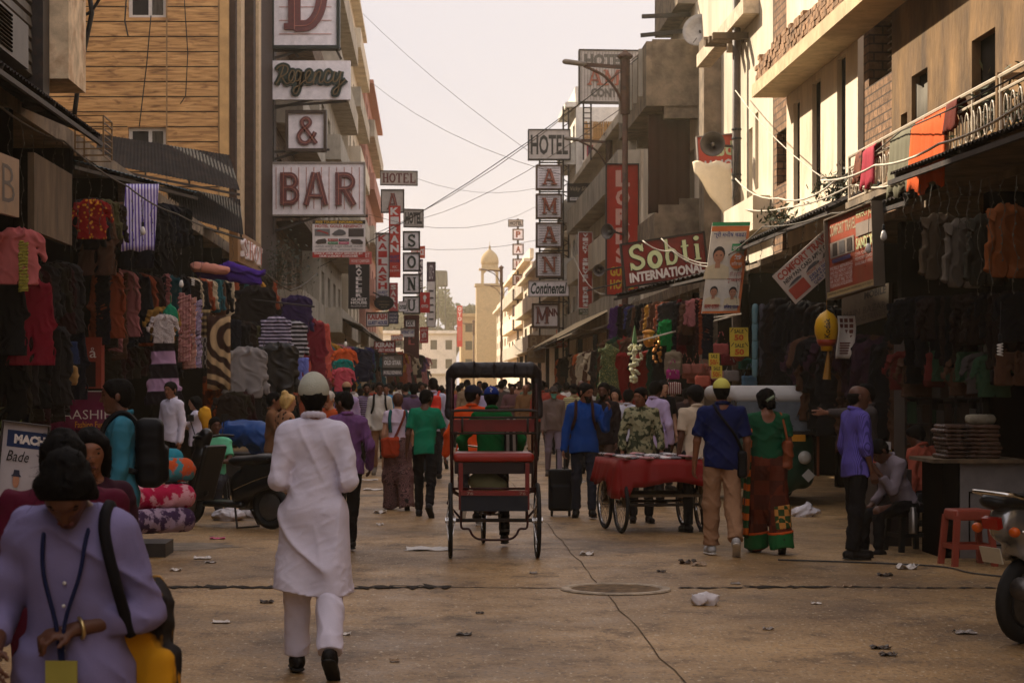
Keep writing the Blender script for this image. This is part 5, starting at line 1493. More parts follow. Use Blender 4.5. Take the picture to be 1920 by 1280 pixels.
for i,(px,py,d) in enumerate(FAR):
    k = i % 5
    src = protos[k]
    o = src if k not in used else copy_tree(src)
    used.add(k)
    o.location = (at(px,d),d,0)
    sc_ = R.uniform(.95,1.04); o.scale = (sc_,sc_,sc_)
    tag(o,'small distant walker in the dusty crowd far up the street','person','distant walkers far up the street')
    for ch in o.children:
        if ch.name.startswith('shirt'):
            ch.material_slots[0].link = 'OBJECT'; ch.material_slots[0].material = C('far shirt %d' % ((i * 7) % 10),FARC[(i * 7) % 10])

# ================================================================== SIGNS
RED = P('sign red',(170,38,26)); REDD = P('deep sign red',(112,30,22),rough=.35); WSIGN = P('white acrylic',(246,236,234),rough=.35,stain=(.30,.24,.2),samt=.25)
GREYS = P('greyed acrylic',(186,174,162),rough=.4,stain=(.22,.18,.14),samt=.4); BLK = P('sign black',(22,18,17)); GRN = P('letter green',(30,46,36),rough=.35)
WLET = P('white letter',(222,212,204)); YEL = P('yellow letter',(214,170,50)); BLU = P('sign blue',(40,48,110)); MAR = P('maroon letter',(110,28,24)); PINKS = P('faded pink',(186,92,84))
NEONR = M('letter red',lin((104,26,18)),rough=.3,var=.25,scale=9,spec=.5); TUBE = M('unlit neon tube',lin((190,120,100)),rough=.2,var=.1)

def ell(cx,cy,rx,ry,a0,a1,n=14): return [(cx + rx * cos(a0 + (a1 - a0) * i / n),cy + ry * sin(a0 + (a1 - a0) * i / n)) for i in range(n + 1)]
def slab(ch):
    """slab serif letters as strokes in a unit box: (points, width as a share of the height, closed)"""
    sf = lambda a,b,y: ([(a,y),(b,y)],.085,False)
    if ch == 'A': return [([(.14,.0),(.47,1)],.12,0),([(.86,0),(.53,1)],.19,0),([(.26,.32),(.74,.32)],.09,0),sf(0,.32,.043),sf(.62,1.04,.043),sf(.32,.6,.957)]
    if ch == 'M': return [([(.15,0),(.15,1)],.12,0),([(.87,0),(.87,1)],.17,0),([(.17,.98),(.5,.2)],.15,0),([(.85,.98),(.5,.2)],.10,0),sf(0,.32,.043),sf(.68,1.04,.043),sf(-.02,.24,.957),sf(.78,1.04,.957)]
    if ch == 'N': return [([(.18,0),(.18,1)],.11,0),([(.16,.97),(.84,.03)],.18,0),([(.84,0),(.84,1)],.11,0),sf(0,.36,.043),sf(-.02,.22,.957),sf(.66,1.02,.957)]
    if ch == 'H': return [([(.2,0),(.2,1)],.18,0),([(.8,0),(.8,1)],.18,0),([(.2,.5),(.8,.5)],.11,0),sf(0,.4,.043),sf(.6,1,.043),sf(0,.4,.957),sf(.6,1,.957)]
    if ch == 'O': return [(ell(.5,.5,.40,.42,0,2 * pi,22)[:-1],.17,1)]
    if ch == 'T': return [([(.5,0),(.5,1)],.18,0),([(.05,.94),(.95,.94)],.11,0),sf(.3,.7,.043),([(.07,.94),(.07,.72)],.08,0),([(.93,.94),(.93,.72)],.08,0)]
    if ch == 'E': return [([(.25,0),(.25,1)],.18,0),([(.1,.05),(.9,.05)],.1,0),([(.1,.95),(.88,.95)],.1,0),([(.25,.5),(.7,.5)],.1,0),([(.9,.0),(.9,.27)],.08,0),([(.87,1),(.87,.74)],.08,0)]
    if ch == 'L': return [([(.28,0),(.28,1)],.18,0),([(.1,.05),(.92,.05)],.1,0),sf(.06,.5,.957),([(.91,.0),(.91,.32)],.08,0)]
    if ch == 'S': return [(crom([(.84,.76),(.68,.92),(.42,.93),(.2,.8),(.25,.6),(.55,.48),(.8,.36),(.82,.18),(.6,.06),(.34,.07),(.14,.24)],4),.16,0),([(.86,1),(.86,.7)],.06,0),([(.12,0),(.12,.3)],.06,0)]
    if ch == 'U': return [([(.2,1),(.2,.34)] + ell(.5,.34,.30,.28,pi,2 * pi,12)[1:] + [(.8,1)],.15,0),sf(.02,.4,.957),sf(.62,.98,.957)]
    if ch == 'D': return [([(.24,0),(.24,1)],.17,0),([(.24,.95),(.45,.95)] + ell(.45,.5,.42,.45,pi / 2,-pi / 2,18)[1:] + [(.24,.05)],.15,0),sf(.0,.3,.045),sf(.0,.3,.955)]
    if ch == 'B': return [([(.18,0),(.18,1)],.2,0),([(.18,.93),(.5,.93)] + ell(.5,.73,.28,.20,pi / 2,-pi / 2,10)[1:] + [(.18,.53)],.15,0),([(.18,.53),(.5,.53)] + ell(.5,.3,.33,.23,pi / 2,-pi / 2,10)[1:] + [(.18,.07)],.15,0)]
    if ch == 'R': return [([(.18,0),(.18,1)],.2,0),([(.18,.93),(.5,.93)] + ell(.5,.71,.31,.22,pi / 2,-pi / 2,10)[1:] + [(.18,.49)],.15,0),([(.45,.5),(.85,0)],.19,0)]
    if ch == 'a': return [([(.10,0),(.44,1)],.17,0),([(.90,0),(.56,1)],.17,0),([(.25,.28),(.75,.28)],.12,0)]
    if ch == '&': return [(crom([(.98,.0),(.60,.42),(.32,.72),(.30,.9),(.5,.99),(.68,.86),(.58,.70),(.30,.52),(.12,.30),(.24,.07),(.5,.02),(.72,.16),(.93,.45)],5),.17,0)]
    return [([(.2,.5),(.8,.5)],.1,0)]

def sign(label,tl,tr,bl,d,th=.12,board=WSIGN,frame=None,fw=.05,items=(),cat='sign',name='hotel_sign',group=None,frd=.05,edge=None):
    """a sign board from three photo corners put at real depths; items are laid on its face"""
    if isinstance(d,(int,float)): d = (d,d,d)
    TL,TR,BL = W(*tl,d[0]),W(*tr,d[1]),W(*bl,d[2])
    o,u,v = BL,TR - TL,TL - BL
    nn = u.cross(v).normalized()
    t = thing(name,label,cat,tuple(o),group)
    b = B(); b.poly([(0,0),(1,0),(1,1),(0,1)],o,u,v,-th,0); b.build('board',board,t)
    if frame:
        b = B(); fu,fv = fw / u.length,fw / v.length
        for q in ([(-fu,-fv),(1 + fu,-fv),(1 + fu,0),(-fu,0)],[(-fu,1),(1 + fu,1),(1 + fu,1 + fv),(-fu,1 + fv)],[(-fu,0),(-.0005,0),(-.0005,1),(-fu,1)],[(1.0005,0),(1 + fu,0),(1 + fu,1),(1.0005,1)]):
            b.poly(q,o,u,v,-th - .01,frd)
        b.build('frame',frame,t)
    byk = {}
    for i,it in enumerate(items):
        k = it[0]; dd = .003 + .0022 * i
        if k == 't':
            _,tx,x0,y0,x1,y1,m = it[:7]; op = it[7] if len(it) > 7 else {}
            key = (m.name,'lettering')
            bb = byk.setdefault(key,(B(),m))[0]; bb.text(tx,o,u,v,x0,y0,x1,y1,0,dd,**op)
        elif k == 'r':
            _,x0,y0,x1,y1,m = it
            byk.setdefault((i,'panel'),(B(),m))[0].poly([(x0,y0),(x1,y0),(x1,y1),(x0,y1)],o,u,v,dd - .0012,dd)
        elif k == 'p':
            _,pts,m = it
            byk.setdefault((i,'picture'),(B(),m))[0].poly(pts,o,u,v,dd - .0012,dd)
        elif k == 's':      # raised strokes
            _,pts,w_,m,dep = it[:5]
            byk.setdefault((m.name,'raised_lettering'),(B(),m))[0].ribbon(pts,w_,o,u,v,.004,dep + .001 * i,bool(len(it) > 5 and it[5]))
        elif k == 'l':      # raised slab letter in a box
            _,ch,x0,y0,x1,y1,m,dep = it
            bb = byk.setdefault((m.name,'raised_lettering'),(B(),m))[0]
            hgt = (y1 - y0) * v.length
            for q,(pts,w_,cl) in enumerate(slab(ch)):
                pp = [(x0 + (x1 - x0) * p[0],y0 + (y1 - y0) * p[1]) for p in pts]
                bb.ribbon(pp,w_ * hgt,o,u,v,.004,dep + .0025 * q,bool(cl))
                if dep > .05 and w_ > .1:
                    tb = byk.setdefault(('tube','neon_tube'),(B(),TUBE))[0]
                    tb.tube([o + u * p[0] + v * p[1] + nn * (dep + .022) for p in pp],.011,5,bool(cl))
        elif k == 'w':      # thin tubes on the face
            _,segs,m = it
            bb = byk.setdefault((m.name,'neon_tube'),(B(),m))[0]
            for a,c in segs: bb.tube([o + u * a[0] + v * a[1] + nn * .03,o + u * c[0] + v * c[1] + nn * .03],.010,5)
    for (mn,nm),(bb,m) in byk.items(): bb.build(nm,m,t)
    return t,o,u,v

# ---- big tower on the left: D / Regency / & / BAR
DT = 60.0
hb = [((.08,.12 + .14 * i),(.92,.12 + .14 * i)) for i in range(6)]
sign('large boxed red letter D at the top of the left sign tower',(514,-95),(631,-95),(514,86),DT,.35,WSIGN,P('dark green frame',(30,38,32)),.10,
     [('w',hb,TUBE),('l','D',.16,.16,.86,.92,NEONR,.10)],frd=.10)
def cpt(pts): return [((x - 172) / 628,(800 - y) / 312) for x,y in pts]
REG = [[(203,682),(228,640),(250,580),(263,535)],[(206,566),(225,542),(262,529),(296,545),(292,585),(262,612),(238,618)],[(244,616),(266,650),(288,676),(312,664),(335,640),(350,588),(335,570),(315,592),(305,632),(316,666),(340,668),(362,645)],
       [(402,587),(377,574),(360,606),(358,645),(376,656),(396,625),(410,580),(396,650),(385,720),(365,756),(344,745),(350,715),(385,690),(440,645),(468,612),(482,586),(468,571),(447,592),(440,632),(450,665),(475,668),(502,645),(520,582)],
       [(520,582),(510,640),(503,678)],[(508,640),(530,596),(553,580),(562,597),(550,645),(554,666),(575,660),(596,625)],[(642,590),(626,574),(606,590),(592,635),(600,664),(626,668),(657,640),(676,578)],[(676,578),(663,635),(668,660),(690,655),(712,620),(727,578)],[(727,578),(715,650),(705,720),(690,756),(668,760),(668,730),(702,700),(766,642)]]
its = []
for st_ in REG:
    p_ = [(q.x,q.y) for q in crom(cpt(st_),5)]
    its.append(('s',p_,.17,GRN,.09))
for st_ in REG:
    p_ = [(q.x,q.y) for q in crom(cpt(st_),5)]
    its.append(('s',p_,.03,P('dull brass tube',(120,96,60)),.115))
sign('white board with dark green script lettering on the left sign tower',(511,114),(657,114),(511,187),DT,.25,WSIGN,None,0,its)
sign('small framed red ampersand sign on the left sign tower',(541,213),(607,213),(541,279),DT,.25,WSIGN,P('bronze frame',(70,54,42)),.09,[('l','&',.22,.14,.80,.86,NEONR,.09)],frd=.12)
vb = [((.04 + .083 * i,.10),(.04 + .083 * i,.93)) for i in range(12)]
sign('wide white board with large red neon BAR letters at the foot of the tower',(511,307),(682,307),(511,402),DT,.3,WSIGN,P('pale frame',(150,138,126)),.05,
     [('w',vb,TUBE),('l','B',.08,.18,.31,.82,NEONR,.12),('l','a',.34,.18,.61,.82,NEONR,.12),('l','R',.68,.18,.93,.82,NEONR,.12)])
st = thing('sign_tower','black steel frame with rungs tying the stacked red letter signs to the wall','frame',tuple(W(511,450,DT + .3)))
b = B()
X0 = at(472,DT + .5)
b.bar(W(511.5,-100,DT + .1),W(511.5,440,DT + .1),.10); b.build('upright',STEEL,st); b = B(); b.bar((X0,DT + .5,4.5),(X0,DT + .5,15),.08); b.build('upright',STEEL,st); b = B(); b.bar(W(634,-100,DT + .1),W(634,92,DT + .1),.05)
b.build('upright',STEEL,st)
for y in (-20,34,78,118,160,191,200,241,282,322,362,404): B().bar((X0,DT + .45,CZ + (CY - y) * DT / F),W(511,y,DT + .1),.055).build('rung',STEEL,st)
for (x0,y0_,x1,y1_) in ((511,110,575,93),(511,204,590,186),(511,300,560,285),(488,442,600,405),(511,200,650,190),(511,285,618,281),(511,407,690,405),(511,96,640,92),(548,92,560,108),(630,92,640,112)): B().bar(W(x0,y0_,DT + .2),W(x1,y1_,DT + .2),.07).build('brace',STEEL,st)

# tourist information board
R2 = P('board red',(158,40,34)); PICS = [P('pic grey',(110,106,104)),P('pic dark',(66,56,50)),P('pic slate',(84,80,80))]
GT = P('tiny grey text',(70,62,62))
sign('tourist coach board with small vehicle pictures below the BAR sign',(586,413),(685,413),(586,483),55,.08,P('board white',(212,202,196)),None,0,[
    ('r',0,.90,1,1,P('band black',(40,32,26))),('t','FREE TOURIST INFORMATION',.06,.915,.94,.985,YEL,dict(bold=.02)),('t','HOTEL GOLD REGENCY',.05,.80,.95,.885,R2,dict(bold=.03)),
    ('r',.04,.58,.33,.77,PICS[0]),('r',.68,.56,.97,.78,PICS[1]),('p',[(.36,.62),(.42,.70),(.5,.76),(.58,.74),(.63,.68),(.63,.62),(.56,.59),(.42,.59)],PICS[2]),
    ('p',[(.06,.70),(.14,.70),(.30,.62),(.30,.66),(.12,.74)],R2),('p',[(.05,.40),(.1,.48),(.24,.51),(.27,.45),(.26,.38),(.10,.36)],PICS[1]),('p',[(.72,.44),(.74,.49),(.9,.49),(.96,.42),(.95,.36),(.76,.37)],PICS[1]),
    ('r',.29,.44,.48,.505,R2),('r',.50,.44,.69,.505,P('dark slab',(44,44,56))),('r',.29,.36,.48,.42,P('green slab',(30,120,76))),('r',.50,.36,.69,.42,P('magenta slab',(180,50,96))),
    ('t','AIR TICKET',.31,.455,.46,.49,WLET),('t','TRAIN TICKET',.52,.455,.67,.49,WLET),('t','BUS TICKET',.31,.375,.46,.41,WLET),('t','CAR RENTAL',.52,.375,.67,.41,WLET),
    ('t','आगरा जयपुर मथुरा दिलली मनाली',.05,.25,.95,.335,GT),('t','हरिदवार शिमला अमृतसर नैनीताल',.05,.165,.95,.245,GT),
    ('r',0,0,1,.145,R2),('t','DAILY ONE WAY SERVICE BY',.04,.082,.96,.135,WLET,dict(bold=.03)),('t','OUR LUXURY COACHES',.13,.012,.86,.066,WLET,dict(bold=.03))])
sign('small pink notice board tucked under the tourist coach board',(655,473),(697,472),(655,496),57,.06,PINKS,None,0,[('t','HOTEL LIST',.1,.55,.9,.9,WLET),('t','MONEY CHANGER',.1,.15,.9,.4,WLET)])
def vert(tx,x0,x1,y0,y1,m,**k):
    n = len(tx); h = (y1 - y0) / n
    return [('t',c,x0,y1 - h * (i + .90),x1,y1 - h * (i + .10),m,dict(bold=.045,**k)) for i,c in enumerate(tx)]
sign('black vertical guest house board with white letters',(655,495),(691,495),(655,577),60,.12,P('board black',(34,28,28)),STEEL,.03,vert('RAVELLER',.34,.66,.24,1.0,WLET) + [('t','GUEST',.08,.16,.92,.225,WLET,dict(bold=.04)),('t','HOUSE',.08,.085,.92,.15,WLET,dict(bold=.04)),('t','ROOFTOP CAFE',.1,.02,.9,.06,WLET)])
DK = 72.0
sign('narrow red on white HOTEL board topping the guest house signs',(714,321),(782,322),(714,346),88,.15,P('cream board',(190,176,160)),STEEL,.03,[('l',c,.05 + .185 * i,.14,.22 + .185 * i,.86,NEONR,.02) for i,c in enumerate('HOTEL')])
sign('single red letter A on a ribbed white box below the narrow HOTEL board',(716,357),(756,357),(716,397),88,.2,GREYS,STEEL,.05,[('l','A',.24,.10,.78,.86,NEONR,.06)])
sign('red vertical guest house banner with white letters from top to bottom',(729,386),(751,386),(729,520),78,.12,P('banner red',(186,50,36)),None,0,vert('KIRAN',.14,.86,.34,.99,WLET) + [('t','GUEST',.1,.265,.9,.31,BLU,dict(bold=.03)),('t','HOUSE',.1,.21,.9,.255,BLU,dict(bold=.03)),('t','A/C',.3,.13,.7,.165,WLET),('t','DLX. ROOMS',.1,.08,.9,.11,WLET)])
sign('white vertical guest house banner with red letters and blue footer',(706,438),(729,438),(706,562),DK,.12,P('banner white',(214,202,194)),STEEL,.03,vert('KAILASH',.14,.86,.15,.99,P('red letter',(176,40,34))) + [('t','GUEST',.08,.09,.92,.135,BLU,dict(bold=.03)),('t','HOUSE',.08,.03,.92,.078,BLU,dict(bold=.03))])
t_ = thing('oval_sign','black oval board hanging on a bracket below the white vertical banner','sign',tuple(W(720,568,68)))
b = B(); c_ = W(720,568,68); b.poly(ell(0,0,.34,.25,0,2 * pi,28)[:-1],c_,UX,UZ,-.05,0); b.build('board',BLK,t_)
b = B(); b.text('SILVER JEWELLERY',c_,UX,UZ,-.22,.02,.22,.07,0,.004); b.text('WHOLESALE',c_,UX,UZ,-.18,-.08,.18,-.03,0,.004); b.text('SINCE 1978',c_,UX,UZ,-.1,-.16,.1,-.12,0,.004); b.build('lettering',P('gold letter',(150,126,84)),t_)
b = B(); b.bar(W(699,548,68),W(716,556,68),.05); b.bar(W(700,562,68.1),W(706,566,68.1),.03); b.build('bracket',STEEL,t_)
sign('white board with red and blue guest house lettering over the awning',(688,587),(728,586),(688,611),66,.10,P('banner white',(214,202,194)),STEEL,.03,[('t','KAILASH',.05,.48,.95,.92,RED,dict(bold=.04)),('t','GUEST HOUSE',.05,.08,.95,.38,BLU,dict(bold=.04))])
sign('rosy pink vertical panel behind the red guest house banner',(729,530),(746,530),(729,584),80,.08,P('rose panel',(178,70,74)),None,0,vert('SARA',.2,.8,.1,.95,WLET))
DS = 92.0
sign('grey HOTEL board with dark letters above the boxed letter column',(758,393),(793,394),(758,424),DS,.3,GREYS,STEEL,.04,[('t','HOTEL',.05,.14,.95,.86,P('slate letter',(44,42,40)),dict(bold=.05))])
for ch,y0_,y1_ in (('S',436,466),('O',476,506),('N',516,548),('U',558,586)):
    sign('boxed dark letter %s in the white column below the grey HOTEL board' % ch,(758,y0_),(785,y0_),(758,y1_),DS,.35,WSIGN,BLK,.07,[('l',ch,.22,.12,.80,.88,GRN,.05)],group='boxed letters of the white column')
sign('white script board crossing the lowest boxed letter',(748,566),(764,565),(748,584),90,.06,WSIGN,STEEL,.02,[('t','onal',.05,.2,.95,.85,GRN,dict(bold=.03,shear=.25))])
sign('small two letter plate above the internet cafe sign',(761,600),(778,600),(761,612),84,.06,WLET,STEEL,.03,[('t','DX',.15,.15,.85,.85,BLK,dict(bold=.04))])
sign('white internet cafe plate under the letter column',(752,616),(777,616),(752,631),82,.06,WLET,STEEL,.02,[('t','INTERNET CAFE',.05,.35,.95,.75,BLU,dict(bold=.03))])
sign('dark maroon vertical panel beneath the boxed letter column',(757,590),(786,590),(757,672),96,.1,P('maroon board',(78,30,26)),None,0,vert('ONAL',.3,.7,.3,.9,PINKS))
sign('orange red board behind the letter column',(771,462),(797,461),(771,485),104,.1,P('orange board',(190,74,50)),None,0,[('t','PALACE',.08,.25,.92,.75,WLET,dict(bold=.04))])
sign('purple vertical money changer board behind the letter column',(784,486),(793,486),(784,570),106,.1,P('plum board',(72,48,62)),None,0,vert('MONEY',.15,.85,.2,.98,WLET))
sign('red square board with a white rounded emblem',(787,548),(806,548),(787,586),98,.12,P('scarlet',(190,32,34)),None,0,[('p',[(.5 + .17 * cos(a) * (1 if sin(a) > -.2 else .55),.72 + .15 * sin(a) * (1 if sin(a) > 0 else 1.5)) for a in np.linspace(0,6.0,16)],WLET),('t','OYO',.16,.24,.84,.40,WLET,dict(bold=.05))])
sign('tall white notice board with a plum heading',(801,492),(816,492),(801,612),112,.1,P('banner white',(214,202,194)),STEEL,.03,[('r',0,.70,1,1,P('plum board',(72,48,62))),('t','LSTC+',.25,.74,.8,.96,WLET)] + [('r',.2,.1 + .11 * i,.8,.13 + .11 * i,GT) for i in range(5)])
sign('red Hindi letter board by the plum boards',(787,613),(803,613),(787,643),100,.08,P('rose red',(178,44,50)),None,0,[('t','दिलली',.12,.72,.88,.9,WLET),('t','ही',.2,.3,.8,.68,WLET,dict(bold=.03)),('t','होटल',.15,.1,.85,.24,WLET)])
sign('small blue jewellers plate beside the oval board',(729,584),(746,584),(729,606),74,.06,P('slate blue',(66,66,92)),STEEL,.02,[('t','JEWELLERS',.05,.68,.95,.9,WLET),('t','SHALIMAR',.05,.4,.95,.6,WLET),('t','GALLERY',.1,.12,.9,.3,WLET)])
sign('orange and white dhaba plate over the stalls',(733,628),(755,627),(733,652),70,.06,P('cream plate',(190,176,150)),None,0,[('r',0,.55,1,1,P('orange plate',(196,92,52))),('t','BANSI',.05,.6,.95,.95,WLET,dict(bold=.04)),('t','DHABA',.1,.15,.9,.45,BLK)])
sign('red and white guest house board half under the brown awning',(702,640),(741,640),(702,661),64,.08,P('brick red board',(150,46,40)),STEEL,.02,[('t','KIRAN',.06,.48,.94,.92,WLET,dict(bold=.05)),('t','GUEST HOUSE',.05,.1,.95,.38,WLET,dict(bold=.03))])
sign('grey two line hotel board hanging low above the crowd',(718,666),(754,666),(718,689),62,.06,P('grey star board',(120,108,96)),STEEL,.03,[('t','HOTEL',.1,.68,.6,.9,WLET),('t','OLD STAR',.05,.22,.95,.6,WLET,dict(bold=.05))])
sign('narrow mobile repairing plate under the grey two line hotel board',(718,692),(754,692),(718,704),61.5,.05,P('dim slate board',(84,78,84)),STEEL,.02,[('t','MOBILE REPAIRING',.04,.22,.96,.8,WLET,dict(bold=.04))])
sign('tall hazy scarlet banner with white letters at the street end',(857,573),(867,573),(857,650),205,.15,P('scarlet',(190,32,34)),None,0,vert('OYO',.15,.85,.62,.98,WLET) + [('r',.2,.15,.8,.5,PINKS)])
sign('pale lit shop fascia with raised white letters below the low black awning',(446,432),(489,458),(446,490),(46,51,46),.2,P('tan fascia',(150,110,70)),None,0,[('l',c,.08 + .22 * i,.2,.26 + .22 * i,.8,WSIGN,.08) for i,c in enumerate('SHOT')])
sign('olive tarpaulin board with cut letters along its top edge',(283,372),(336,404),(283,450),(37,41,37),.06,P('olive board',(96,84,56),rough=.3,stain=(.05,.04,.03),samt=.6),STEEL,.03,[('t','AND SONS',.25,1.02,.98,1.32,P('dull gold letters',(120,96,60)),dict(bold=.03))])
fb = thing('fascia_board','long weathered wooden fascia board above the nearest left shop','board',(-4.15,21.5,3.25))
b = B(); b.box(-4.22,-4.15,21.06,23.3,3.27,4.1); b.build('board',WOODD,fb)
sign('pale board with a large worn outlined letter at the left edge',(-60,262),(36,300),(-60,384),(17.6,19.9,17.6),.05,P('worn cream board',(146,112,76),stain=(.08,.05,.03),samt=.5),None,0,[('t','SB',.35,.2,.9,.85,P('worn dark letter',(66,46,32)),dict(bold=-.01))])

# ---- right side
DH = 75.0
RIB = [((.02 + .04 * i,.02),(.02 + .04 * i,.98)) for i in range(25)]
AMB = M('letter amber',lin((150,76,46)),rough=.3,var=.3,scale=6)
sign('large ribbed rooftop hotel board with red and grey letters',(1088,95),(1228,97),(1088,190),DH,.4,GREYS,STEEL,.05,[('w',RIB,P('rib grey',(126,114,104)))] +
     [('t','HOTEL',.05,.68,.62,.94,P('ash letter',(96,90,80)),dict(bold=.06))] + [('l',c,.09 + .225 * i,.32,.30 + .225 * i,.62,AMB,.07) for i,c in enumerate('AMAN')] + [('t','CONTINENTAL',.14,.08,.98,.26,P('ash letter',(96,90,80)),dict(bold=.06))])
DA = 86.0
sign('grey HOTEL box board on top of the right letter column',(992,244),(1068,244),(992,298),DA,.4,GREYS,BLK,.04,[('t','HOTEL',.04,.14,.96,.84,P('charcoal letter',(40,38,34)),dict(bold=.03))])
hl6 = [((.06,.10 + .115 * i),(.94,.10 + .115 * i)) for i in range(8)]
for ch,y0_,nth in (('A',312,'upper A'),('M',366,'letter M'),('A',420,'lower A'),('N',476,'letter N')):
    sign('boxed amber %s of the tall right letter column' % nth,(1008,y0_),(1051,y0_),(1008,y0_ + 41),DA,.4,WSIGN,P('brown frame',(84,58,40)),.07,[('w',hl6,P('rib grey',(126,114,104))),('l',ch,.20,.16,.82,.86,AMB,.10)],group='boxed letters of the right column')
sign('white script board across the right letter column',(992,527),(1066,526),(992,555),DA - 1,.3,WSIGN,P('pale frame',(150,138,126)),.03,[('t','Continental',.04,.12,.96,.90,GRN,dict(bold=.03,shear=.28))])
sign('boxed large letter M with small words at the column foot',(1001,572),(1045,572),(1001,611),DA,.4,WSIGN,P('brown frame',(84,58,40)),.08,[('l','M',.08,.10,.62,.92,NEONR,.06),('t','INN',.55,.46,1.05,.84,MAR,dict(bold=.05))])
sign('dim dark letter panel below the boxed M',(990,628),(1047,628),(990,652),DA + 6,.1,P('dim brown board',(110,82,56)),None,0,[('l',c,.06 + .32 * i,.1,.32 + .32 * i,.9,P('faded letter',(140,116,84)),.02) for i,c in enumerate('BAR')])
sign('faded tan guest house board at the end of the awnings',(988,653),(1022,653),(988,680),DA + 4,.1,P('faded tan board',(132,102,60)),None,0,[('t','CASH',.05,.35,.95,.9,P('faded letter',(140,116,84)),dict(bold=.05))])
sign('red and yellow bakery board in the sun beyond the column',(1043,618),(1069,616),(1043,652),92,.08,P('orange red board',(186,66,34)),None,0,[('t','HARYANA',.05,.62,.9,.85,YEL,dict(bold=.03)),('t','A ROOM',.35,.36,.9,.56,YEL,dict(bold=.03)),('t','TEL 2356',.05,.1,.9,.28,WLET)])
lt = thing('sign_mast','lattice steel mast carrying the boxed amber letters','mast',tuple(W(1062,700,DA + .3)))
for px in (1056,1066,1012,1048):
    b = B(); b.bar(W(px,700 if px > 1050 else 630,DA + .35),W(px,200 if px > 1050 else 300,DA + .35),.07); b.build('upright',STEEL,lt)
b = B()
for k in range(34): b.bar(W(1056,210 + k * 14,DA + .35),W(1066,210 + k * 14 + (7 if k % 2 else -7),DA + .35),.04)
b.build('lattice',STEEL,lt)
for y in (305,360,414,470,522,566,615): B().bar(W(1010,y,DA + .35),W(1066,y,DA + .35),.06).build('brace',STEEL,lt)
lt = thing('roof_mast','thin ladder mast holding up the rooftop hotel board','mast',tuple(W(1100,290,DH + .5)))
for px in (1094,1108): B().bar(W(px,300,DH + .5),W(px,185,DH + .5),.06).build('upright',STEEL,lt)
for k in range(8): B().bar(W(1094,192 + k * 10,DH + .5),W(1108,192 + k * 10,DH + .5),.04).build('rung',STEEL,lt)
DF = 150.0
sign('small far HOTEL plate topping the thin sign column',(954,413),(980,413),(954,424),DF,.2,GREYS,STEEL,.05,[('t','HOTEL',.06,.15,.94,.85,BLK,dict(bold=.05))])
for ch,y0_,nm in (('P',431,'letter P'),('A',459,'upper A'),('U',487,'letter U'),('R',516,'letter R'),('A',544,'lower A'),('N',574,'letter N'),('O',601,'letter O')):
    sign('tiny far box with amber %s in the thin column' % nm,(963,y0_),(980,y0_),(963,y0_ + 17),DF,.3,WSIGN,P('brown frame',(84,58,40)),.08,[('t',ch,.25,.15,.78,.85,AMB,dict(bold=.05))],group='boxes of the thin far column')
b = B(); b.bar(W(971,700,DF + .5),W(971,410,DF + .5),.15); b.build('mast',STEEL,label='thin dark mast behind the far column of letter boxes',cat='mast')
sign('dark jewellery board with gold script beside the white building',(1065,346),(1137,345),(1065,378),80,.12,P('board brown',(46,36,30)),STEEL,.03,[('t','Vicky Silver Exims',.06,.55,.95,.88,P('cream letter',(180,160,130)),dict(shear=.25)),('t','FACTORY PRICE SHOP',.4,.30,.97,.45,P('cream letter',(180,160,130))),('r',.05,.06,.97,.24,WLET),('t','1042 925 SILVER JEWELLERY',.08,.09,.9,.21,BLK,dict(bold=.02))])
sign('brick red vertical silver shop banner with white letters',(1085,436),(1110,436),(1085,577),74,.1,P('brick red banner',(160,58,40)),WLET,.02,vert('VICKY SILVER EXIMS',.3,.7,.01,.99,WLET))
sign('small green plate at the foot of the silver shop banner',(1085,579),(1110,579),(1085,590),74,.1,P('moss plate',(70,76,52)),None,0,[('t','AUTHORISED',.1,.5,.9,.85,WLET),('t','SHOP',.3,.1,.7,.4,WLET)])
DL = 54.0
PKL = P('pinkish letter',(226,176,158))
sign('tall scarlet vertical guest house sign behind the street lamp',(1138,309),(1196,309),(1138,552),DL,.2,P('scarlet board',(184,44,24)),STEEL,.03,
     [('t',c,.28,1 - .035 - .148 * (i + 1) + .014,.74,1 - .035 - .148 * i - .008,PKL,dict(bold=.05)) for i,c in enumerate('LORDS')] + [('t','GUEST',.10,.14,.86,.215,YEL,dict(bold=.04)),('t','HOUSE',.10,.04,.86,.115,YEL,dict(bold=.04))])
PORT = [P('skin print',(176,124,96)),P('hair print',(32,24,24)),P('shirt print',(60,52,66)),P('paper print',(190,182,176))]
def bust(cx,cy,sx,sy,sh=None):
    return [('p',[(cx - sx,cy - sy * 1.3),(cx - sx * .9,cy - sy * .55),(cx - sx * .3,cy - sy * .35),(cx + sx * .3,cy - sy * .35),(cx + sx * .9,cy - sy * .55),(cx + sx,cy - sy * 1.3)],sh or PORT[2]),
            ('p',[(cx - sx * .2,cy - sy * .6),(cx + sx * .2,cy - sy * .6),(cx + sx * .18,cy),(cx - sx * .18,cy)],PORT[0]),
            ('p',[(cx + sx * .47 * cos(a),cy + sy * .30 + sy * .50 * sin(a)) for a in np.linspace(0,2 * pi,20)[:-1]],PORT[1]),
            ('p',[(cx + sx * .40 * cos(a),cy + sy * .16 + sy * (.44 if sin(a) < 0 else .38) * sin(a)) for a in np.linspace(0,2 * pi,22)[:-1]],PORT[0])] + \
           [('p',[(cx + q * sx * .17 + sx * .08 * cos(a),cy + sy * .22 + sy * .035 * sin(a)) for a in np.linspace(0,2 * pi,9)[:-1]],PORT[1]) for q in (-1,1)] + \
           [('p',[(cx - sx * .14,cy - sy * .06),(cx,cy - sy * .10),(cx + sx * .14,cy - sy * .06),(cx,cy - sy * .13)],P('lip print',(130,60,52)))]
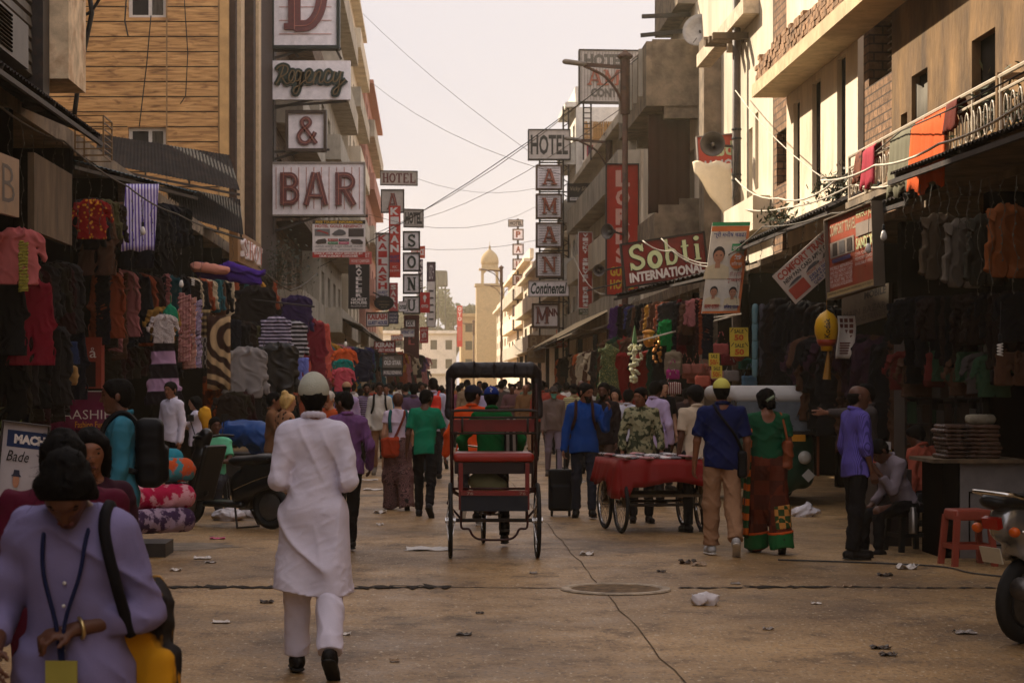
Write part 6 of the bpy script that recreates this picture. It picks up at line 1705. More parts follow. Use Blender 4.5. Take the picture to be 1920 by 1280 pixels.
sign('portrait advertisement panel of a person with a phone on the white building',(1093,265),(1166,263),(1093,320),85.5,.1,P('ad paper',(206,190,176)),WHITEFR,.03,bust(.52,.52,.30,.42) + [('r',.1,.42,.26,.86,P('ad red',(150,50,60))),('r',.13,.5,.23,.8,P('ad dark',(60,40,60)))])
b = B()
for k in range(42): b.tube([W(1094 + k * 1.75,266,85),W(1094 + k * 1.75 + R.uniform(-1,1),229 + R.uniform(-2,3),85)],.018,5)
b.bar(W(1093,240,84.96),W(1168,240,84.96),.04); b.bar(W(1093,258,84.96),W(1168,258,84.96),.04)
b.build('bamboo_screen',C('bamboo',(170,130,80)),label='row of bamboo canes screening the roof above the portrait advert',cat='screen')
sign('red board seen from behind with reversed white letters beside the pole',(1307,258),(1374,252),(1312,330),(42,42,42),.12,P('light red board',(206,84,62)),P('silver edge',(150,140,130)),.02,[('t','INTERNATIONAL',-.9,.08,.95,.36,WLET,dict(bold=.03,mirror=True)) if 0 else ('t','ONAL',.06,.08,.95,.38,WLET,dict(bold=.03,mirror=True)),('t','bti',.5,.46,.98,.84,P('pale lime letter',(206,214,160)),dict(bold=.03,mirror=True))])  # board base is a plain lighter red
SOB = [('S',.10,.36,.33,.94),]
LIME = P('pale lime letter',(206,214,160))
def serif(ch):
    if ch == 'S': return slab('S')
    if ch == 'o': return [(ell(.5,.5,.36,.42,0,2 * pi,20)[:-1],.20,1)]
    if ch == 'b': return [([(.2,0),(.2,1)],.13,0),(ell(.48,.31,.32,.27,0,2 * pi,20)[:-1],.13,1),([(.02,.97),(.25,.97)],.05,0)]
    if ch == 't': return [([(.45,1),(.45,.18),(.55,.06),(.8,.10)],.16,0),([(.1,.72),(.85,.72)],.07,0)]
    if ch == 'i': return [([(.5,0),(.5,.66)],.16,0),([(.2,.03),(.8,.03)],.06,0),([(.25,.64),(.5,.64)],.06,0),(ell(.5,.90,.15,.05,0,2 * pi,10)[:-1],.10,1)]
its = []
for ch,x0,y0_,x1,y1_ in (('S',.06,.36,.27,.96),('o',.29,.34,.47,.74),('b',.50,.36,.68,.98),('t',.70,.38,.82,.90),('i',.84,.38,.97,.96)):
    for pts,w_,cl in serif(ch):
        pp = [(x0 + (x1 - x0) * p[0],y0_ + (y1_ - y0_) * p[1]) for p in pts]
        its.append(('s',pp,w_ * .47 + .03,BLK,.012,cl))
for ch,x0,y0_,x1,y1_ in (('S',.06,.36,.27,.96),('o',.29,.34,.47,.74),('b',.50,.36,.68,.98),('t',.70,.38,.82,.90),('i',.84,.38,.97,.96)):
    for pts,w_,cl in serif(ch):
        pp = [(x0 + (x1 - x0) * p[0],y0_ + (y1_ - y0_) * p[1]) for p in pts]
        its.append(('s',pp,w_ * .47,LIME,.035,cl))
its.append(('t','INTERNATIONAL',.05,.06,.97,.30,WLET,dict(bold=.045)))
sign('tilted dark red shop board with big pale serif letters',(1166,460),(1318,437),(1174,537),40.5,.16,P('deep red board',(126,30,24),stain=(.03,.01,.01),samt=.5),P('black edge',(34,26,24)),.035,its)
SAF = P('saffron print',(206,112,52)); GRP = P('green print',(36,140,84))
sign('tall hanging portrait banner with Hindi writing and three faces',(1336,417),(1407,416),(1315,588),(34,34,34),.02,P('banner paper',(216,206,190),stain=(.5,.4,.25),samt=.3),None,0,
     [('r',0,.96,1,1,GRP),('r',0,.90,1,.955,SAF),('r',.93,.02,1,.9,P('saffron edge',(210,120,70)))] + bust(.27,.60,.34,.17,P('cream print',(214,196,160))) + bust(.25,.22,.22,.10,P('cream print',(214,196,160))) + bust(.75,.21,.22,.10,P('cream print',(214,196,160))) +
     [('t','श्री मनीष चडढा',.06,.82,.92,.895,BLU,dict(bold=.02)),('t','को',.75,.765,.9,.805,BLU),('r',.58,.68,.93,.76,GRP),('t','जनमदिन',.60,.69,.91,.75,WLET,dict(bold=.02)),
      ('p',ell(.76,.57,.19,.085,0,2 * pi,20)[:-1],SAF),('t','29',.68,.585,.86,.635,WLET,dict(bold=.04)),('t','सितमबर',.62,.52,.90,.565,WLET),('t','की हारदिक',.60,.40,.94,.46,R2),('t','शुभकामनाएं',.56,.33,.96,.39,R2,dict(bold=.02)),('t','सतय वरधन',.04,.05,.42,.10,R2,dict(bold=.02)),('t','विजय पाल',.55,.05,.93,.10,BLU,dict(bold=.02)),('r',0,0,1,.025,SAF)],name='portrait_banner',cat='banner')
sign('tilted pale travel agency board hanging from a cable',(1448,518),(1556,422),(1492,570),(27.5,27.5,27.5),.03,P('pale travel board',(190,172,156),stain=(.3,.22,.16),samt=.4),None,0,
     [('t','COMFORT TRAVELS',.04,.74,.98,.95,P('rust letter',(164,70,52)),dict(bold=.04)),('t','NEW PAN CARD APPLY ONLINE',.06,.58,.96,.70,BLK,dict(bold=.02)),('r',.04,.08,.30,.42,P('rust box',(164,70,52))),('p',[(.06,.47),(.14,.53),(.24,.54),(.30,.5),(.28,.46)],PICS[2]),('p',[(.36,.46),(.44,.54),(.54,.54),(.60,.48),(.58,.44)],PICS[2]),('p',[(.64,.44),(.70,.54),(.82,.54),(.86,.46)],PICS[1]),
      ('t','MONEY TRANSFER',.36,.36,.80,.43,P('rust letter',(164,70,52))),('t','DELHI SIGHT SEEN',.36,.25,.92,.33,BLU,dict(bold=.02)),('t','AGRA & JAIPUR SAME DAY',.34,.15,.96,.23,BLU,dict(bold=.02)),('t','DAILY BUS BY NIGHT',.36,.05,.92,.13,BLU,dict(bold=.02))],name='travel_board')
sign('faded red and orange travel agency board facing the street',(1552,414),(1640,379),(1557,560),(24.4,23.0,24.4),.08,P('faded red board',(166,78,54),stain=(.35,.2,.12),samt=.3),P('grey edge',(110,98,84)),.015,
     [('t','COMFORT TRAVEL',.03,.78,.60,.92,P('cream letter',(180,160,130)),dict(bold=.02)),('t','PERFECT JOB',.62,.86,.97,.97,P('pale lime letter',(206,214,160))),('r',.04,.50,.56,.70,P('photo strip',(150,136,124))),('r',.10,.52,.2,.68,PICS[1]),('r',.25,.52,.36,.68,PICS[0]),('r',.42,.52,.52,.68,PICS[1]),('r',.62,.66,.97,.82,P('photo strip',(150,136,124))),('t','SANDISK',.62,.50,.97,.64,P('pale lime letter',(206,214,160)),dict(bold=.03)),('r',.1,.43,.5,.48,P('slab blue',(70,60,96)))] +
     [('t',tx,.06,.34 - .055 * i,.54,.385 - .055 * i,WLET) for i,tx in enumerate(('MOBILE REPAIRING','AND ALL MEMORY CARD','BATTERY AND CHARGER','AIR TICKET RAIL TICKET','TOUR PACKAGE HOTEL BOOKING'))] + [('t',tx,.62,.42 - .06 * i,.97,.46 - .06 * i,WLET) for i,tx in enumerate(('COVER YOUR MOBILE','MEMORY CARD','AVAILABLE HERE'))] +
     [('r',0,0,1,.075,P('tan foot',(180,156,110))),('t','SHOP NO 20 MAIN BAZAR PAHARGANJ NEW DELHI',.03,.02,.97,.06,BLK)],name='travel_board')
sign('older grey shop board in the shade under the red travel board',(1578,558),(1666,530),(1578,618),(25.5,24.2,25.5),.05,P('old grey board',(96,84,68),stain=(.05,.04,.03),samt=.6),None,0,[('t','MOBILE',.5,.72,.95,.95,BLK,dict(bold=.03)),('t','MAIN BAZAR',.05,.3,.95,.5,P('brown print',(60,46,36))),('t','TOUR AND TRAVELS',.05,.08,.95,.24,P('brown print',(60,46,36)))],name='shop_board')
# left shop posters
t_,o_,u_,v_ = sign('magenta roll-up banner with white lettering among the left clothes stalls',(85,734),(207,734),(85,905),27,.02,P('magenta banner',(104,14,58),stain=(.22,.03,.12),samt=.5),WHITEFR,.01,
     [('p',[(.00,.64),(.06,.86),(.10,.88),(.12,.84),(.09,.76),(.02,.62)],P('ochre print',(170,130,30))),('p',[(.0,.42),(.06,.58),(.09,.57),(.06,.46),(.0,.30)],P('magenta print',(150,20,90))),('t','MAASHIE',.10,.70,1.0,.80,WLET,dict(bold=-.008)),('t','Fashion Fuel...',.46,.605,.97,.675,P('amber print',(206,140,40)),dict(bold=.01))],name='rollup_banner',cat='banner')
sign('rust red shop cabinet panel with two small pale letters',(132,632),(190,632),(132,728),30,.3,P('rust cabinet',(136,50,32)),None,0,[('t','m',.22,.60,.45,.72,WLET),('t','å',.62,.60,.84,.80,WLET),('r',.10,.03,.82,.52,P('cabinet glass',(44,36,36),rough=.1))],name='shop_cabinet',cat='cabinet')
sign('white underwear poster stand with a blue heading at the left edge',(8,790),(92,800),(-12,1012),(16.2,16.2,16.2),.03,P('poster white',(178,170,172),stain=(.4,.3,.3),samt=.3),STEEL,.01,
     [('r',.10,.80,1.0,.94,P('poster navy',(20,42,84))),('t','MACHO',.26,.83,1.16,.91,WLET,dict(bold=.06)),('t','Bade',.12,.68,.62,.77,BLK,dict(shear=.3)),('p',[(.25,.02),(.18,.3),(.25,.42),(.38,.46),(.52,.42),(.58,.30),(.54,.02)],P('vest print',(170,166,160))),('p',ell(.38,.52,.075,.06,0,2 * pi,14)[:-1],PORT[0]),('p',[(.26,.555),(.50,.555),(.45,.575),(.44,.61),(.32,.61),(.31,.575)],P('hat print',(46,48,66))),('p',[(.10,.05),(.18,.30),(.24,.28),(.18,.05)],PORT[0])],name='poster_stand',cat='poster')
for k,(px,py,tx) in enumerate(((1387,614,'SALE'),(1388,641,'7 ST'))):
    sign('yellow sale card %s at the bag stall' % ('with sloping top strokes, higher of the pair' if k == 0 else 'lower of the pair under the first'),(px - 19,py),(px + 16,py),(px - 19,py + 27),34.2,.01,P('sale yellow',(226,196,70)),None,0,[('t','SALE',.25,.62,.75,.88,BLK,dict(bold=.02)),('t','50',.25,.1,.75,.52,P('sale orange',(214,96,30)),dict(bold=.05)),('s',[(.05,.7),(.2,.95)],.012,BLK,.004),('s',[(.80,.95),(.95,.7)],.012,BLK,.004)],name='sale_card',cat='sale card')
for k,(px,py) in enumerate(((1340,662),(1345,685))):
    sign('small yellow price card reading 50 %s' % ('above the beige bags' if k == 0 else 'hung lowest by the beige bags'),(px - 11,py),(px + 9,py),(px - 11,py + 24),34,.01,P('sale yellow',(226,196,70)),None,0,[('t','SALE',.2,.62,.8,.9,BLK,dict(bold=.02)),('t','50/-',.1,.1,.9,.52,P('sale orange',(214,96,30)),dict(bold=.04))],name='sale_card',cat='sale card')

# ================================================================== VEHICLES AND STREET THINGS
RICK = P('rickshaw red',(120,34,28),rough=.4,stain=(.03,.012,.01),samt=.5); HOOD = M('black rexine',(0.022,0.018,0.020),rough=.45,var=.4,bump=.4,bscale=25)
def wheel(t,c,r,ax,name='wheel',spokes=24,tw=.02,hub=.05):
    ax = Vector(ax).normalized(); u = ax.orthogonal().normalized(); w = ax.cross(u); c = Vector(c)
    ring = lambda rr: [c + (u * cos(a) + w * sin(a)) * rr for a in np.linspace(0,2 * pi,41)[:-1]]
    b = B(); b.tube(ring(r - tw),tw,8,True); wl = b.build(name,BLACKR,t,True)
    b = B(); b.tube(ring(r - tw * 2.2),tw * .55,6,True); b.tube([c - ax * hub,c + ax * hub],.028,10)
    for k in range(spokes):
        a = 2 * pi * k / spokes; d = u * cos(a) + w * sin(a)
        b.tube([c + ax * hub * (.8 if k % 2 else -.8) + d * .02,c + d * (r - tw * 2.4)],.0025,4)
    b.build('rim',CHROME,wl)
    return wl
rk = thing('cycle_rickshaw','dark red cycle rickshaw with folded black hood seen from behind','rickshaw',(at(926,18.9),18.9,0))
RX,RY = at(926,18.9),18.9
def q_(x,y,z): return Vector((RX + x,RY + y,z))
for sx in (-1,1): wheel(rk,q_(sx * .413,0,.36),.36,UX,spokes=30)
wheel(rk,q_(-.05,1.77,.34),.34,UX,spokes=26)
b = B(); b.tube([q_(-.45,0,.36),q_(.45,0,.36)],.018,8); b.build('axle',STEEL,rk)
b = B()
for sx in (-1,1):
    b.tube([q_(sx * .395,.05,.62),q_(sx * .40,.02,1.0),q_(sx * .405,0,1.40),q_(sx * .40,.0,1.74)],.017,8)
    b.tube([q_(sx * .395,.55,.62),q_(sx * .385,.35,1.3),q_(sx * .39,.18,1.76)],.013,6)
    b.tube([q_(sx * .38,.0,.64),q_(sx * .38,.62,.60),q_(sx * .15,1.0,.45),q_(0,1.18,.34)],.018,8)
    b.tube([q_(sx * .31,-.02,.36),q_(sx * .31,-.02,.90)],.013,6)
    b.tube([q_(sx * .31,.02,.37),q_(sx * .44,.02,.52),q_(sx * .395,.02,.62)],.012,6)
b.tube([q_(-.40,.0,.66),q_(.40,.0,.66)],.012,6)
b.tube(crom([q_(-.31,-.1,.46),q_(-.31,-.1,.30),q_(-.24,-.1,.285),q_(-.20,-.1,.22),q_(-.12,-.1,.185),q_(.12,-.1,.185),q_(.20,-.1,.22),q_(.24,-.1,.285),q_(.31,-.1,.30),q_(.31,-.1,.46)],4),.011,6)
b.build('frame',P('frame maroon',(54,20,18),stain=(.02,.01,.01),samt=.5),rk,True)
b = B(); b.tube(crom([q_(-.40,-.03,1.20),q_(-.40,-.04,1.36),q_(-.36,-.045,1.40),q_(0,-.045,1.40),q_(.36,-.045,1.40),q_(.405,-.04,1.35),q_(.405,-.03,1.12)],6),.014,8)
b.tube([q_(-.40,-.04,1.335),q_(.40,-.04,1.335)],.011,6); b.tube([q_(-.40,-.04,1.185),q_(.40,-.04,1.185)],.011,6)
for x in (-.30,.32): b.tube([q_(x,-.04,1.185),q_(x,-.04,1.335)],.011,6)
b.build('back_rail',STEEL,rk,True)
b = B(); b.box(RX - .385,RX + .385,RY + .0,RY + .045,1.20,1.315); b.build('seat_back',RICK,rk)
soft('seat',SDF().box((0,.22,.955),(.385,.25,.045),.03),.02,P('seat red',(150,44,34),rough=.35),rk)
b = B(); b.box(RX - .37,RX + .37,RY + .02,RY + .44,.80,.905); b.build('seat_box',P('seat box',(34,14,13)),rk)
for x in (-.315,.315): B().box(RX + x - .02,RX + x + .02,RY - .06,RY - .02,.46,.905).build('strut',RICK,rk)
fb_ = B(); fb_.box(RX - .315,RX + .315,RY - .14,RY - .10,.455,.60); fb_ = fb_.build('footboard',P('midnight board',(16,22,34),stain=(.01,.01,.01),samt=.6),rk)
b = B(); b.box(RX - .315,RX + .315,RY - .15,RY + .02,.602,.645); b.build('board_edge',RICK,fb_)
b = B()
for x in (-.26,.235): b.text('76',q_(x,-.151,.607),UX,UZ,0,0,.06,.032,0,.003,.02)
b.build('number',P('chalk number',(150,120,106)),fb_)
sh = SDF(); sh.box((0,.02,1.785),(.40,.10,.075),.05,.02); sh.box((0,.30,1.80),(.41,.36,.03),.028,.03)
for sx in (-1,1): sh.cap((sx * .405,.03,1.75),(sx * .425,.03,1.45),.052,.034,.05); sh.cap((sx * .425,.03,1.47),(sx * .425,.03,1.36),.036,.045,.02)
for x in (-.19,.0,.2): sh.cap((x,-.086,1.70),(x,-.086,1.86),.010,None,.006)
sh.wr = wrinkle(.007,22,3)
soft('hood',sh,.011,HOOD,rk)
b = B(); b.tube([q_(0,1.18,.34),q_(0,1.02,.86)],.016,8); b.tube([q_(0,1.18,.34),q_(-.04,1.62,.80)],.018,8); b.tube([q_(0,1.06,.78),q_(-.04,1.62,.86)],.016,8)
b.tube([q_(-.045,1.60,.98),q_(-.05,1.66,.72)],.02,8)
for sx in (-1,1): b.tube([q_(-.05,1.66,.72),q_(-.05 + sx * .05,1.70,.62),q_(-.05 + sx * .05,1.77,.34)],.011,6)
b.build('bicycle_frame',STEEL,rk,True)
b = B(); b.tube(crom([q_(-.32,1.36,.98),q_(-.26,1.48,1.02),q_(-.045,1.58,1.0),q_(.17,1.48,1.02),q_(.23,1.36,.98)],5),.011,8); b.build('handlebar',CHROME,rk,True)
soft('saddle',SDF().cap((0,.98,.89),(0,1.18,.90),.09,.04,.02,((0,0,1),.5)),.014,BLKPL,rk)
b = B(); b.tube([q_(-.10,1.18,.34),q_(.10,1.18,.34)],.012,6); b.tube([q_(.10,1.18,.34),q_(.10,1.20,.18)],.010,6); b.tube([q_(-.10,1.18,.34),q_(-.10,1.16,.50)],.010,6)
b.box(RX + .10,RX + .20,RY + 1.16,RY + 1.24,.165,.185); b.box(RX - .20,RX - .10,RY + 1.12,RY + 1.20,.49,.51); b.build('pedal_crank',STEEL,rk)
o = soft('cloth_bundle',SDF().ell((0,0,.09),(.16,.12,.10),.03).ell((.10,0,.06),(.12,.1,.07),.03),.015,C('pale sack',(140,142,108))); o.location = (RX - .08,RY + .30,.645 - .02); tag(o,'pale green sack resting on the rickshaw footboard','sack')

# cart
ct = thing('vending_cart','four wheeled vendor cart draped in red cloth with small packets on top','cart',(0,0,0))
b = B(); b.box(-.52,.52,-.50,.50,.765,.805); b.box(-.48,.48,-.46,.46,.40,.43)
for x in (-.44,.44):
    for y in (-.42,.42): b.box(x - .03,x + .03,y - .03,y + .03,.30,.764)
b.build('table_frame',WOODD,ct)
for x in (-.47,.47):
    for y in (-.36,.36): wheel(ct,(x,y,.31),.31,UX,spokes=22,tw=.022)
for y in (-.36,.36): B().tube([(-.50,y,.31),(.50,y,.31)],.018,8).build('axle',STEEL,ct)
per = []
n = 88
for k in range(n):
    f = k / n * 4; s_ = int(f); a = f - s_
    per.append([(-.54 + 1.08 * a,-.52),(.54,-.52 + 1.04 * a),(.54 - 1.08 * a,.52),(-.54,.52 - 1.04 * a)][s_])
per.append(per[0])
rows = []
for k,(x,y) in enumerate(per):
    w_ = .018 * sin(k * .9) + .010 * sin(k * 2.1 + 1); dr = .27 + .03 * sin(k * .37) + (.13 if x < -.42 and y < -.3 else 0)
    ox_,oy_ = (0,-1) if y <= -.519 else ((1,0) if x >= .539 else ((0,1) if y >= .519 else (-1,0)))
    rows.append([(x,y,.818)] + [(x + ox_ * (.008 + abs(w_) * j / 3 + .012 * j),y + oy_ * (.008 + abs(w_) * j / 3 + .012 * j),.815 - dr * j / 4) for j in range(1,5)])
b = B(); b.sheet(rows,.006); b.poly([(x,y) for x,y in per[:-1]],(0,0,.812),UX,UY,0,.006); cl_ = b.build('red_cloth',C('red satin',(126,26,24),rough=.45),ct,True)
ct.location = (at(1224,22.55),22.5,0); ct.rotation_euler.z = .16
ITM = [C('packet white',(206,200,200)),C('packet grey',(120,116,120)),C('packet pink',(190,140,140)),C('packet check',(200,196,196),'check',(60,56,60),60)]
pk0 = None
for k in range(34):
    x,y = -.46 + (k % 9) * .115 + R.uniform(-.02,.02),-.44 + (k // 9) * .26 + R.uniform(-.05,.05)
    if pk0 is None:
        q = SDF().box((0,0,.013),(.055,.075,.013),.010); q.wr = wrinkle(.003,40,1); pk = pk0 = soft('packet',q,.008,ITM[0])
    else:
        pk = pk0.copy(); COL.objects.link(pk); pk.data = pk0.data
    pk.material_slots[0].link = 'OBJECT'; pk.material_slots[0].material = ITM[k % 4]
    c_,s_ = cos(.16),sin(.16)
    pk.location = (ct.location.x + x * c_ - y * s_,ct.location.y + x * s_ + y * c_,.822 + .018 * (k % 3 == 0)); pk.rotation_euler = (R.uniform(-.1,.1),R.uniform(-.1,.1),R.uniform(-1,1))
    tag(pk,'small flat wrapped packet lying on the red cloth of the cart','packet','packets on the red cart')

def scooter(label,paint,seatm,loc,rot,lean=.0):
    t = thing('motor_scooter',label,'scooter',(0,0,0))
    for y in (0,1.24): 
        b = B(); b.tube([(0,y + cos(a) * .205,.25 + sin(a) * .205) for a in np.linspace(0,2 * pi,33)[:-1]],.048,8,True); wl = b.build('wheel',BLACKR,t,True)
        b = B(); b.lathe([(.03,-.05),(.15,-.03),(.165,0),(.15,.03),(.03,.05)],20,(0,y,.25),(1,0,0)); b.build('rim',M('alloy',(.12,.115,.11),rough=.4,metal=.6),wl)
    bd_ = SDF(); bd_.cap((0,.40,.50),(0,-.22,.68),.17,.10,.06,((1,0,0),.85)); bd_.cap((0,.38,.36),(0,-.05,.52),.15,.12,.06); bd_.cap((0,.28,.66),(0,-.20,.74),.12,.09,.05)
    bd_.ell((0,0,.25),(.13,.30,.30),.03,None,True)
    soft('body',bd_,.016,paint,t)
    ls = SDF(); ls.box((0,.92,.62),(.19,.035,.34),.03,.02,rotm('X',-.32).T); ls.box((0,.60,.27),(.17,.30,.035),.03,.03); ls.cap((0,1.02,.98),(0,.96,1.06),.10,.08,.05)
    ls.cap((0,1.12,.44),(0,1.02,.80),.10,.12,.06)
    soft('leg_shield',ls,.016,paint,t)
    soft('front_fender',SDF().cap((0,1.02,.40),(0,1.36,.46),.075,.05,.02).ell((0,1.24,.25),(.2,.235,.235),.01,None,True),.014,paint,t)
    ss = SDF(); ss.cap((0,.46,.76),(0,.05,.79),.13,.13,.05,((0,0,1),.5)); ss.cap((0,.10,.79),(0,-.30,.82),.13,.10,.05,((0,0,1),.5)); soft('seat',ss,.015,seatm,t)
    b = B(); b.tube(crom([(-.36,.84,1.04),(-.22,.92,1.05),(0,.97,1.03),(.22,.92,1.05),(.36,.84,1.04)],4),.016,8); b.build('handlebar',BLKPL,t,True)
    b = B(); b.lathe([(.085,0),(.08,.03),(.04,.05)],18,(0,1.04,1.01),(0,1,-.1)); b.build('headlight',GLASS,t,True)
    for sx in (-1,1):
        b = B(); b.tube([(sx * .24,.92,1.05),(sx * .30,.94,1.22)],.007,6); b.obox((sx * .31,.94,1.26),(.055,0,0),(0,.012,0),(0,0,.038)); b.build('mirror',BLKPL,t)
    b = B(); b.tube(crom([(-.14,-.05,.80),(-.14,-.30,.86),(-.08,-.38,.87),(.08,-.38,.87),(.14,-.30,.86),(.14,-.05,.80)],4),.013,8); b.build('grab_rail',CHROME if paint is not BLKS else BLKPL,t,True)
    b = B(); b.obox((0,-.335,.70),(.055,0,0),(0,.02,.006),(0,-.01,.03)); b.build('tail_light',P('tail red',(150,30,20),rough=.15),t)
    for sx in (-1,1): soft('indicator',SDF().ell((sx * .13,-.30,.66),(.035,.03,.03),.01),.01,P('amber lens',(200,90,30),rough=.15),t)
    b = B(); b.obox((0,-.33,.52),(.07,0,0),(0,.006,.0),(0,-.02,.045)); b.build('number_plate',P('plate',(196,190,170)),t)
    b = B(); b.tube([(.12,.55,.22),(.17,.2,.24),(.18,-.02,.28)],.03,8); b.tube([(.18,.0,.28),(.19,-.32,.36)],.062,12); b.build('exhaust',M('exhaust steel',(.10,.09,.085),rough=.4,metal=.7),t,True)
    b = B(); b.tube([(-.13,.42,.24),(-.20,.33,.01)],.014,6); b.tube([(.13,.42,.24),(.20,.33,.01)],.014,6); b.tube([(-.20,.33,.012),(.20,.33,.012)],.012,6); b.build('stand',STEEL,t)
    b = B()
    for sx in (-1,1): b.tube(crom([(sx * .165,.42,.44),(sx * .165,.10,.56),(sx * .12,-.22,.66)],4),.007,6)
    b.build('trim_strip',CHROME,t,True)
    t.location = loc; t.rotation_euler = (0,lean,rot)
    return t
BLKS = M('scooter black',(0.010,0.010,0.011),rough=.28,var=.2,spec=.4)
scooter('black parked scooter on its stand beside the rolls of bright cloth',BLKS,BLKPL,(at(508,22.7),22.7,0),.98)
SILV = M('scooter silver',(0.30,0.30,0.30),rough=.24,metal=.7,var=.1)
scooter('silver scooter with chrome rail parked at the right edge of the road',SILV,BLKPL,(at(1918,12.6) + .04,12.7,0),-.95,.05).scale = (1.1,1.1,1.12)

# auto rickshaw
au = thing('auto_rickshaw','dark green auto rickshaw with pale roof facing the viewer','auto rickshaw',(at(1446,27.2),27.2,0))
AX,AY = at(1446,27.2),27.2
q = SDF(); q.box((0,1.1,1.52),(.60,1.25,.11),.10,.02); q.box((0,-.10,1.47),(.52,.1,.07),.06,.08); soft('roof',q,.03,C('pale canvas roof',(176,172,168),rough=.6),au)
q = SDF(); q.box((0,.25,.62),(.58,.40,.40),.16,.1); q.cap((0,-.15,.50),(0,-.05,.78),.40,.36,.12,((0,1,0),.5)); q.box((0,1.7,.62),(.62,.65,.36),.1,.1); soft('body',q,.03,P('auto green',(26,66,48),rough=.3),au)
b = B(); b.box(AX - .50,AX + .50,AY - .20,AY - .17,1.02,1.41); b.build('windshield',M('sky-toned windshield',(.12,.14,.16),rough=.2,spec=.8),au)  # base lightened to stand in for reflected sky
b = B(); b.bar((AX - .55,AY - .2,.95),(AX - .54,AY - .12,1.42),.05); b.bar((AX + .55,AY - .2,.95),(AX + .54,AY - .12,1.42),.05); b.bar((AX - .55,AY - .21,.99),(AX + .55,AY - .21,.99),.05); b.build('windshield_frame',BLKPL,au)
b = B(); b.box(AX - .40,AX + .40,AY - .36,AY - .30,.88,.97); b.build('yellow_band',P('auto yellow',(190,128,20)),au)
for sx in (-1,1):
    b = B(); b.lathe([(.085,0),(.09,.03),(.05,.055)],18,(AX + sx * .40,AY - .28,.66),(0,-1,0)); b.build('headlight',M('lamp glass',(.5,.48,.42),rough=.15),au,True)
b = B(); b.tube([(AX + .05,AY - .225,1.02),(AX + .26,AY - .225,1.09)],.007,5); b.build('wiper',BLKPL,au)
b = B(); b.tube([(AX,AY - .18 + .2 * cos(a),.22 + .17 * sin(a)) for a in np.linspace(0,2 * pi,25)[:-1]],.05,8,True); b.build('wheel',BLACKR,au,True)
q = SDF().cap((0,-.32,.42),(0,.0,.47),.10,.12,.04); soft('mudguard',q,.02,P('auto green',(14,40,30)),au)
for sx in (-1,1):
    b = B(); b.tube([(AX + sx * .58,AY + 2.0 + .2 * cos(a),.22 + .17 * sin(a)) for a in np.linspace(0,2 * pi,25)[:-1]],.05,8,True); b.build('wheel',BLACKR,au,True)
b = B()
for k,m_ in enumerate(('x',)): b.bar((AX + .30,AY - .21,1.632),(AX + .40,AY + .3,1.635),.03,.006)
b.build('roof_stripe',P('stripe green',(30,110,70)),au)
b = B(); b.obox((AX + .44,AY - .36,.42),(.045,0,.045),(0,.004,0),(-.045,0,.045)); b.build('sticker',P('sticker',(170,168,160)),au)
for sx in (-1,1):
    b = B(); b.tube([(AX + sx * .62,AY - .1,.4),(AX + sx * .63,AY - .05,1.4)],.018,6); b.build('side_pole',P('orange pole',(140,70,36)),au)

# suitcase
sc_ = thing('suitcase','upright black wheeled suitcase pulled by the royal blue shirt','suitcase',(at(1051,24.9),24.9,0))
q = SDF().box((0,0,.33),(.15,.11,.26),.03); q.box((0,-.11,.24),(.12,.02,.15),.015,.01); soft('shell',q,.014,C('black nylon',(13,13,16),rough=.6),sc_)
SX,SY = at(1051,24.9),24.9
b = B(); b.tube([(SX - .05,SY,.59),(SX - .05,SY,.84),(SX + .05,SY,.84),(SX + .05,SY,.59)],.010,6); b.build('handle',STEEL,sc_)
for x in (-.11,.11): b = B(); b.lathe([(.035,-.015),(.04,0),(.035,.015)],12,(SX + x,SY,.04),(1,0,0)); b.build('wheel',BLACKR,sc_)

# ---- lamps, poles, horns
IRON = M('lamp iron',(.085,.036,.022),rough=.6,var=.4,stain=(.2,.09,.04),samt=.4,smul=5)
def lamp(label,px,ytop,d,arm=1,s=1.0,double=False):
    x = at(px,d); zt = CZ + (CY - ytop) * d / F
    t = thing('street_lamp',label,'street lamp',(x,d,0))
    b = B(); b.tube([(x,d,0),(x,d,zt * .35),(x,d,zt - .1)],[.10,.085,.07],10); b.build('pole',IRON,t,True)
    b = B(); b.lathe([(.16,0),(.20,.05),(.19,.10),(.09,.16),(.02,.24)],8,(x,d,zt - .2)); b.tube([(x,d,zt - 1.6),(x,d,zt - .2)],.12,8); b.build('finial',IRON,t)
    for a in ((-1,1) if double else (-1,)):
        b = B(); L = 1.05 * s
        b.bar((x,d,zt - .42),(x + a * L,d,zt - .34),.07,.09)
        b.tube(crom([(x,d,zt - 1.5),(x + a * .22,d,zt - 1.0),(x + a * .55,d,zt - .62),(x + a * L,d,zt - .38)],5),.035,6); b.build('arm',IRON,t)
        q = SDF().cap((a * L,0,zt - .33),(a * (L + .45),0,zt - .27),.09,.10,.02,((0,0,1),.7)); soft('lamp_head',q,.03,M('lamp shell',(.20,.16,.12),rough=.5),t)
    return t
lamp('tall iron street lamp with one arm in front of the scarlet vertical sign',1172,96,50.5)
lamp('second iron street lamp rising beside the portrait advertisement',1142,245,70)
lamp('third street lamp in haze beside the thin sign column',940,498,150)
lamp('faint far street lamp with two arms near the domed tower',941,528,176,double=True)
lamp('faintest street lamp far off by the scarlet banner',888,600,214)
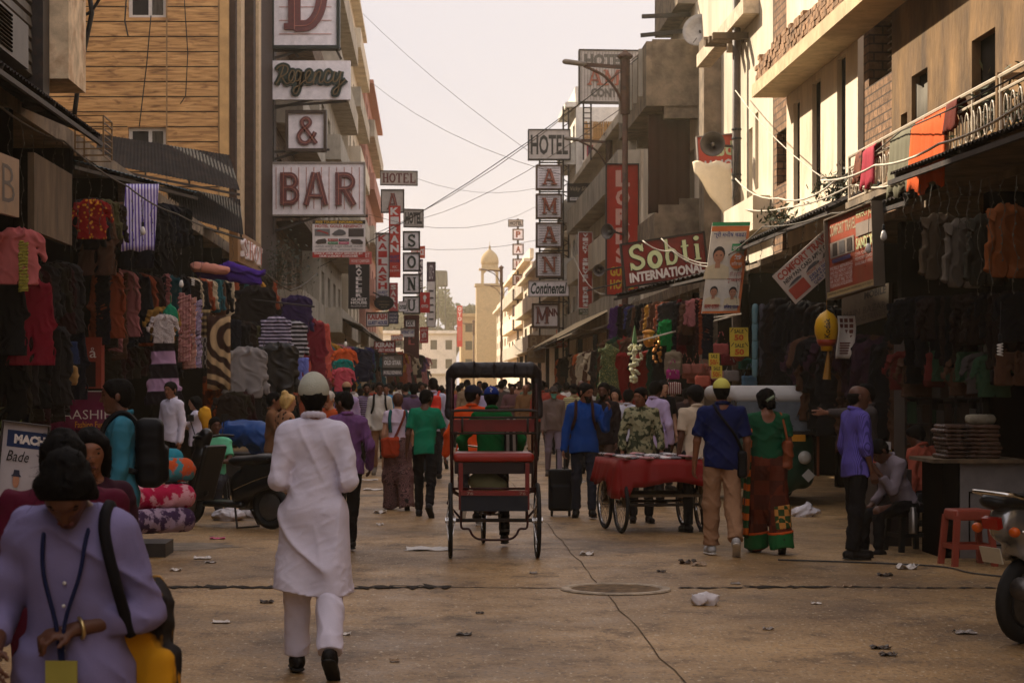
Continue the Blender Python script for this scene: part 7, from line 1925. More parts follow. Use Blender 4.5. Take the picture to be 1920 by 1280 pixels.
def horn(label,px,py,d,r,ax,brk):
    c = W(px,py,d); t = thing('horn_loudspeaker',label,'loudspeaker',tuple(c)); ax = Vector(ax).normalized()
    b = B(); b.lathe([(.02,-.02),(.05,-r * 1.3),(.05,-r * 1.25),(r * .32,-r * .9),(r * .6,-r * .4),(r * .97,0),(r,.01),(r * .99,.03),(r * .93,.03),(r * .55,-r * .38),(r * .25,-r * .85),(.03,-r * 1.1)],24,c,ax); b.build('horn',M('horn grey',(.10,.085,.075),rough=.5,var=.2),t,True)
    b = B(); b.lathe([(.03,-r * .6),(r * .18,-r * .5),(r * .16,-r * .1),(.02,0)],14,c,ax); b.build('cone',M('horn cone',(.16,.14,.125),rough=.5),t,True)
    b = B(); b.tube([c - ax * r * 1.2,Vector(brk)],.025,6); b.build('bracket',STEEL,t)
horn('large grey horn loudspeaker strapped to the utility pole',1336,270,37.2,.235,(-.12,-1,-.05),W(1379,275,37.5))
horn('upper of the two horn loudspeakers facing left on the lamp pole',1140,434,50,.20,(-.7,-.75,-.05),W(1171,441,50.5))
horn('lower horn loudspeaker on the lamp pole, by the yellow letters',1123,507,50,.155,(-.1,-1,.0),W(1171,500,50.5))
up = thing('utility_pole','tall plain iron utility pole wrapped with cables on the right','pole',(at(1381,37.5),37.5,0))
b = B(); b.tube([(at(1381,37.5),37.5,0),(at(1381,37.5),37.5,5),(at(1381,37.5),37.5,11)],[.09,.085,.07],12); b.build('pole',M('pole steel',(.10,.075,.06),rough=.6,var=.3,stain=(.05,.03,.02),samt=.6,smul=4),up,True)
b = B()
for y in (245,262,330,340): b.lathe([(.092,0),(.098,.015),(.092,.04)],12,W(1381,y,37.5))
for k in range(6): b.tube(crom([W(1372 + R.uniform(-4,20),270,37.35),W(1370 + R.uniform(-12,18),320 + 9 * k,37.3),W(1378 + R.uniform(-8,12),372,37.35)],4),.006,4)
b.build('cable_wrap',BLKPL,up)
# dish aerial
ds = thing('dish_aerial','round pale dish aerial on the concrete balcony roof','dish',tuple(W(1312,58,48.8)))
b = B(); c_ = W(1312,58,48.8); b.lathe([(.02,-.10),(.2,-.07),(.33,-.02),(.42,.05),(.42,.06),(.33,0),(.2,-.05),(.01,-.08)],26,c_,(-.35,-.9,.25),1,1); b.build('dish',M('dish grey',(.42,.39,.36),rough=.5),ds,True)
b = B(); b.bar(c_,W(1322,85,49.4),.04); b.tube([W(1306,72,48.8),W(1300,80,48.3)],.012,5); b.build('mount',STEEL,ds)

# ---- air conditioner, cage, railing with washing
ac = thing('air_conditioner','boxy grey window air conditioner below the slatted shutter','air conditioner',(-4.55,20.9,5.05))
b = B(); b.box(-5.0,-4.42,20.2,22.1,5.14,5.62); b.build('casing',M('ac casing',(.17,.155,.14),rough=.5,var=.2,stain=(.05,.04,.03),samt=.5),ac)
b = B()
for k in range(10): b.box(-4.42,-4.405,20.3,21.2,5.18 + k * .042,5.20 + k * .042)
for k in range(10): b.box(-4.96,-4.46,22.101,22.11,5.18 + k * .042,5.20 + k * .042)
b.build('grille',DARK,ac)
cg = thing('cage','small open steel cage box above the tilted blue tin awning','cage',tuple(W(170,285,26)))
b = B(); x0,x1 = at(146,26.4),at(194,26.2); z0,z1 = W(0,292,26.2).z,W(0,217,26.2).z
for x in (x0,x1):
    for y in (26.2,26.9): b.bar((x,y,z0),(x,y,z1),.022)
for k in range(7):
    z = z0 + (z1 - z0) * k / 6
    b.bar((x0,26.2,z),(x1,26.2,z),.014); b.bar((x1,26.2,z),(x1,26.9,z),.014); b.bar((x0,26.9,z),(x1,26.9,z),.014)
b.build('bar',P('dull brass bars',(120,92,56)),cg)
PW = P('railing white',(196,182,160),stain=(.3,.2,.12),samt=.4)
rl = thing('balcony_railing','white iron balcony railing used as a washing line','railing',(5.35,22.5,4.0))
b = B(); ya_,yb_ = 17.6,25.2
b.tube([(5.35,ya_,4.52),(5.35,yb_,4.52)],.022,6); b.tube([(5.35,ya_,4.38),(5.35,yb_,4.38)],.016,6); b.tube([(5.35,ya_,3.98),(5.35,yb_,3.98)],.016,6)
for k in range(9): b.tube([(5.35,ya_ + (yb_ - ya_) * k / 8,3.95),(5.35,ya_ + (yb_ - ya_) * k / 8,4.53)],.018,6)
for k in range(34):
    y = ya_ + .12 + k * .222; b.tube([(5.35,y + .07 * cos(a),4.18 + .15 * sin(a)) for a in np.linspace(0,2 * pi,13)[:-1]],.009,4,True)
b.build('rail',PW,rl)
b = B(); b.box(5.3,6.0,ya_,yb_,3.86,3.94); b.build('floor_slab',CONC,rl)
b = B(); b.box(5.33,6.2,18.6,18.66,4.50,4.56); b.box(5.33,5.39,18.6,18.66,3.95,4.50); b.build('gate_post',P('ochre post',(120,92,60)),rl)
def washing(label,y0_,y1_,drop,mat,seed):
    r = random.Random(seed); rows = []
    n = 22
    for i in range(n + 1):
        y = y0_ + (y1_ - y0_) * i / n; w_ = .022 * sin(i * 1.15 + seed) + .012 * sin(i * 2.6); dr = drop * (1 + .07 * sin(i * .5 + seed))
        rows.append([(5.45,y,4.30)] + [(5.375 - .0,y,4.545)] + [(5.325 - .02 - abs(w_) * j / 4,y + .05 * (y - (y0_ + y1_) / 2) * j / 4,4.54 - dr * j / 7) for j in range(1,8)])
    b = B(); b.sheet(rows,.008); return b.build('hanging_cloth',mat,label=label,cat='cloth',smooth=True)
washing('long bright orange cloth hung over the white balcony railing',20.35,21.75,.82,C('bright orange',(206,84,26)),1)
washing('grey green cloth hung beside the orange cloth on the railing',21.8,22.75,.76,C('sage cloth',(112,108,88)),2)
washing('rose red cloth bunched over the far end of the railing',23.6,24.2,.52,C('rose cloth',(158,46,62)),3)
washing('small patterned cloth next to the rose red cloth',24.25,24.6,.40,C('brown print',(120,70,50),'spot',(60,30,30),18),4)
washing('dark rust cloth at the near end of the orange cloth',19.9,20.3,.34,C('dark rust',(96,36,24)),5)
def plant(label,c,rad,n,seed,col=(.045,.06,.02),name='plant'):
    r = random.Random(seed); t = thing(name,label,'plant',tuple(c)); c = Vector(c)
    b = B()
    for k in range(14): b.tube([c,c + Vector((r.uniform(-.5,.5) * rad[0],r.uniform(-.5,.5) * rad[1],r.uniform(.3,.9) * rad[2]))],.008,4)
    b.build('stem',M('stem',(.06,.05,.02)),t)
    vs,fs = [],[]
    for k in range(n):
        q = c + Vector((r.gauss(0,.5) * rad[0],r.gauss(0,.5) * rad[1],abs(r.gauss(.45,.35)) * rad[2])); u = Vector((r.gauss(0,1),r.gauss(0,1),r.gauss(0,1))).normalized(); w = u.orthogonal().normalized(); s = r.uniform(.03,.075)
        i = len(vs); vs += [q + u * s,q + w * s * .45,q - u * s,q - w * s * .45]; fs.append((i,i + 1,i + 2,i + 3))
    B().add(vs,fs).build('foliage',M('leaf %.3f' % col[0],col,rough=.6,var=.5,scale=3),t)
plant('leafy plant behind the railing near the dark doorway',(5.75,19.4,3.95),(.35,.8,.65),420,3)
plant('shrub growing on the awning beneath the slit windows',(5.7,27.6,4.2),(.3,.8,.35),260,4)
plant('second shrub on the ledge beyond the slit windows',(5.6,31.5,4.15),(.3,.5,.35),160,5)
plant('straggly shrub on the roofs below the BAR sign',W(520,535,58),(1.0,.6,1.2),700,6,(.06,.065,.04))
plant('potted plant with yellow green leaves at the left edge',W(14,900,19),(.22,.2,.5),110,7,(.10,.13,.02))

# ================================================================== CLOTHES AND GOODS ON THE STALLS
GP = {}
def gmesh(kind):
    if kind in GP: return GP[kind]
    q = SDF(); y1 = (0,1,0)
    if kind in ('jacket','hoodie','shirt'):
        q.cap((-.09,0,-.14),(-.12,0,-.62),.12,.12,.05,(y1,.30)); q.cap((.09,0,-.14),(.12,0,-.62),.12,.12,.05,(y1,.30)); q.cap((-.19,0,-.11),(0,0,-.06),.042,.05,.03); q.cap((.19,0,-.11),(0,0,-.06),.042,.05,.03)
        L = -.62 if kind != 'shirt' else -.32
        for s in (-1,1): q.cap((s * .20,0,-.12),(s * (.27 if kind != 'shirt' else .31),.03 * s,L),.056,.048,.02,(y1,.55))
        q.cap((-.055,0,-.04),(.055,0,-.04),.030,None,.02)
        if kind == 'hoodie': q.ell((0,.04,-.10),(.12,.045,.11),.03)
        q.cut((0,0,-1),.70 if kind != 'shirt' else .62)
        q.ell((0,-.04,-.02),(.05,.05,.05),.01,None,True)
        if kind == 'jacket': q.cap((0,-.055,-.06),(0,-.055,-.72),.012,None,.015,None,True)
        q.wr = wrinkle(.022,24,5,.30)
    elif kind == 'kurta':
        q.cap((-.08,0,-.12),(-.15,0,-1.0),.11,.13,.05,(y1,.25)); q.cap((.08,0,-.12),(.15,0,-1.0),.11,.13,.05,(y1,.25)); q.cap((-.18,0,-.11),(0,0,-.06),.04,.045,.03); q.cap((.18,0,-.11),(0,0,-.06),.04,.045,.03)
        for s in (-1,1): q.cap((s * .18,0,-.12),(s * .25,.02,-.58),.05,.045,.02,(y1,.5))
        q.cut((0,0,-1),1.02); q.wr = wrinkle(.026,26,6,.18)
    elif kind == 'dress':
        q.cap((0,0,-.12),(0,0,-.45),.14,.11,.05,(y1,.4)); q.cap((-.03,0,-.45),(-.10,0,-1.15),.11,.16,.06,(y1,.35)); q.cap((.03,0,-.45),(.10,0,-1.15),.11,.16,.06,(y1,.35)); q.cap((-.15,0,-.09),(.15,0,-.09),.035,None,.04)
        q.cut((0,0,-1),1.2); q.wr = wrinkle(.028,28,7,.15)
    elif kind == 'trousers':
        q.cap((-.09,0,-.06),(.09,0,-.06),.08,None,.05,(y1,.4))
        for s in (-1,1): q.cap((s * .09,0,-.1),(s * .11,0,-.95),.10,.085,.03,(y1,.35))
        q.cut((0,0,1),0); q.cut((0,0,-1),.98); q.wr = wrinkle(.020,24,8,.3)
    elif kind == 'shorts':
        q.cap((-.10,0,-.06),(.10,0,-.06),.09,None,.05,(y1,.5))
        for s in (-1,1): q.cap((s * .11,0,-.1),(s * .14,0,-.42),.12,.12,.04,(y1,.45))
        q.cut((0,0,1),0); q.cut((0,0,-1),.46); q.wr = wrinkle(.018,22,8,.4)
    elif kind == 'scarf':
        q.box((0,0,-.60),(.11,.022,.60),.018); q.wr = wrinkle(.034,34,9,.08)
    elif kind == 'handbag':
        q.box((0,0,-.36),(.15,.06,.11),.04,.01); q.wr = wrinkle(.010,20,3)
        for s in (-1,1): q.cap((s * .11,0,-.26),(s * .02,0,-.02),.013,None,.01)
    elif kind == 'pouch':
        q.ell((0,0,-.22),(.09,.06,.13),.02); q.cap((0,0,-.1),(0,0,0),.012,None,.02); q.wr = wrinkle(.012,24,3)
    elif kind == 'rucksack':
        q.box((0,0,-.26),(.16,.09,.22),.07,.02); q.box((0,-.10,-.32),(.12,.03,.10),.03,.02); q.cap((-.04,0,-.02),(.04,0,-.02),.015,None,.01); q.wr = wrinkle(.008,16,3)
    elif kind == 'shoe':
        q.cap((0,-.03,-.06),(0,-.04,-.24),.045,.040,.02,(y1,.6)); q.cap((0,0,-.02),(0,0,-.10),.045,.045,.02); q.cap((0,.02,-.03),(0,-.005,-.10),.032,None,.01,None,True)
    elif kind == 'roll':
        q.cap((-.28,0,.13),(.28,0,.13),.125,None,.02); q.wr = wrinkle(.010,20,3)
    vs,fs = q.mesh({'shoe': .012,'pouch': .015,'handbag': .014}.get(kind,.013))
    me = None
    GP[kind] = (vs,fs,{}); return GP[kind]
def hang(kind,label,cat,px,py,d,mat,rot=0.0,s=1.0,group=None,name=None,wid=1.0):
    vs,fs,ob = gmesh(kind)
    if 'o' not in ob:
        o = mesh_obj(name or kind,vs,fs,mat); ob['o'] = o
    else:
        o = ob['o'].copy(); COL.objects.link(o); o.name = name or kind
    o.material_slots[0].link = 'OBJECT'; o.material_slots[0].material = mat
    o.location = W(px,py,d) if py is not None else px; o.rotation_euler = (0,0,rot); o.scale = (s * wid,s,s)
    return tag(o,label,cat,group)
DK_ = [('black',(11,10,11)),('charcoal',(22,20,21)),('dark brown',(34,23,18)),('dark grey',(38,35,35)),('deep navy',(15,17,28)),('olive brown',(38,33,22)),('dark maroon',(42,12,15))]
MX_ = [('maroon',(92,22,28)),('rust',(130,60,34)),('teal',(30,76,82)),('dusty pink',(150,92,92)),('cream',(176,158,130)),('indigo',(40,40,84)),('mustard',(150,106,36)),('purple',(70,38,84)),('brown',(78,52,36)),('black',(18,17,18)),('charcoal',(36,33,34)),('olive',(70,66,40))]
def rowof(where,kinds,pal,pts,s=1.0,seed=0,jit=.25):
    """a run of clothes between two photo points at real depths"""
    r = random.Random(seed)
    (xa,ya_,da),(xb,yb_,db),n = pts
    for i in range(n):
        f = (i + .5) / n; k = r.choice(kinds); cn,cc = r.choice(pal)
        d = 1 / ((1 - f) / da + f / db)
        hang(k,'%s %s hanging %s' % (cn,k,where),k if k != 'kurta' else 'tunic',xa + (xb - xa) * f,ya_ + (yb_ - ya_) * f + r.uniform(-4,4),d + r.uniform(-.15,.15),C('stall ' + cn,cc),r.uniform(-jit,jit) + pi * (i % 2),s * r.uniform(.9,1.08),'clothes hanging ' + where)
# left side, near to far
rowof('in the near left shop under the wooden fascia',('shirt','kurta','scarf','jacket'),DK_ + [('dark red',(84,18,22))],((2,500,20.5),(128,490,26),16),.9,1)
rowof('low in the near left shop behind the poster stand',('kurta','trousers','scarf'),DK_,((5,630,21.5),(130,600,26),13),.95,2)
rowof('high under the blue edged awning',('jacket','jacket','kurta'),DK_ + MX_[8:],((150,372,27.5),(335,385,33),15),1.0,3)
rowof('in the dark row behind the white and black dress',('scarf','kurta','scarf'),DK_ + MX_[:4] + MX_[8:9],((190,500,30),(340,520,36),20),1.1,4)
rowof('on the lower rail behind the teal shirt',('shirt','jacket'),DK_,((190,650,31),(320,640,36),9),.9,5)
rowof('in the dark upper row past the striped scarves',('jacket','kurta','hoodie'),DK_ + MX_,((345,520,36),(500,520,42),18),.95,6)
rowof('behind the grey jacket at the middle left stall',('jacket','trousers','hoodie'),DK_ + MX_,((430,600,35),(570,600,42),17),1.0,7)
rowof('on the low rail behind the parked scooter',('shirt','kurta','jacket'),MX_[:3] + DK_,((420,735,31),(560,735,36),10),.9,8)
rowof('along the stalls below the yellow canvas',('kurta','shirt','dress','jacket'),MX_,((570,640,43),(700,655,60),30),1.0,9)
rowof('low along the stalls below the yellow canvas',('shirt','trousers','dress'),MX_,((575,690,44),(700,690,60),24),.9,10)
rowof('at the far left stalls under the small signs',('kurta','dress','shirt'),MX_,((700,655,64),(800,668,120),22),1.3,11)
rowof('low at the far left stalls by the crowd',('shirt','kurta','dress'),MX_,((700,690,66),(800,697,125),18),1.2,12)
# right side
rowof('in the dress stall beyond the horn loudspeakers',('kurta','dress'),[('red',(110,22,20)),('dark green',(22,52,34)),('brown',(78,52,36)),('black',(18,17,18)),('olive green',(64,72,44))],((1130,640,41),(1250,625,37),18),1.0,13)
rowof('in the dark upper row under the red shop sign',('scarf','jacket','kurta'),DK_ + MX_,((1150,575,42),(1330,560,34.5),26),.8,14)
rowof('along the sunlit far right stalls',('kurta','dress','shirt'),[('rust orange',(170,84,40)),('brown',(96,64,42)),('dark brown',(60,40,28)),('cream',(190,170,140))],((1050,672,85),(1130,655,50),14),1.2,15)
rowof('in the black curtain of clothes beside the yellow balloon',('scarf','kurta','trousers'),[('black',(14,13,14)),('charcoal',(26,24,25)),('dark brown',(32,24,20))],((1462,560,31.5),(1570,575,28),20),1.25,16)
rowof('low in the dark shop behind the auto rickshaw',('scarf','kurta','shirt'),[('black',(14,13,14)),('charcoal',(32,30,31)),('brown',(64,46,34)),('dull plum',(52,30,40))],((1520,630,27.5),(1690,630,23),24),1.2,17)
rowof('in the deep shade above the stacked bags',('jacket','shirt','trousers'),[('black',(14,13,14)),('charcoal',(26,24,25)),('dark brown',(32,24,20))],((1690,560,21.5),(1915,545,18),20),.7,18)
rowof('low in the shade above the grey cabinet',('shirt','shorts','handbag','pouch','shoe'),[('black',(14,13,14)),('grey',(70,64,62)),('brown',(84,58,40)),('dull green',(44,70,48)),('dull red',(96,34,30))],((1690,660,22),(1915,660,18),20),.7,19)
# single pieces that stand out
hang('shirt','dusty pink knitted top hanging high at the left edge','shirt',34,425,20.2,C('dusty rose knit',(176,96,96)),.5,.95)
hang('scarf','lime yellow striped woollen scarf under the pink knitted top','scarf',44,452,20.0,C('lime wool',(170,160,60),'band',(70,60,44),9),.3,.42)
hang('kurta','dark crimson tunic among the near left clothes','tunic',60,520,20.8,C('crimson',(112,14,34)),.4,.9)
hang('shorts','frayed blue denim skirt above the magenta banner','skirt',125,640,25,C('denim',(36,50,84)),0,.62)
hang('handbag','tan straw bag with black handle above the magenta banner','bag',120,640,25.3,C('straw',(150,118,72)),0,1.2)
hang('shirt','red shirt with yellow print high under the blue edged awning','shirt',172,372,27.2,C('red yellow print',(130,20,22),'spot',(196,140,40),16),.2,.9)
hang('dress','white, black and mauve striped dress hanging at the stall front','dress',307,592,30,C('white black dress',(30,22,28),'band',(176,140,170),.85),0,1.12)
hang('shirt','white lace top hung just above the striped dress','shirt',307,588,29.9,C('white lace',(190,178,172),'spot',(120,100,96),40),0,.72)
hang('shirt','mustard top behind the white lace top','shirt',305,574,30.2,C('mustard top',(140,102,44)),0,.85)
hang('pouch','emerald green cloth above the striped dress','cloth',320,555,30,C('emerald',(10,116,84)),0,1.4)
hang('scarf','pink and white striped scarf first of the bright hanging scarves','scarf',346,550,31,C('pink stripe',(186,140,130),'stripe',(110,40,50),12),.1,.88)
hang('scarf','red and cream striped scarf between two bright hanging scarves','scarf',355,555,31.4,C('red stripe',(150,60,60),'stripe',(196,170,150),15),.0,.95)
hang('scarf','purple and white striped scarf beside the round patterned cloth','scarf',366,560,31.8,C('violet stripe',(90,60,110),'stripe',(190,180,196),15),.2,.92)
hang('jacket','light grey zipped jacket with black shoulder panels','jacket',462,648,32.5,C('grey jacket',(132,126,124)),0,1.22)
hang('jacket','black leather jacket hung right of the grey jacket','jacket',520,640,34,M('leather',(.012,.010,.009),rough=.4),.1,1.3)
hang('hoodie','striped violet and white hooded top above the leather jacket','jacket',517,592,36,C('violet stripe top',(40,32,52),'band',(170,160,180),5),0,1.0)
hang('hoodie','dark hooded top with pale bands beside the violet striped top','jacket',548,600,37,C('banded hoodie',(26,24,28),'band',(170,166,170),4),0,1.0)
hang('kurta','long plum and coral tunic at the corner of the yellow canvas','tunic',582,596,40,C('plum coral',(104,26,40)),.2,1.25)
hang('kurta','coral red long tunic just beyond the plum tunic','tunic',594,600,42,C('coral',(170,74,64)),.2,1.2)
hang('jacket','purple padded jacket hung above the striped tops','jacket',556,552,39,C('purple padded',(46,32,66)),0,1.1)
hang('shirt','orange shawl top on a dummy below the yellow canvas','shirt',645,652,46,C('orange shawl',(190,80,36)),0,1.0)
hang('shirt','teal and white sports top on a dummy below the yellow canvas','shirt',643,672,45.6,C('teal sports',(14,110,100)),0,.8)
hang('shirt','rose pink blouse below the teal sports top','shirt',643,688,45.4,C('rose blouse',(180,70,84)),0,.9)
hang('jacket','navy work jacket with a yellow hem band','jacket',672,652,47,C('navy work',(24,26,44)),0,1.15)
hang('trousers','cornflower blue cloth hanging to a point at the stall','cloth',568,670,38,C('cornflower',(110,120,196)),0,.6)
hang('hoodie','large dark jacket hung high beside the purple bundle','jacket',478,535,37,C('dark jacket',(30,24,22)),0,1.4)
hang('dress','sequined olive green dress at the end of the dress stall','dress',1142,648,38,C('sequin green',(64,76,48),'spot',(150,140,90),46),0,1.1)
hang('kurta','deep red long dress beside the sequined dress','dress',1165,660,38.5,C('deep red dress',(110,20,20)),0,1.2)
hang('kurta','scarlet brown long dress below the golden masks','dress',1218,655,37.5,C('scarlet brown',(112,30,22)),0,1.3)
hang('kurta','dark bottle green dress behind the white garland','dress',1190,655,38.8,C('dark bottle',(22,50,36)),0,1.2)
hang('shirt','bright green cloth top hung beside the garlands','shirt',1252,598,37,C('bright green',(14,124,58)),.6,.8)
hang('scarf','bright green sash below the green cloth top','scarf',1254,615,36.9,C('bright green',(14,124,58)),.3,.40)
hang('rucksack','grey beige rucksack with a white tag hung at the stall corner','bag',1263,655,35.8,C('grey beige bag',(118,104,84)),0,1.0)
hang('handbag','magenta flat bag below the grey beige rucksack','bag',1262,672,35.6,C('magenta bag',(150,36,104)),0,.8)
hang('handbag','red and white striped bag lowest below the rucksack','bag',1262,690,35.5,C('red white bag',(120,30,30),'stripe',(190,180,170),9),0,1.0)
for k in range(7): hang('handbag','dusty pink handbag in the bunch at the bag stall','bag',1284 + 8 * k,660 + (k % 3) * 9,36 + .15 * (k % 3),C('dusty pink bag',(164,104,92)),.4 * (k % 3 - 1),.85,'dusty pink handbags')
for k,(px,py,cn,cc) in enumerate(((1352,640,'rose pink',(176,92,92)),(1366,660,'wine red',(112,36,44)),(1345,690,'pale pink',(190,140,130)),(1372,690,'silver grey',(140,132,130)),(1330,705,'burgundy',(92,26,36)),(1398,668,'emerald',(30,96,80)),(1318,700,'coral',(186,96,78)),(1405,700,'sky blue',(90,130,160)))):
    hang('handbag',cn + ' handbag hung with others near the sale cards','bag',px,py - 20,35 - .02 * k,C(cn + ' bag',cc),.2 * (k % 3),.9)
hang('pouch','crinkled rose pouch on long straps in front of the sale cards','bag',1387,620,34.6,C('rose pouch',(156,76,70)),0,1.5)
for k in range(12):
    c2,r2 = k % 3,k // 3
    lab = ('teal','charcoal','pale grey')[c2]
    hang('shoe','%s canvas shoe in the hanging shoe column' % lab,'shoe',1416 + 13 * c2,572 + r2 * 33,31.6,C(lab + ' shoe',((96,126,130),(74,70,76),(158,152,148))[c2]),.3 * (c2 - 1),1.1,'canvas shoes in the hanging column')
hang('pouch','plain red pouch beside the hanging shoe column','bag',1450,615,31.4,C('plain red',(176,30,30)),0,1.3)
for k,(px,py,d,cn,cc) in enumerate(((1764,398,19.5,'grey brown',(84,70,54)),(1808,408,18.8,'pale grey',(104,94,82)),(1850,400,18.2,'dark olive',(54,50,40)),(1890,380,17.6,'copper brown',(128,72,36)))):
    hang('jacket',cn + ' jacket catching the sun under the right tin awning','jacket',px,py,d,C(cn + ' jacket',cc),.5,.95)
# cloth rolls by the scooter
for k,(px,py,d,cn,cc) in enumerate(((296,905,19.2,'orange patterned',((190,80,40),'blotch',(60,130,140),9)),(298,955,19.1,'crimson and pink',((170,20,66),'blotch',(206,150,160),7)),(300,1000,19.0,'black and violet wrapped',((60,40,70),'blotch',(150,130,150),9)),(292,880,19.5,'turquoise',((40,130,150),)))):
    hang('roll',cn + ' cloth roll stacked beside the black scooter','cloth roll',px,py,d,C(cn + ' roll',*cc),.5 + .1 * k,.95 if k < 3 else .8)
b = B(); b.box(at(262,19.3),at(318,19.3),19.0,19.6,0,.13); b.build('low_crate',P('dark crate',(50,44,40)),label='low dark crate under the stacked cloth rolls',cat='crate')
# tapestries
def sheetcloth(name,label,cat,px0,py0,px1,py1,d,mat,amp=.02,seed=0,dd=0,n=14,m=10,skew=0):
    rows = []
    for i in range(n + 1):
        rows.append([W(px0 + (px1 - px0) * i / n + skew * j / m,py0 + (py1 - py0) * j / m,d + dd * i / n) + Vector((0,amp * sin(i * 1.3 + seed) * (.3 + j / m),amp * .5 * sin(i * .8 + seed) * (j == m))) for j in range(m + 1)])
    b = B(); b.sheet(rows,.008); return b.build(name,mat,label=label,cat=cat,smooth=True)
sheetcloth('tapestry','cream tapestry printed with large brown wheel shapes','tapestry',388,592,432,730,32.2,C('wheel tapestry',(178,150,112),'ring',(54,34,26),1.3),.02,1)
sheetcloth('tapestry','dark round patterned cloth behind the cream tapestry','tapestry',373,580,394,660,32.6,C('arc tapestry',(60,46,36),'band',(140,118,80),3),.02,2)
sheetcloth('tapestry','checked grey cloth panel under the round patterned cloth','tapestry',372,632,388,690,32.5,C('grid cloth',(150,140,130),'check',(60,54,50),14),.015,3)
sheetcloth('hanging_cloth','orange and rust zigzag cloth below the cream tapestry','cloth',380,705,432,800,32.8,C('zigzag cloth',(150,66,22),'blotch',(70,28,16),4),.03,4)
sheetcloth('hanging_sheet','blue and violet striped plastic sheet high on the left','sheet',236,345,298,470,29,M('striped plastic sheet',lin((196,190,220)),rough=.25,var=.15,pat='stripe',col2=lin((80,60,150)),pscale=8),.03,5,.5,skew=-8)
q = SDF(); q.cap((-.45,0,0),(.5,.3,-.16),.14,.10,.05); q.cap((.0,0,.06),(.6,.3,-.05),.08,.06,.05); q.wr = wrinkle(.03,16,4)
o = soft('cloth_bundle',q,.02,C('purple bundle',(64,34,122))); o.location = W(425,505,34.5); tag(o,'rolled purple cloth bundle lying on the stall roof','cloth')
q = SDF(); q.cap((-.3,0,0),(.2,.1,-.06),.10,.08,.05); q.wr = wrinkle(.02,18,4)
o = soft('cloth_bundle',q,.02,C('peach bundle',(190,128,110))); o.location = W(400,500,34.2); tag(o,'peach cloth bundle tucked beside the purple bundle','cloth')
q = SDF(); q.ell((0,0,0),(.5,.3,.2),.05); q.cap((-.4,0,-.1),(-.45,0,-.5),.15,.12,.06); q.ell((.3,0,-.12),(.3,.3,.2),.05); q.wr = wrinkle(.03,14,6)
o = soft('tarpaulin_heap',q,.02,C('blue tarp',(16,60,120),rough=.5)); o.location = W(460,812,29.5); tag(o,'heap of shiny blue tarpaulin at the foot of the stall','tarpaulin')
b = B(); b.box(at(415,30),at(520,30),29.6,30.4,0,.62); b.build('display_table',P('dark table',(40,34,32)),label='dark display table under the blue tarpaulin',cat='table')
# small wares on right
for k,(px,dx) in enumerate(((1190,0),)):
    q = SDF(); rr = random.Random(3)
    for j in range(60): q.ell((rr.gauss(0,.06),rr.gauss(0,.05),-.05 - .012 * j + rr.uniform(-.02,.02)),(.035,.03,.03),.008)
    o = soft('flower_garland',q,.013,C('garland white',(206,204,170))); o.location = W(1190,640,37.4); tag(o,'bunch of white flower garlands hanging at the dress stall','garland')
    o = soft('garland_leaf',SDF().cap((0,0,.0),(0,0,.30),.05,.01,.02),.015,C('leaf pale',(90,120,80)),o)
GOLD = M('gilt',lin((196,132,50)),rough=.35,metal=.4,var=.3)
q = SDF(); q.ell((0,0,0),(.10,.07,.14),.02); q.ell((0,0,.14),(.12,.06,.05),.03); q.cap((0,-.06,.02),(0,-.085,-.03),.014,.02,.02)
for s in (-1,1): q.ell((s * .04,-.07,.03),(.02,.02,.014),.01,None,True)
o = soft('gilt_mask',q,.012,GOLD); o.location = W(1216,637,37); tag(o,'gilt face mask hanging above the scarlet brown dress','mask')
q = SDF(); rr = random.Random(8)
for j in range(26): q.ell((rr.gauss(0,.05),rr.gauss(0,.03),-.02 * j),(.03,.03,.03),.01)
o = soft('gilt_garland',q,.013,GOLD); o.location = W(1233,628,37); tag(o,'string of gilt ornaments hanging right of the gilt mask','ornament')
# balloon, leaflet
bl = thing('toy_balloon','yellow hot air balloon shaped hanging ornament with black word','balloon',tuple(W(1550,660,24.6)))
c_ = W(1550,658,24.6)
b = B(); b.lathe([(.03,0),(.07,.005),(.075,.06),(.10,.08),(.145,.22),(.150,.30),(.13,.39),(.08,.46),(.02,.495),(.005,.51)],24,c_); b.build('balloon',P('balloon yellow',(206,156,24),rough=.35),bl,True)
b = B(); b.lathe([(.078,.062),(.104,.082),(.125,.14),(.127,.14),(.106,.08),(.08,.060)],24,c_); b.build('band',P('balloon band',(150,56,30)),bl,True)
b = B()
vs_,fs_ = glyphs('Kodak',.02); lo,hi = vs_.min(0),vs_.max(0)
pts = []
for x,y in vs_:
    f,g_ = (x - lo[0]) / (hi[0] - lo[0]),(y - lo[1]) / (hi[1] - lo[1])
    z = .16 + .24 * f; a = -pi / 2 - .15 - (g_ - .5) * .5
    rr_ = np.interp(z,[.08,.22,.30,.39,.46],[.10,.145,.150,.13,.08]) + .003
    pts.append(c_ + Vector((cos(a) * rr_,sin(a) * rr_,z)))
b.add(pts,fs_); b.build('lettering',BLK,bl)
b = B(); b.tube([c_ + Vector((0,0,.5)),c_ + Vector((0,.02,.85))],.004,4); b.tube([c_ + Vector((.02,0,0)),c_ + Vector((.0,0,-.35))],[.012,.05],6); b.build('cord',P('ochre tail',(150,104,24)),bl)
rows = [[W(1570 + 33 * i / 8,592 + 80 * j / 10,24.3) + Vector((.0 - .07 * (j / 10) ** 2 * 0 + .015 * sin(j * .5),.05 * sin(i / 8 * pi) + .03 * j / 10,0)) for j in range(11)] for i in range(9)]
lf = thing('leaflet','curled white printed leaflet hanging beside the yellow balloon','leaflet',tuple(W(1586,672,24.3)))
b = B(); b.sheet(rows,.004); b.build('sheet',P('leaflet paper',(206,196,184)),lf,True)
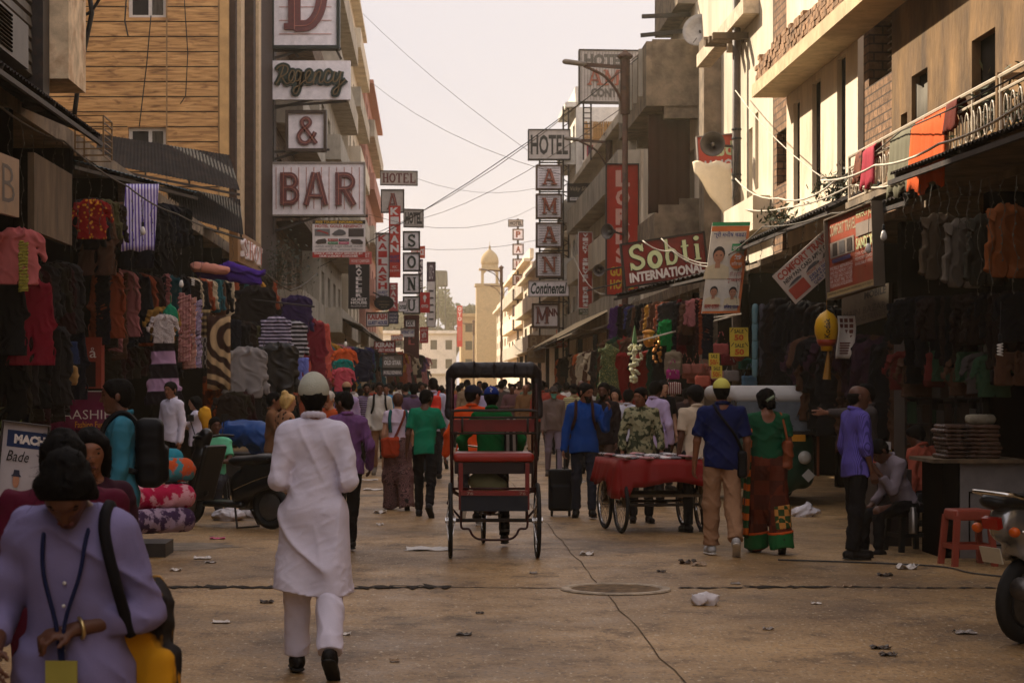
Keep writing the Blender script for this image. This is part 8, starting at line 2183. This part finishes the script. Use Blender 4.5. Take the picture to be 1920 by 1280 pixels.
def onsheet(i,j): return rows[0][0].lerp(rows[8][0],i).lerp(rows[0][10].lerp(rows[8][10],i),j) + Vector((.015 * sin(j * 5),.05 * sin(i * pi) + .03 * j - .0 - .012,0))
b = B()
for r_ in range(4):
    for c2 in range(3):
        i0,j0 = .12 + .28 * c2,.06 + .13 * r_
        b.add([onsheet(i0,j0),onsheet(i0 + .2,j0),onsheet(i0 + .2,j0 + .09),onsheet(i0,j0 + .09)],[(0,1,2,3)])
for r_ in range(5):
    j0 = .62 + .06 * r_; b.add([onsheet(.1,j0),onsheet(.86,j0),onsheet(.86,j0 + .03),onsheet(.1,j0 + .03)],[(0,1,2,3)])
b.build('print',P('leaflet print',(110,60,50)),lf)
# cabinet, stacked bags, stools, flask
cbn = thing('grey_cabinet','grey metal cabinet with a framed door at the right stall','cabinet',(5.0,19.0,0))
b = B(); b.box(at(1800,18.9),at(1925,18.9),18.9,19.7,0,CZ - (868 - CY) * 18.9 / F); b.build('casing',M('cabinet grey',(.20,.18,.17),rough=.6,var=.15),cbn)
b = B(); x0,x1,z0,z1 = at(1816,18.9),at(1892,18.9),.12,.62
for q in ((x0,x1,z1,z1 + .012),(x0,x1,z0,z0 + .012),(x0,x0 + .012,z0 + .013,z1),(x1,x1 + .012,z0,z1)): b.box(q[0],q[1],18.885,18.897,q[2],q[3])
b.build('door_gap',DARK,cbn)
b = B(); b.box(at(1768,18.9),at(1799,18.9),18.9,19.7,0,.90); b.build('side_panel',DARK,cbn)
b = B(); b.box(at(1750,18.8),at(1925,18.8),18.8,19.75,.905,.94); b.build('top',WOODD,cbn)
SHB = M('shiny brown pack',(.10,.05,.03),rough=.28,var=.5,bump=.8,bscale=30)
pk0 = None
for k in range(8):
    if pk0 is None:
        q = SDF().box((0,0,.018),(.27,.22,.02),.018); q.wr = wrinkle(.008,20,2); pk0 = o = soft('wrapped_pack',q,.014,SHB)
    else: o = pk0.copy(); COL.objects.link(o)
    o.location = (at(1815,19.1) + R.uniform(-.02,.02),19.15,.945 + .040 * k); o.rotation_euler = (0,0,R.uniform(-.06,.06)); tag(o,'shiny brown wrapped pack in the pile on the cabinet','pack','wrapped packs piled on the cabinet')
o = hang('roll','pale folded bundle lying on top of the wrapped packs','bundle',Vector((at(1838,19.1),19.1,1.265)),None,0,C('pale bundle',(150,140,120)),.1,.38)
def stool(label,px,d,mat,s=1.0,rot=.12):
    t = thing('plastic_stool',label,'stool',(0,0,0)); H_ = .50
    q = SDF().box((0,0,H_ - .02),(.165,.15,.022),.018,.01); q.box((0,0,H_ - .06),(.168,.153,.035),.015,.01); q.box((0,0,H_ - .09),(.14,.125,.05),.01,.01,None,True); soft('seat',q,.011,mat,t)
    for sx in (-1,1):
        for sy in (-1,1):
            b = B(); a = Vector((sx * .15,sy * .135,H_ - .05)); e = Vector((sx * .185,sy * .165,0)); b.obox((a + e) / 2,(.026,0,0),(0,.022,0),(e - a) / 2); b.build('leg',mat,t)
    b = B()
    for sy in (-1,1): b.box(-.155,.155,sy * .157 - .006,sy * .157 + .006,.15,.195)
    for sx in (-1,1): b.box(sx * .178 - .006,sx * .178 + .006,-.14,.14,.15,.195)
    b.build('brace',mat,t)
    t.location = (at(px,d),d,0); t.rotation_euler = (0,0,rot); t.scale = (s,s,s); return t
stool('rust red plastic stool standing empty in front of the grey cabinet',1814,18.2,P('stool red',(150,70,54),rough=.4),1.02)
stool('dark stool under the slumped person in grey shirt',1704,19.75,BLKPL,.95,.3)
stool('dark stool under the person in salmon shirt',1738,21.2,BLKPL,1.0,.1)
stool('dark stool under the person in mint green polo',402,25.55,BLKPL,.95,.0)
b = B(); b.lathe([(.04,0),(.042,.02),(.042,.20),(.03,.215),(.03,.25),(.025,.255)],14,W(1712,1000,19.2) + Vector((0,0,0)))
b.build('steel_flask',M('brushed steel',(.30,.27,.24),rough=.35,metal=.9),label='steel flask standing in the dark under the stall seats',cat='flask',smooth=True)
b = B(); b.box(at(1640,20.4),at(1705,20.4),20.3,20.9,.0,.78); b.build('counter',P('dark counter',(44,36,34)),label='dark counter beside the slumped person in grey shirt',cat='counter')
for k,(px,py,cn,cc,w_,h_) in enumerate(((1648,905,'turquoise',(40,140,160),.12,.02),(1660,868,'yellow',(180,150,40),.05,.10),(1655,840,'white',(176,170,166),.07,.14),(1640,898,'coral',(180,90,80),.10,.02))):
    b = B(); b.obox(Vector((at(px,20.4),20.4,.78 + h_ + .022 * k * (h_ < .05))),(w_,0,0),(0,.06,0),(0,0,h_)); b.build('ware_box',P(cn + ' ware',cc),label=cn + ' packet on the dark counter beside the slumped person',cat='box')
# shelf of small boxes
shf = thing('shelf_rack','dark rack of shelves full of dim boxes at the right stall','shelf',(5.6,21.5,0))
b = B()
for k in range(5): b.box(at(1690,22),at(1830,22),21.8,22.3,1.2 + .28 * k,1.22 + .28 * k)
for px in (1690,1737,1783,1830): b.box(at(px,22) - .012,at(px,22) + .012,21.8,22.3,.8,2.6)
b.build('shelf',STEEL,shf)
BX = [P('dim green box',(36,70,44)),P('dim grey box',(70,64,60)),P('dim brown box',(64,44,32)),P('dim white box',(110,104,98))]
rr = random.Random(2)
for k in range(5):
    x = at(1694,22)
    while x < at(1824,22):
        w_,h_ = rr.uniform(.05,.11),rr.uniform(.12,.24)
        b = B(); b.box(x,x + w_ - .006,21.82,22.1,1.222 + .28 * k,1.222 + .28 * k + h_); mi = rr.randrange(4)
        b.build('ware_box',BX[mi],label='%s box on the dark shelf rack' % ('dim green','dim grey','dim brown','dim white')[mi],cat='box',group='boxes on the dark shelf rack'); x += w_
# bulbs
def bulb(label,px,py,d,spiral=False):
    c = W(px,py,d); t = thing('light_bulb',label,'bulb',tuple(c))
    if spiral: b = B(); b.tube([c + Vector((cos(a) * .022,sin(a) * .022,-.02 - a * .0042)) for a in np.linspace(0,8 * pi,60)],.007,6)
    else: b = B(); b.lathe([(.004,-.12),(.032,-.10),(.038,-.07),(.028,-.03),(.016,0)],14,c)
    b.build('glass',M('bulb glass',(.7,.66,.6),rough=.25),t,True)
    b = B(); b.lathe([(.017,0),(.02,.02),(.018,.06),(.004,.07)],10,c); b.tube([c + Vector((0,0,.07)),c + Vector((.01,0,.35))],.004,4); b.build('socket',BLKPL,t)
for a in ((268,425,27,False,'round bulb hanging before the striped plastic sheet'),(340,525,31,False,'round bulb near the striped scarves'),(362,520,31,True,'spiral bulb near the striped scarves'),(1657,432,22.5,False,'round bulb on a bracket beside the red travel board'),(1628,456,22.8,False,'lower round bulb over the red travel board'),(1875,640,17.5,True,'spiral bulb in the dark right stall'),(648,640,44,False,'pale bulb at the yellow canvas stall')): bulb(a[4],a[0],a[1],a[2],a[3])
# blue led strip
b = B(); b.bar(W(128,545,27.8),W(130,628,27.8),.018); b.build('led_strip',M('blue led',(.1,.1,.6),emit=(.15,.2,1.0,4.0)),label='lit blue led strip in the doorway left of the rust panel',cat='light strip')
b = B(); b.box(at(112,28.2),at(146,28.2),28.2,28.3,1.2,3.3); b.build('door_panel',M('dim door',(.16,.12,.12),rough=.8),label='dim pinkish door panel behind the blue led strip',cat='door')

# ---- wires across the sky and along the shops
def wire(label,pts,r=.008,sag=.0,name='cable',mat=None,n=6):
    P_ = []
    for a,c in zip(pts[:-1],pts[1:]):
        a,c = W(*a),W(*c)
        m = max(4,n)
        for k in range(m):
            f = k / m; P_.append(a.lerp(c,f) - Vector((0,0,sag * 4 * f * (1 - f))))
    P_.append(W(*pts[-1]))
    b = B(); b.tube(P_,r,5); return b.build(name,mat or BLKPL,label=label,cat='cable',smooth=True)
WIR = M('weathered wire',(.16,.12,.09),rough=.8); WHW = M('pale cable',(.62,.55,.44),rough=.6); BUL = M('string wire',(.07,.055,.035),rough=.7)
wire('overhead wire from the concrete balcony across to the left hotel signs',[(1225,78,50),(700,440,66)],.010,.5,mat=WIR)
wire('steep overhead wire from the right balcony down past the grey HOTEL board',[(1228,84,50),(600,500,62)],.012,.4)
wire('lower overhead wire from the lamp to the boxed letters',[(1170,200,51),(790,410,92)],.010,.4,mat=WIR)
wire('long thin wire from the left rooftop sloping over the street',[(672,18,105),(1000,290,84)],.010,.3,mat=WIR)
wire('second thin wire from the left rooftop to the far lamp',[(690,150,110),(1060,330,72)],.010,.6,mat=WIR)
wire('flat wire crossing between the narrow HOTEL board and right mast',[(782,335,88),(1012,352,86)],.008,.4,mat=WIR)
wire('low flat wire over the street towards the scarlet banner',[(700,455,80),(1085,430,74)],.008,.5,mat=WIR)
wire('upper flat wire between the left brick building and amber letters',[(683,400,60),(1010,385,86)],.008,.7,mat=WIR)
wire('wire from the pole to the slit window house',[(1379,170,37.3),(1560,345,27)],.010,.15,mat=WHW)
wire('sagging pale cable bundle from the pole along the awnings',[(1379,335,37.3),(1460,372,30),(1565,340,26)],.014,.12,mat=WHW)
wire('second pale cable from the pole towards the railing',[(1381,388,37.3),(1470,390,30),(1600,345,25),(1690,340,22)],.012,.06,mat=WHW)
wire('thick white cable slung in front of the washing',[(1540,338,24),(1640,310,21),(1760,270,18.5),(1930,185,15)],.013,.05,mat=WHW)
wire('taut tan line above the washing',[(1560,345,27),(1690,245,22),(1930,130,15.5)],.009,.02,mat=BUL)
wire('cable of hanging bulbs from the red shop sign to the travel boards',[(1330,500,36),(1430,425,31),(1560,400,26),(1640,370,23)],.012,.05,mat=BUL)
wire('white cord looped over the red shop sign',[(1205,451,40),(1260,470,39.6),(1330,500,39),(1345,495,38)],.014,.08,mat=WHW)
wire('second white cord across the red shop sign',[(1240,447,40),(1290,485,39.6),(1342,492,39)],.012,.05,mat=WHW)
wire('cord swagged over the far sunlit stalls',[(960,640,88),(1000,648,84),(1085,615,72),(1190,560,52)],.014,.35,mat=WHW)
wire('pale swag of cord beside the silver shop banner',[(1075,480,74),(1110,540,66),(1150,545,58),(1200,520,50)],.014,.15,mat=WHW)
wire('string of fairy lights along the left awnings',[(0,200,19.2),(120,265,23.5),(240,350,27),(330,400,31),(450,445,38)],.012,.05,mat=BUL)
wire('rope strung over the middle left clothes stalls',[(485,500,40),(545,545,41),(595,512,45)],.018,.05,mat=BUL)
wire('twisted black cable hanging against the wood cladding',[(166,-20,26),(172,25,26),(150,130,26),(139,215,26)],.035,.0)
wire('second twisted black cable joining at the plaster bay',[(190,-10,26),(160,28,26),(112,12,25)],.022,.05)
wire('loose dark cable curling between bay and cladding',[(150,0,25.6),(135,40,25.6),(112,22,25.4)],.016,.03)
wire('thin black wire hanging down the wood cladding past the windows',[(283,30,51.6),(275,120,51.6),(261,238,51.6)],.016,.0)
wire('crooked thin wire hanging at the right of the cladding',[(345,-10,51.6),(352,100,51.6),(348,180,51.6),(338,195,51.6)],.014,.0)
wire('short loose cable end at the upper window',[(237,-10,51.5),(234,40,51.5),(240,68,51.5)],.022,.0)
rr = random.Random(6)
def fairy(where,pts,n,lmin,lmax,seed):
    """drop strings of small unlit bulbs under a cable: each string a thing"""
    r = random.Random(seed); base = None
    for k in range(n):
        f = (k + .5) / n * (len(pts) - 1); i = min(int(f),len(pts) - 2); a = W(*pts[i]).lerp(W(*pts[i + 1]),f - i)
        if base is None:
            b = B(); pp = [Vector((.02 * sin(j * 1.1),.02 * cos(j * 1.7),-j * .1)) for j in range(11)]; b.tube(pp,.003,4)
            for p in pp[1:]: b.lathe([(.002,-.02),(.007,-.012),(.006,0),(.002,.008)],6,p + Vector((.012,0,0)))
            base = o = b.build('light_string',BUL,loc=(0,0,0))
        else: o = base.copy(); COL.objects.link(o)
        o.location = a; o.scale = (1,1,r.uniform(lmin,lmax)); o.rotation_euler = (0,0,r.uniform(0,6))
        tag(o,'drop string of tiny unlit bulbs hanging ' + where,'light string','light strings hanging ' + where)
fairy('from the fairy light cable over the left shops',[(5,205,19.2),(120,268,23.5),(240,352,27),(330,402,31),(445,446,38)],22,.5,1.4,1)
fairy('under the cable by the travel boards',[(1335,500,36),(1430,428,31),(1560,402,26),(1630,372,23)],14,.5,1.0,2)
fairy('below the red shop sign',[(1150,570,42),(1330,530,38)],16,.7,1.3,3)
fairy('in the shade above the sunlit jackets',[(1690,350,21),(1915,330,16)],12,.5,1.1,4)
fairy('on the rope over the middle left clothes stalls',[(495,508,40),(545,547,41),(590,516,45)],9,.4,.9,5)
# poles holding the stalls
for k,(px0,py0,px1,py1,d,lb) in enumerate(((1195,640,1390,588,36.5,'pale pole slung across under the portrait banner'),(1295,600,1380,590,36,'thin white rod above the sale cards'),(1100,545,1165,530,44,'short dark rod poking out by the scarlet sign'),(460,560,590,575,37,'dark rail carrying the middle left clothes'))):
    b = B(); b.tube([W(px0,py0,d),W(px1,py1,d - .3)],.016,6); b.build('stall_rod',WHW if k in (0,1) else STEEL,label=lb,cat='rod')
# litter on the road
PAP = [P('litter white',(206,198,190)),P('litter grey',(150,140,132)),P('litter tan',(150,124,96)),P('litter dark',(62,50,40)),P('litter pink',(190,70,110))]
LIT = [(712,962,0,.16,.05),(712,985,0,.08,.04),(800,1030,0,.42,.03),(1100,1040,0,.14,.04),(1290,1056,3,.16,.05),(1310,1060,2,.14,.05),(1700,1066,0,.18,.06),(1660,1079,3,.12,.03),(1810,1187,1,.14,.03),(1665,1228,3,.10,.02),(408,1010,4,.16,.02),(380,1047,0,.16,.03),(395,1055,1,.1,.02),(330,1070,0,.1,.03),(415,1167,0,.12,.02),(550,1218,1,.1,.03),(645,1190,0,.09,.02),(500,1130,3,.1,.03),(1160,910,0,.16,.06),(1125,905,0,.2,.04),(1090,905,0,.12,.03),(1530,1132,0,.07,.015),(1650,1215,3,.12,.02),(1505,968,1,.25,.10),(640,1060,1,.12,.03),(1240,1072,3,.08,.02),(1000,1075,1,.07,.02),(900,1150,3,.06,.015),(700,918,0,.30,.02),(690,900,0,.34,.02),(1380,1095,1,.08,.02),(870,1190,3,.10,.015),(1440,1180,1,.07,.02),(740,1240,2,.06,.02),(1060,935,0,.2,.04),(1590,1100,2,.08,.02)]
WHERE = lambda px: 'left side of the road' if px < 560 else ('middle of the road' if px < 1150 else 'right side of the road')
for k,(px,py,c2,w_,h_) in enumerate(LIT):
    d = CZ * F / (py - CY); r = random.Random(k); c_ = Vector((at(px,d),d,.006))
    n = 6; rows = [[c_ + Vector(((i / n - .5) * w_,(j / n - .5) * w_ * .8,max(0,h_ * .6 * (sin(i * 1.3 + k) * cos(j * 1.1 + k) + .3)))) + Vector((r.uniform(-.1,.1) * w_ * .5,r.uniform(-.1,.1) * w_ * .5,0)) for j in range(n + 1)] for i in range(n + 1)]
    b = B(); b.sheet(rows,.003); cn = ('white','grey','tan','dark','pink')[c2]
    b.build('paper_scrap',PAP[c2],label='crumpled %s paper scrap lying on the %s' % (cn,WHERE(px)),cat='litter',group='paper scraps on the road')
q = plastic_bag('plastic_bag','crumpled white plastic bag lying on the road right of the manhole',1322,1122,CZ * F / (1134 - CY),.20,.10,PLAST,5); q.location = (at(1322,14.9),14.9,0); q.scale = (1.05,1,1.0)
for k,(px,py,w_,lb) in enumerate(((430,965,.42,'white plastic sheeting heaped under the scooter stand'),(475,960,.30,'smaller white plastic scrap behind the scooter stand'),(1512,958,.35,'crumpled grey bag at the foot of the auto rickshaw'))):
    d = CZ * F / (py + 10 - CY); q = plastic_bag('plastic_scrap',lb,px,py,d,w_,.16,PLAST,7 + k); q.location = (at(px,d),d,0)
b = B(); b.tube(crom([(at(1500,17.5),18.6,.012),(at(1640,18),18.3,.012),(at(1760,18),17.9,.012),(at(1840,17),17.3,.012),(at(1960,16),16.9,.012)],6),.008,6); b.build('ground_cable',BLKPL,label='black cable lying on the road near the rust red stool',cat='cable')
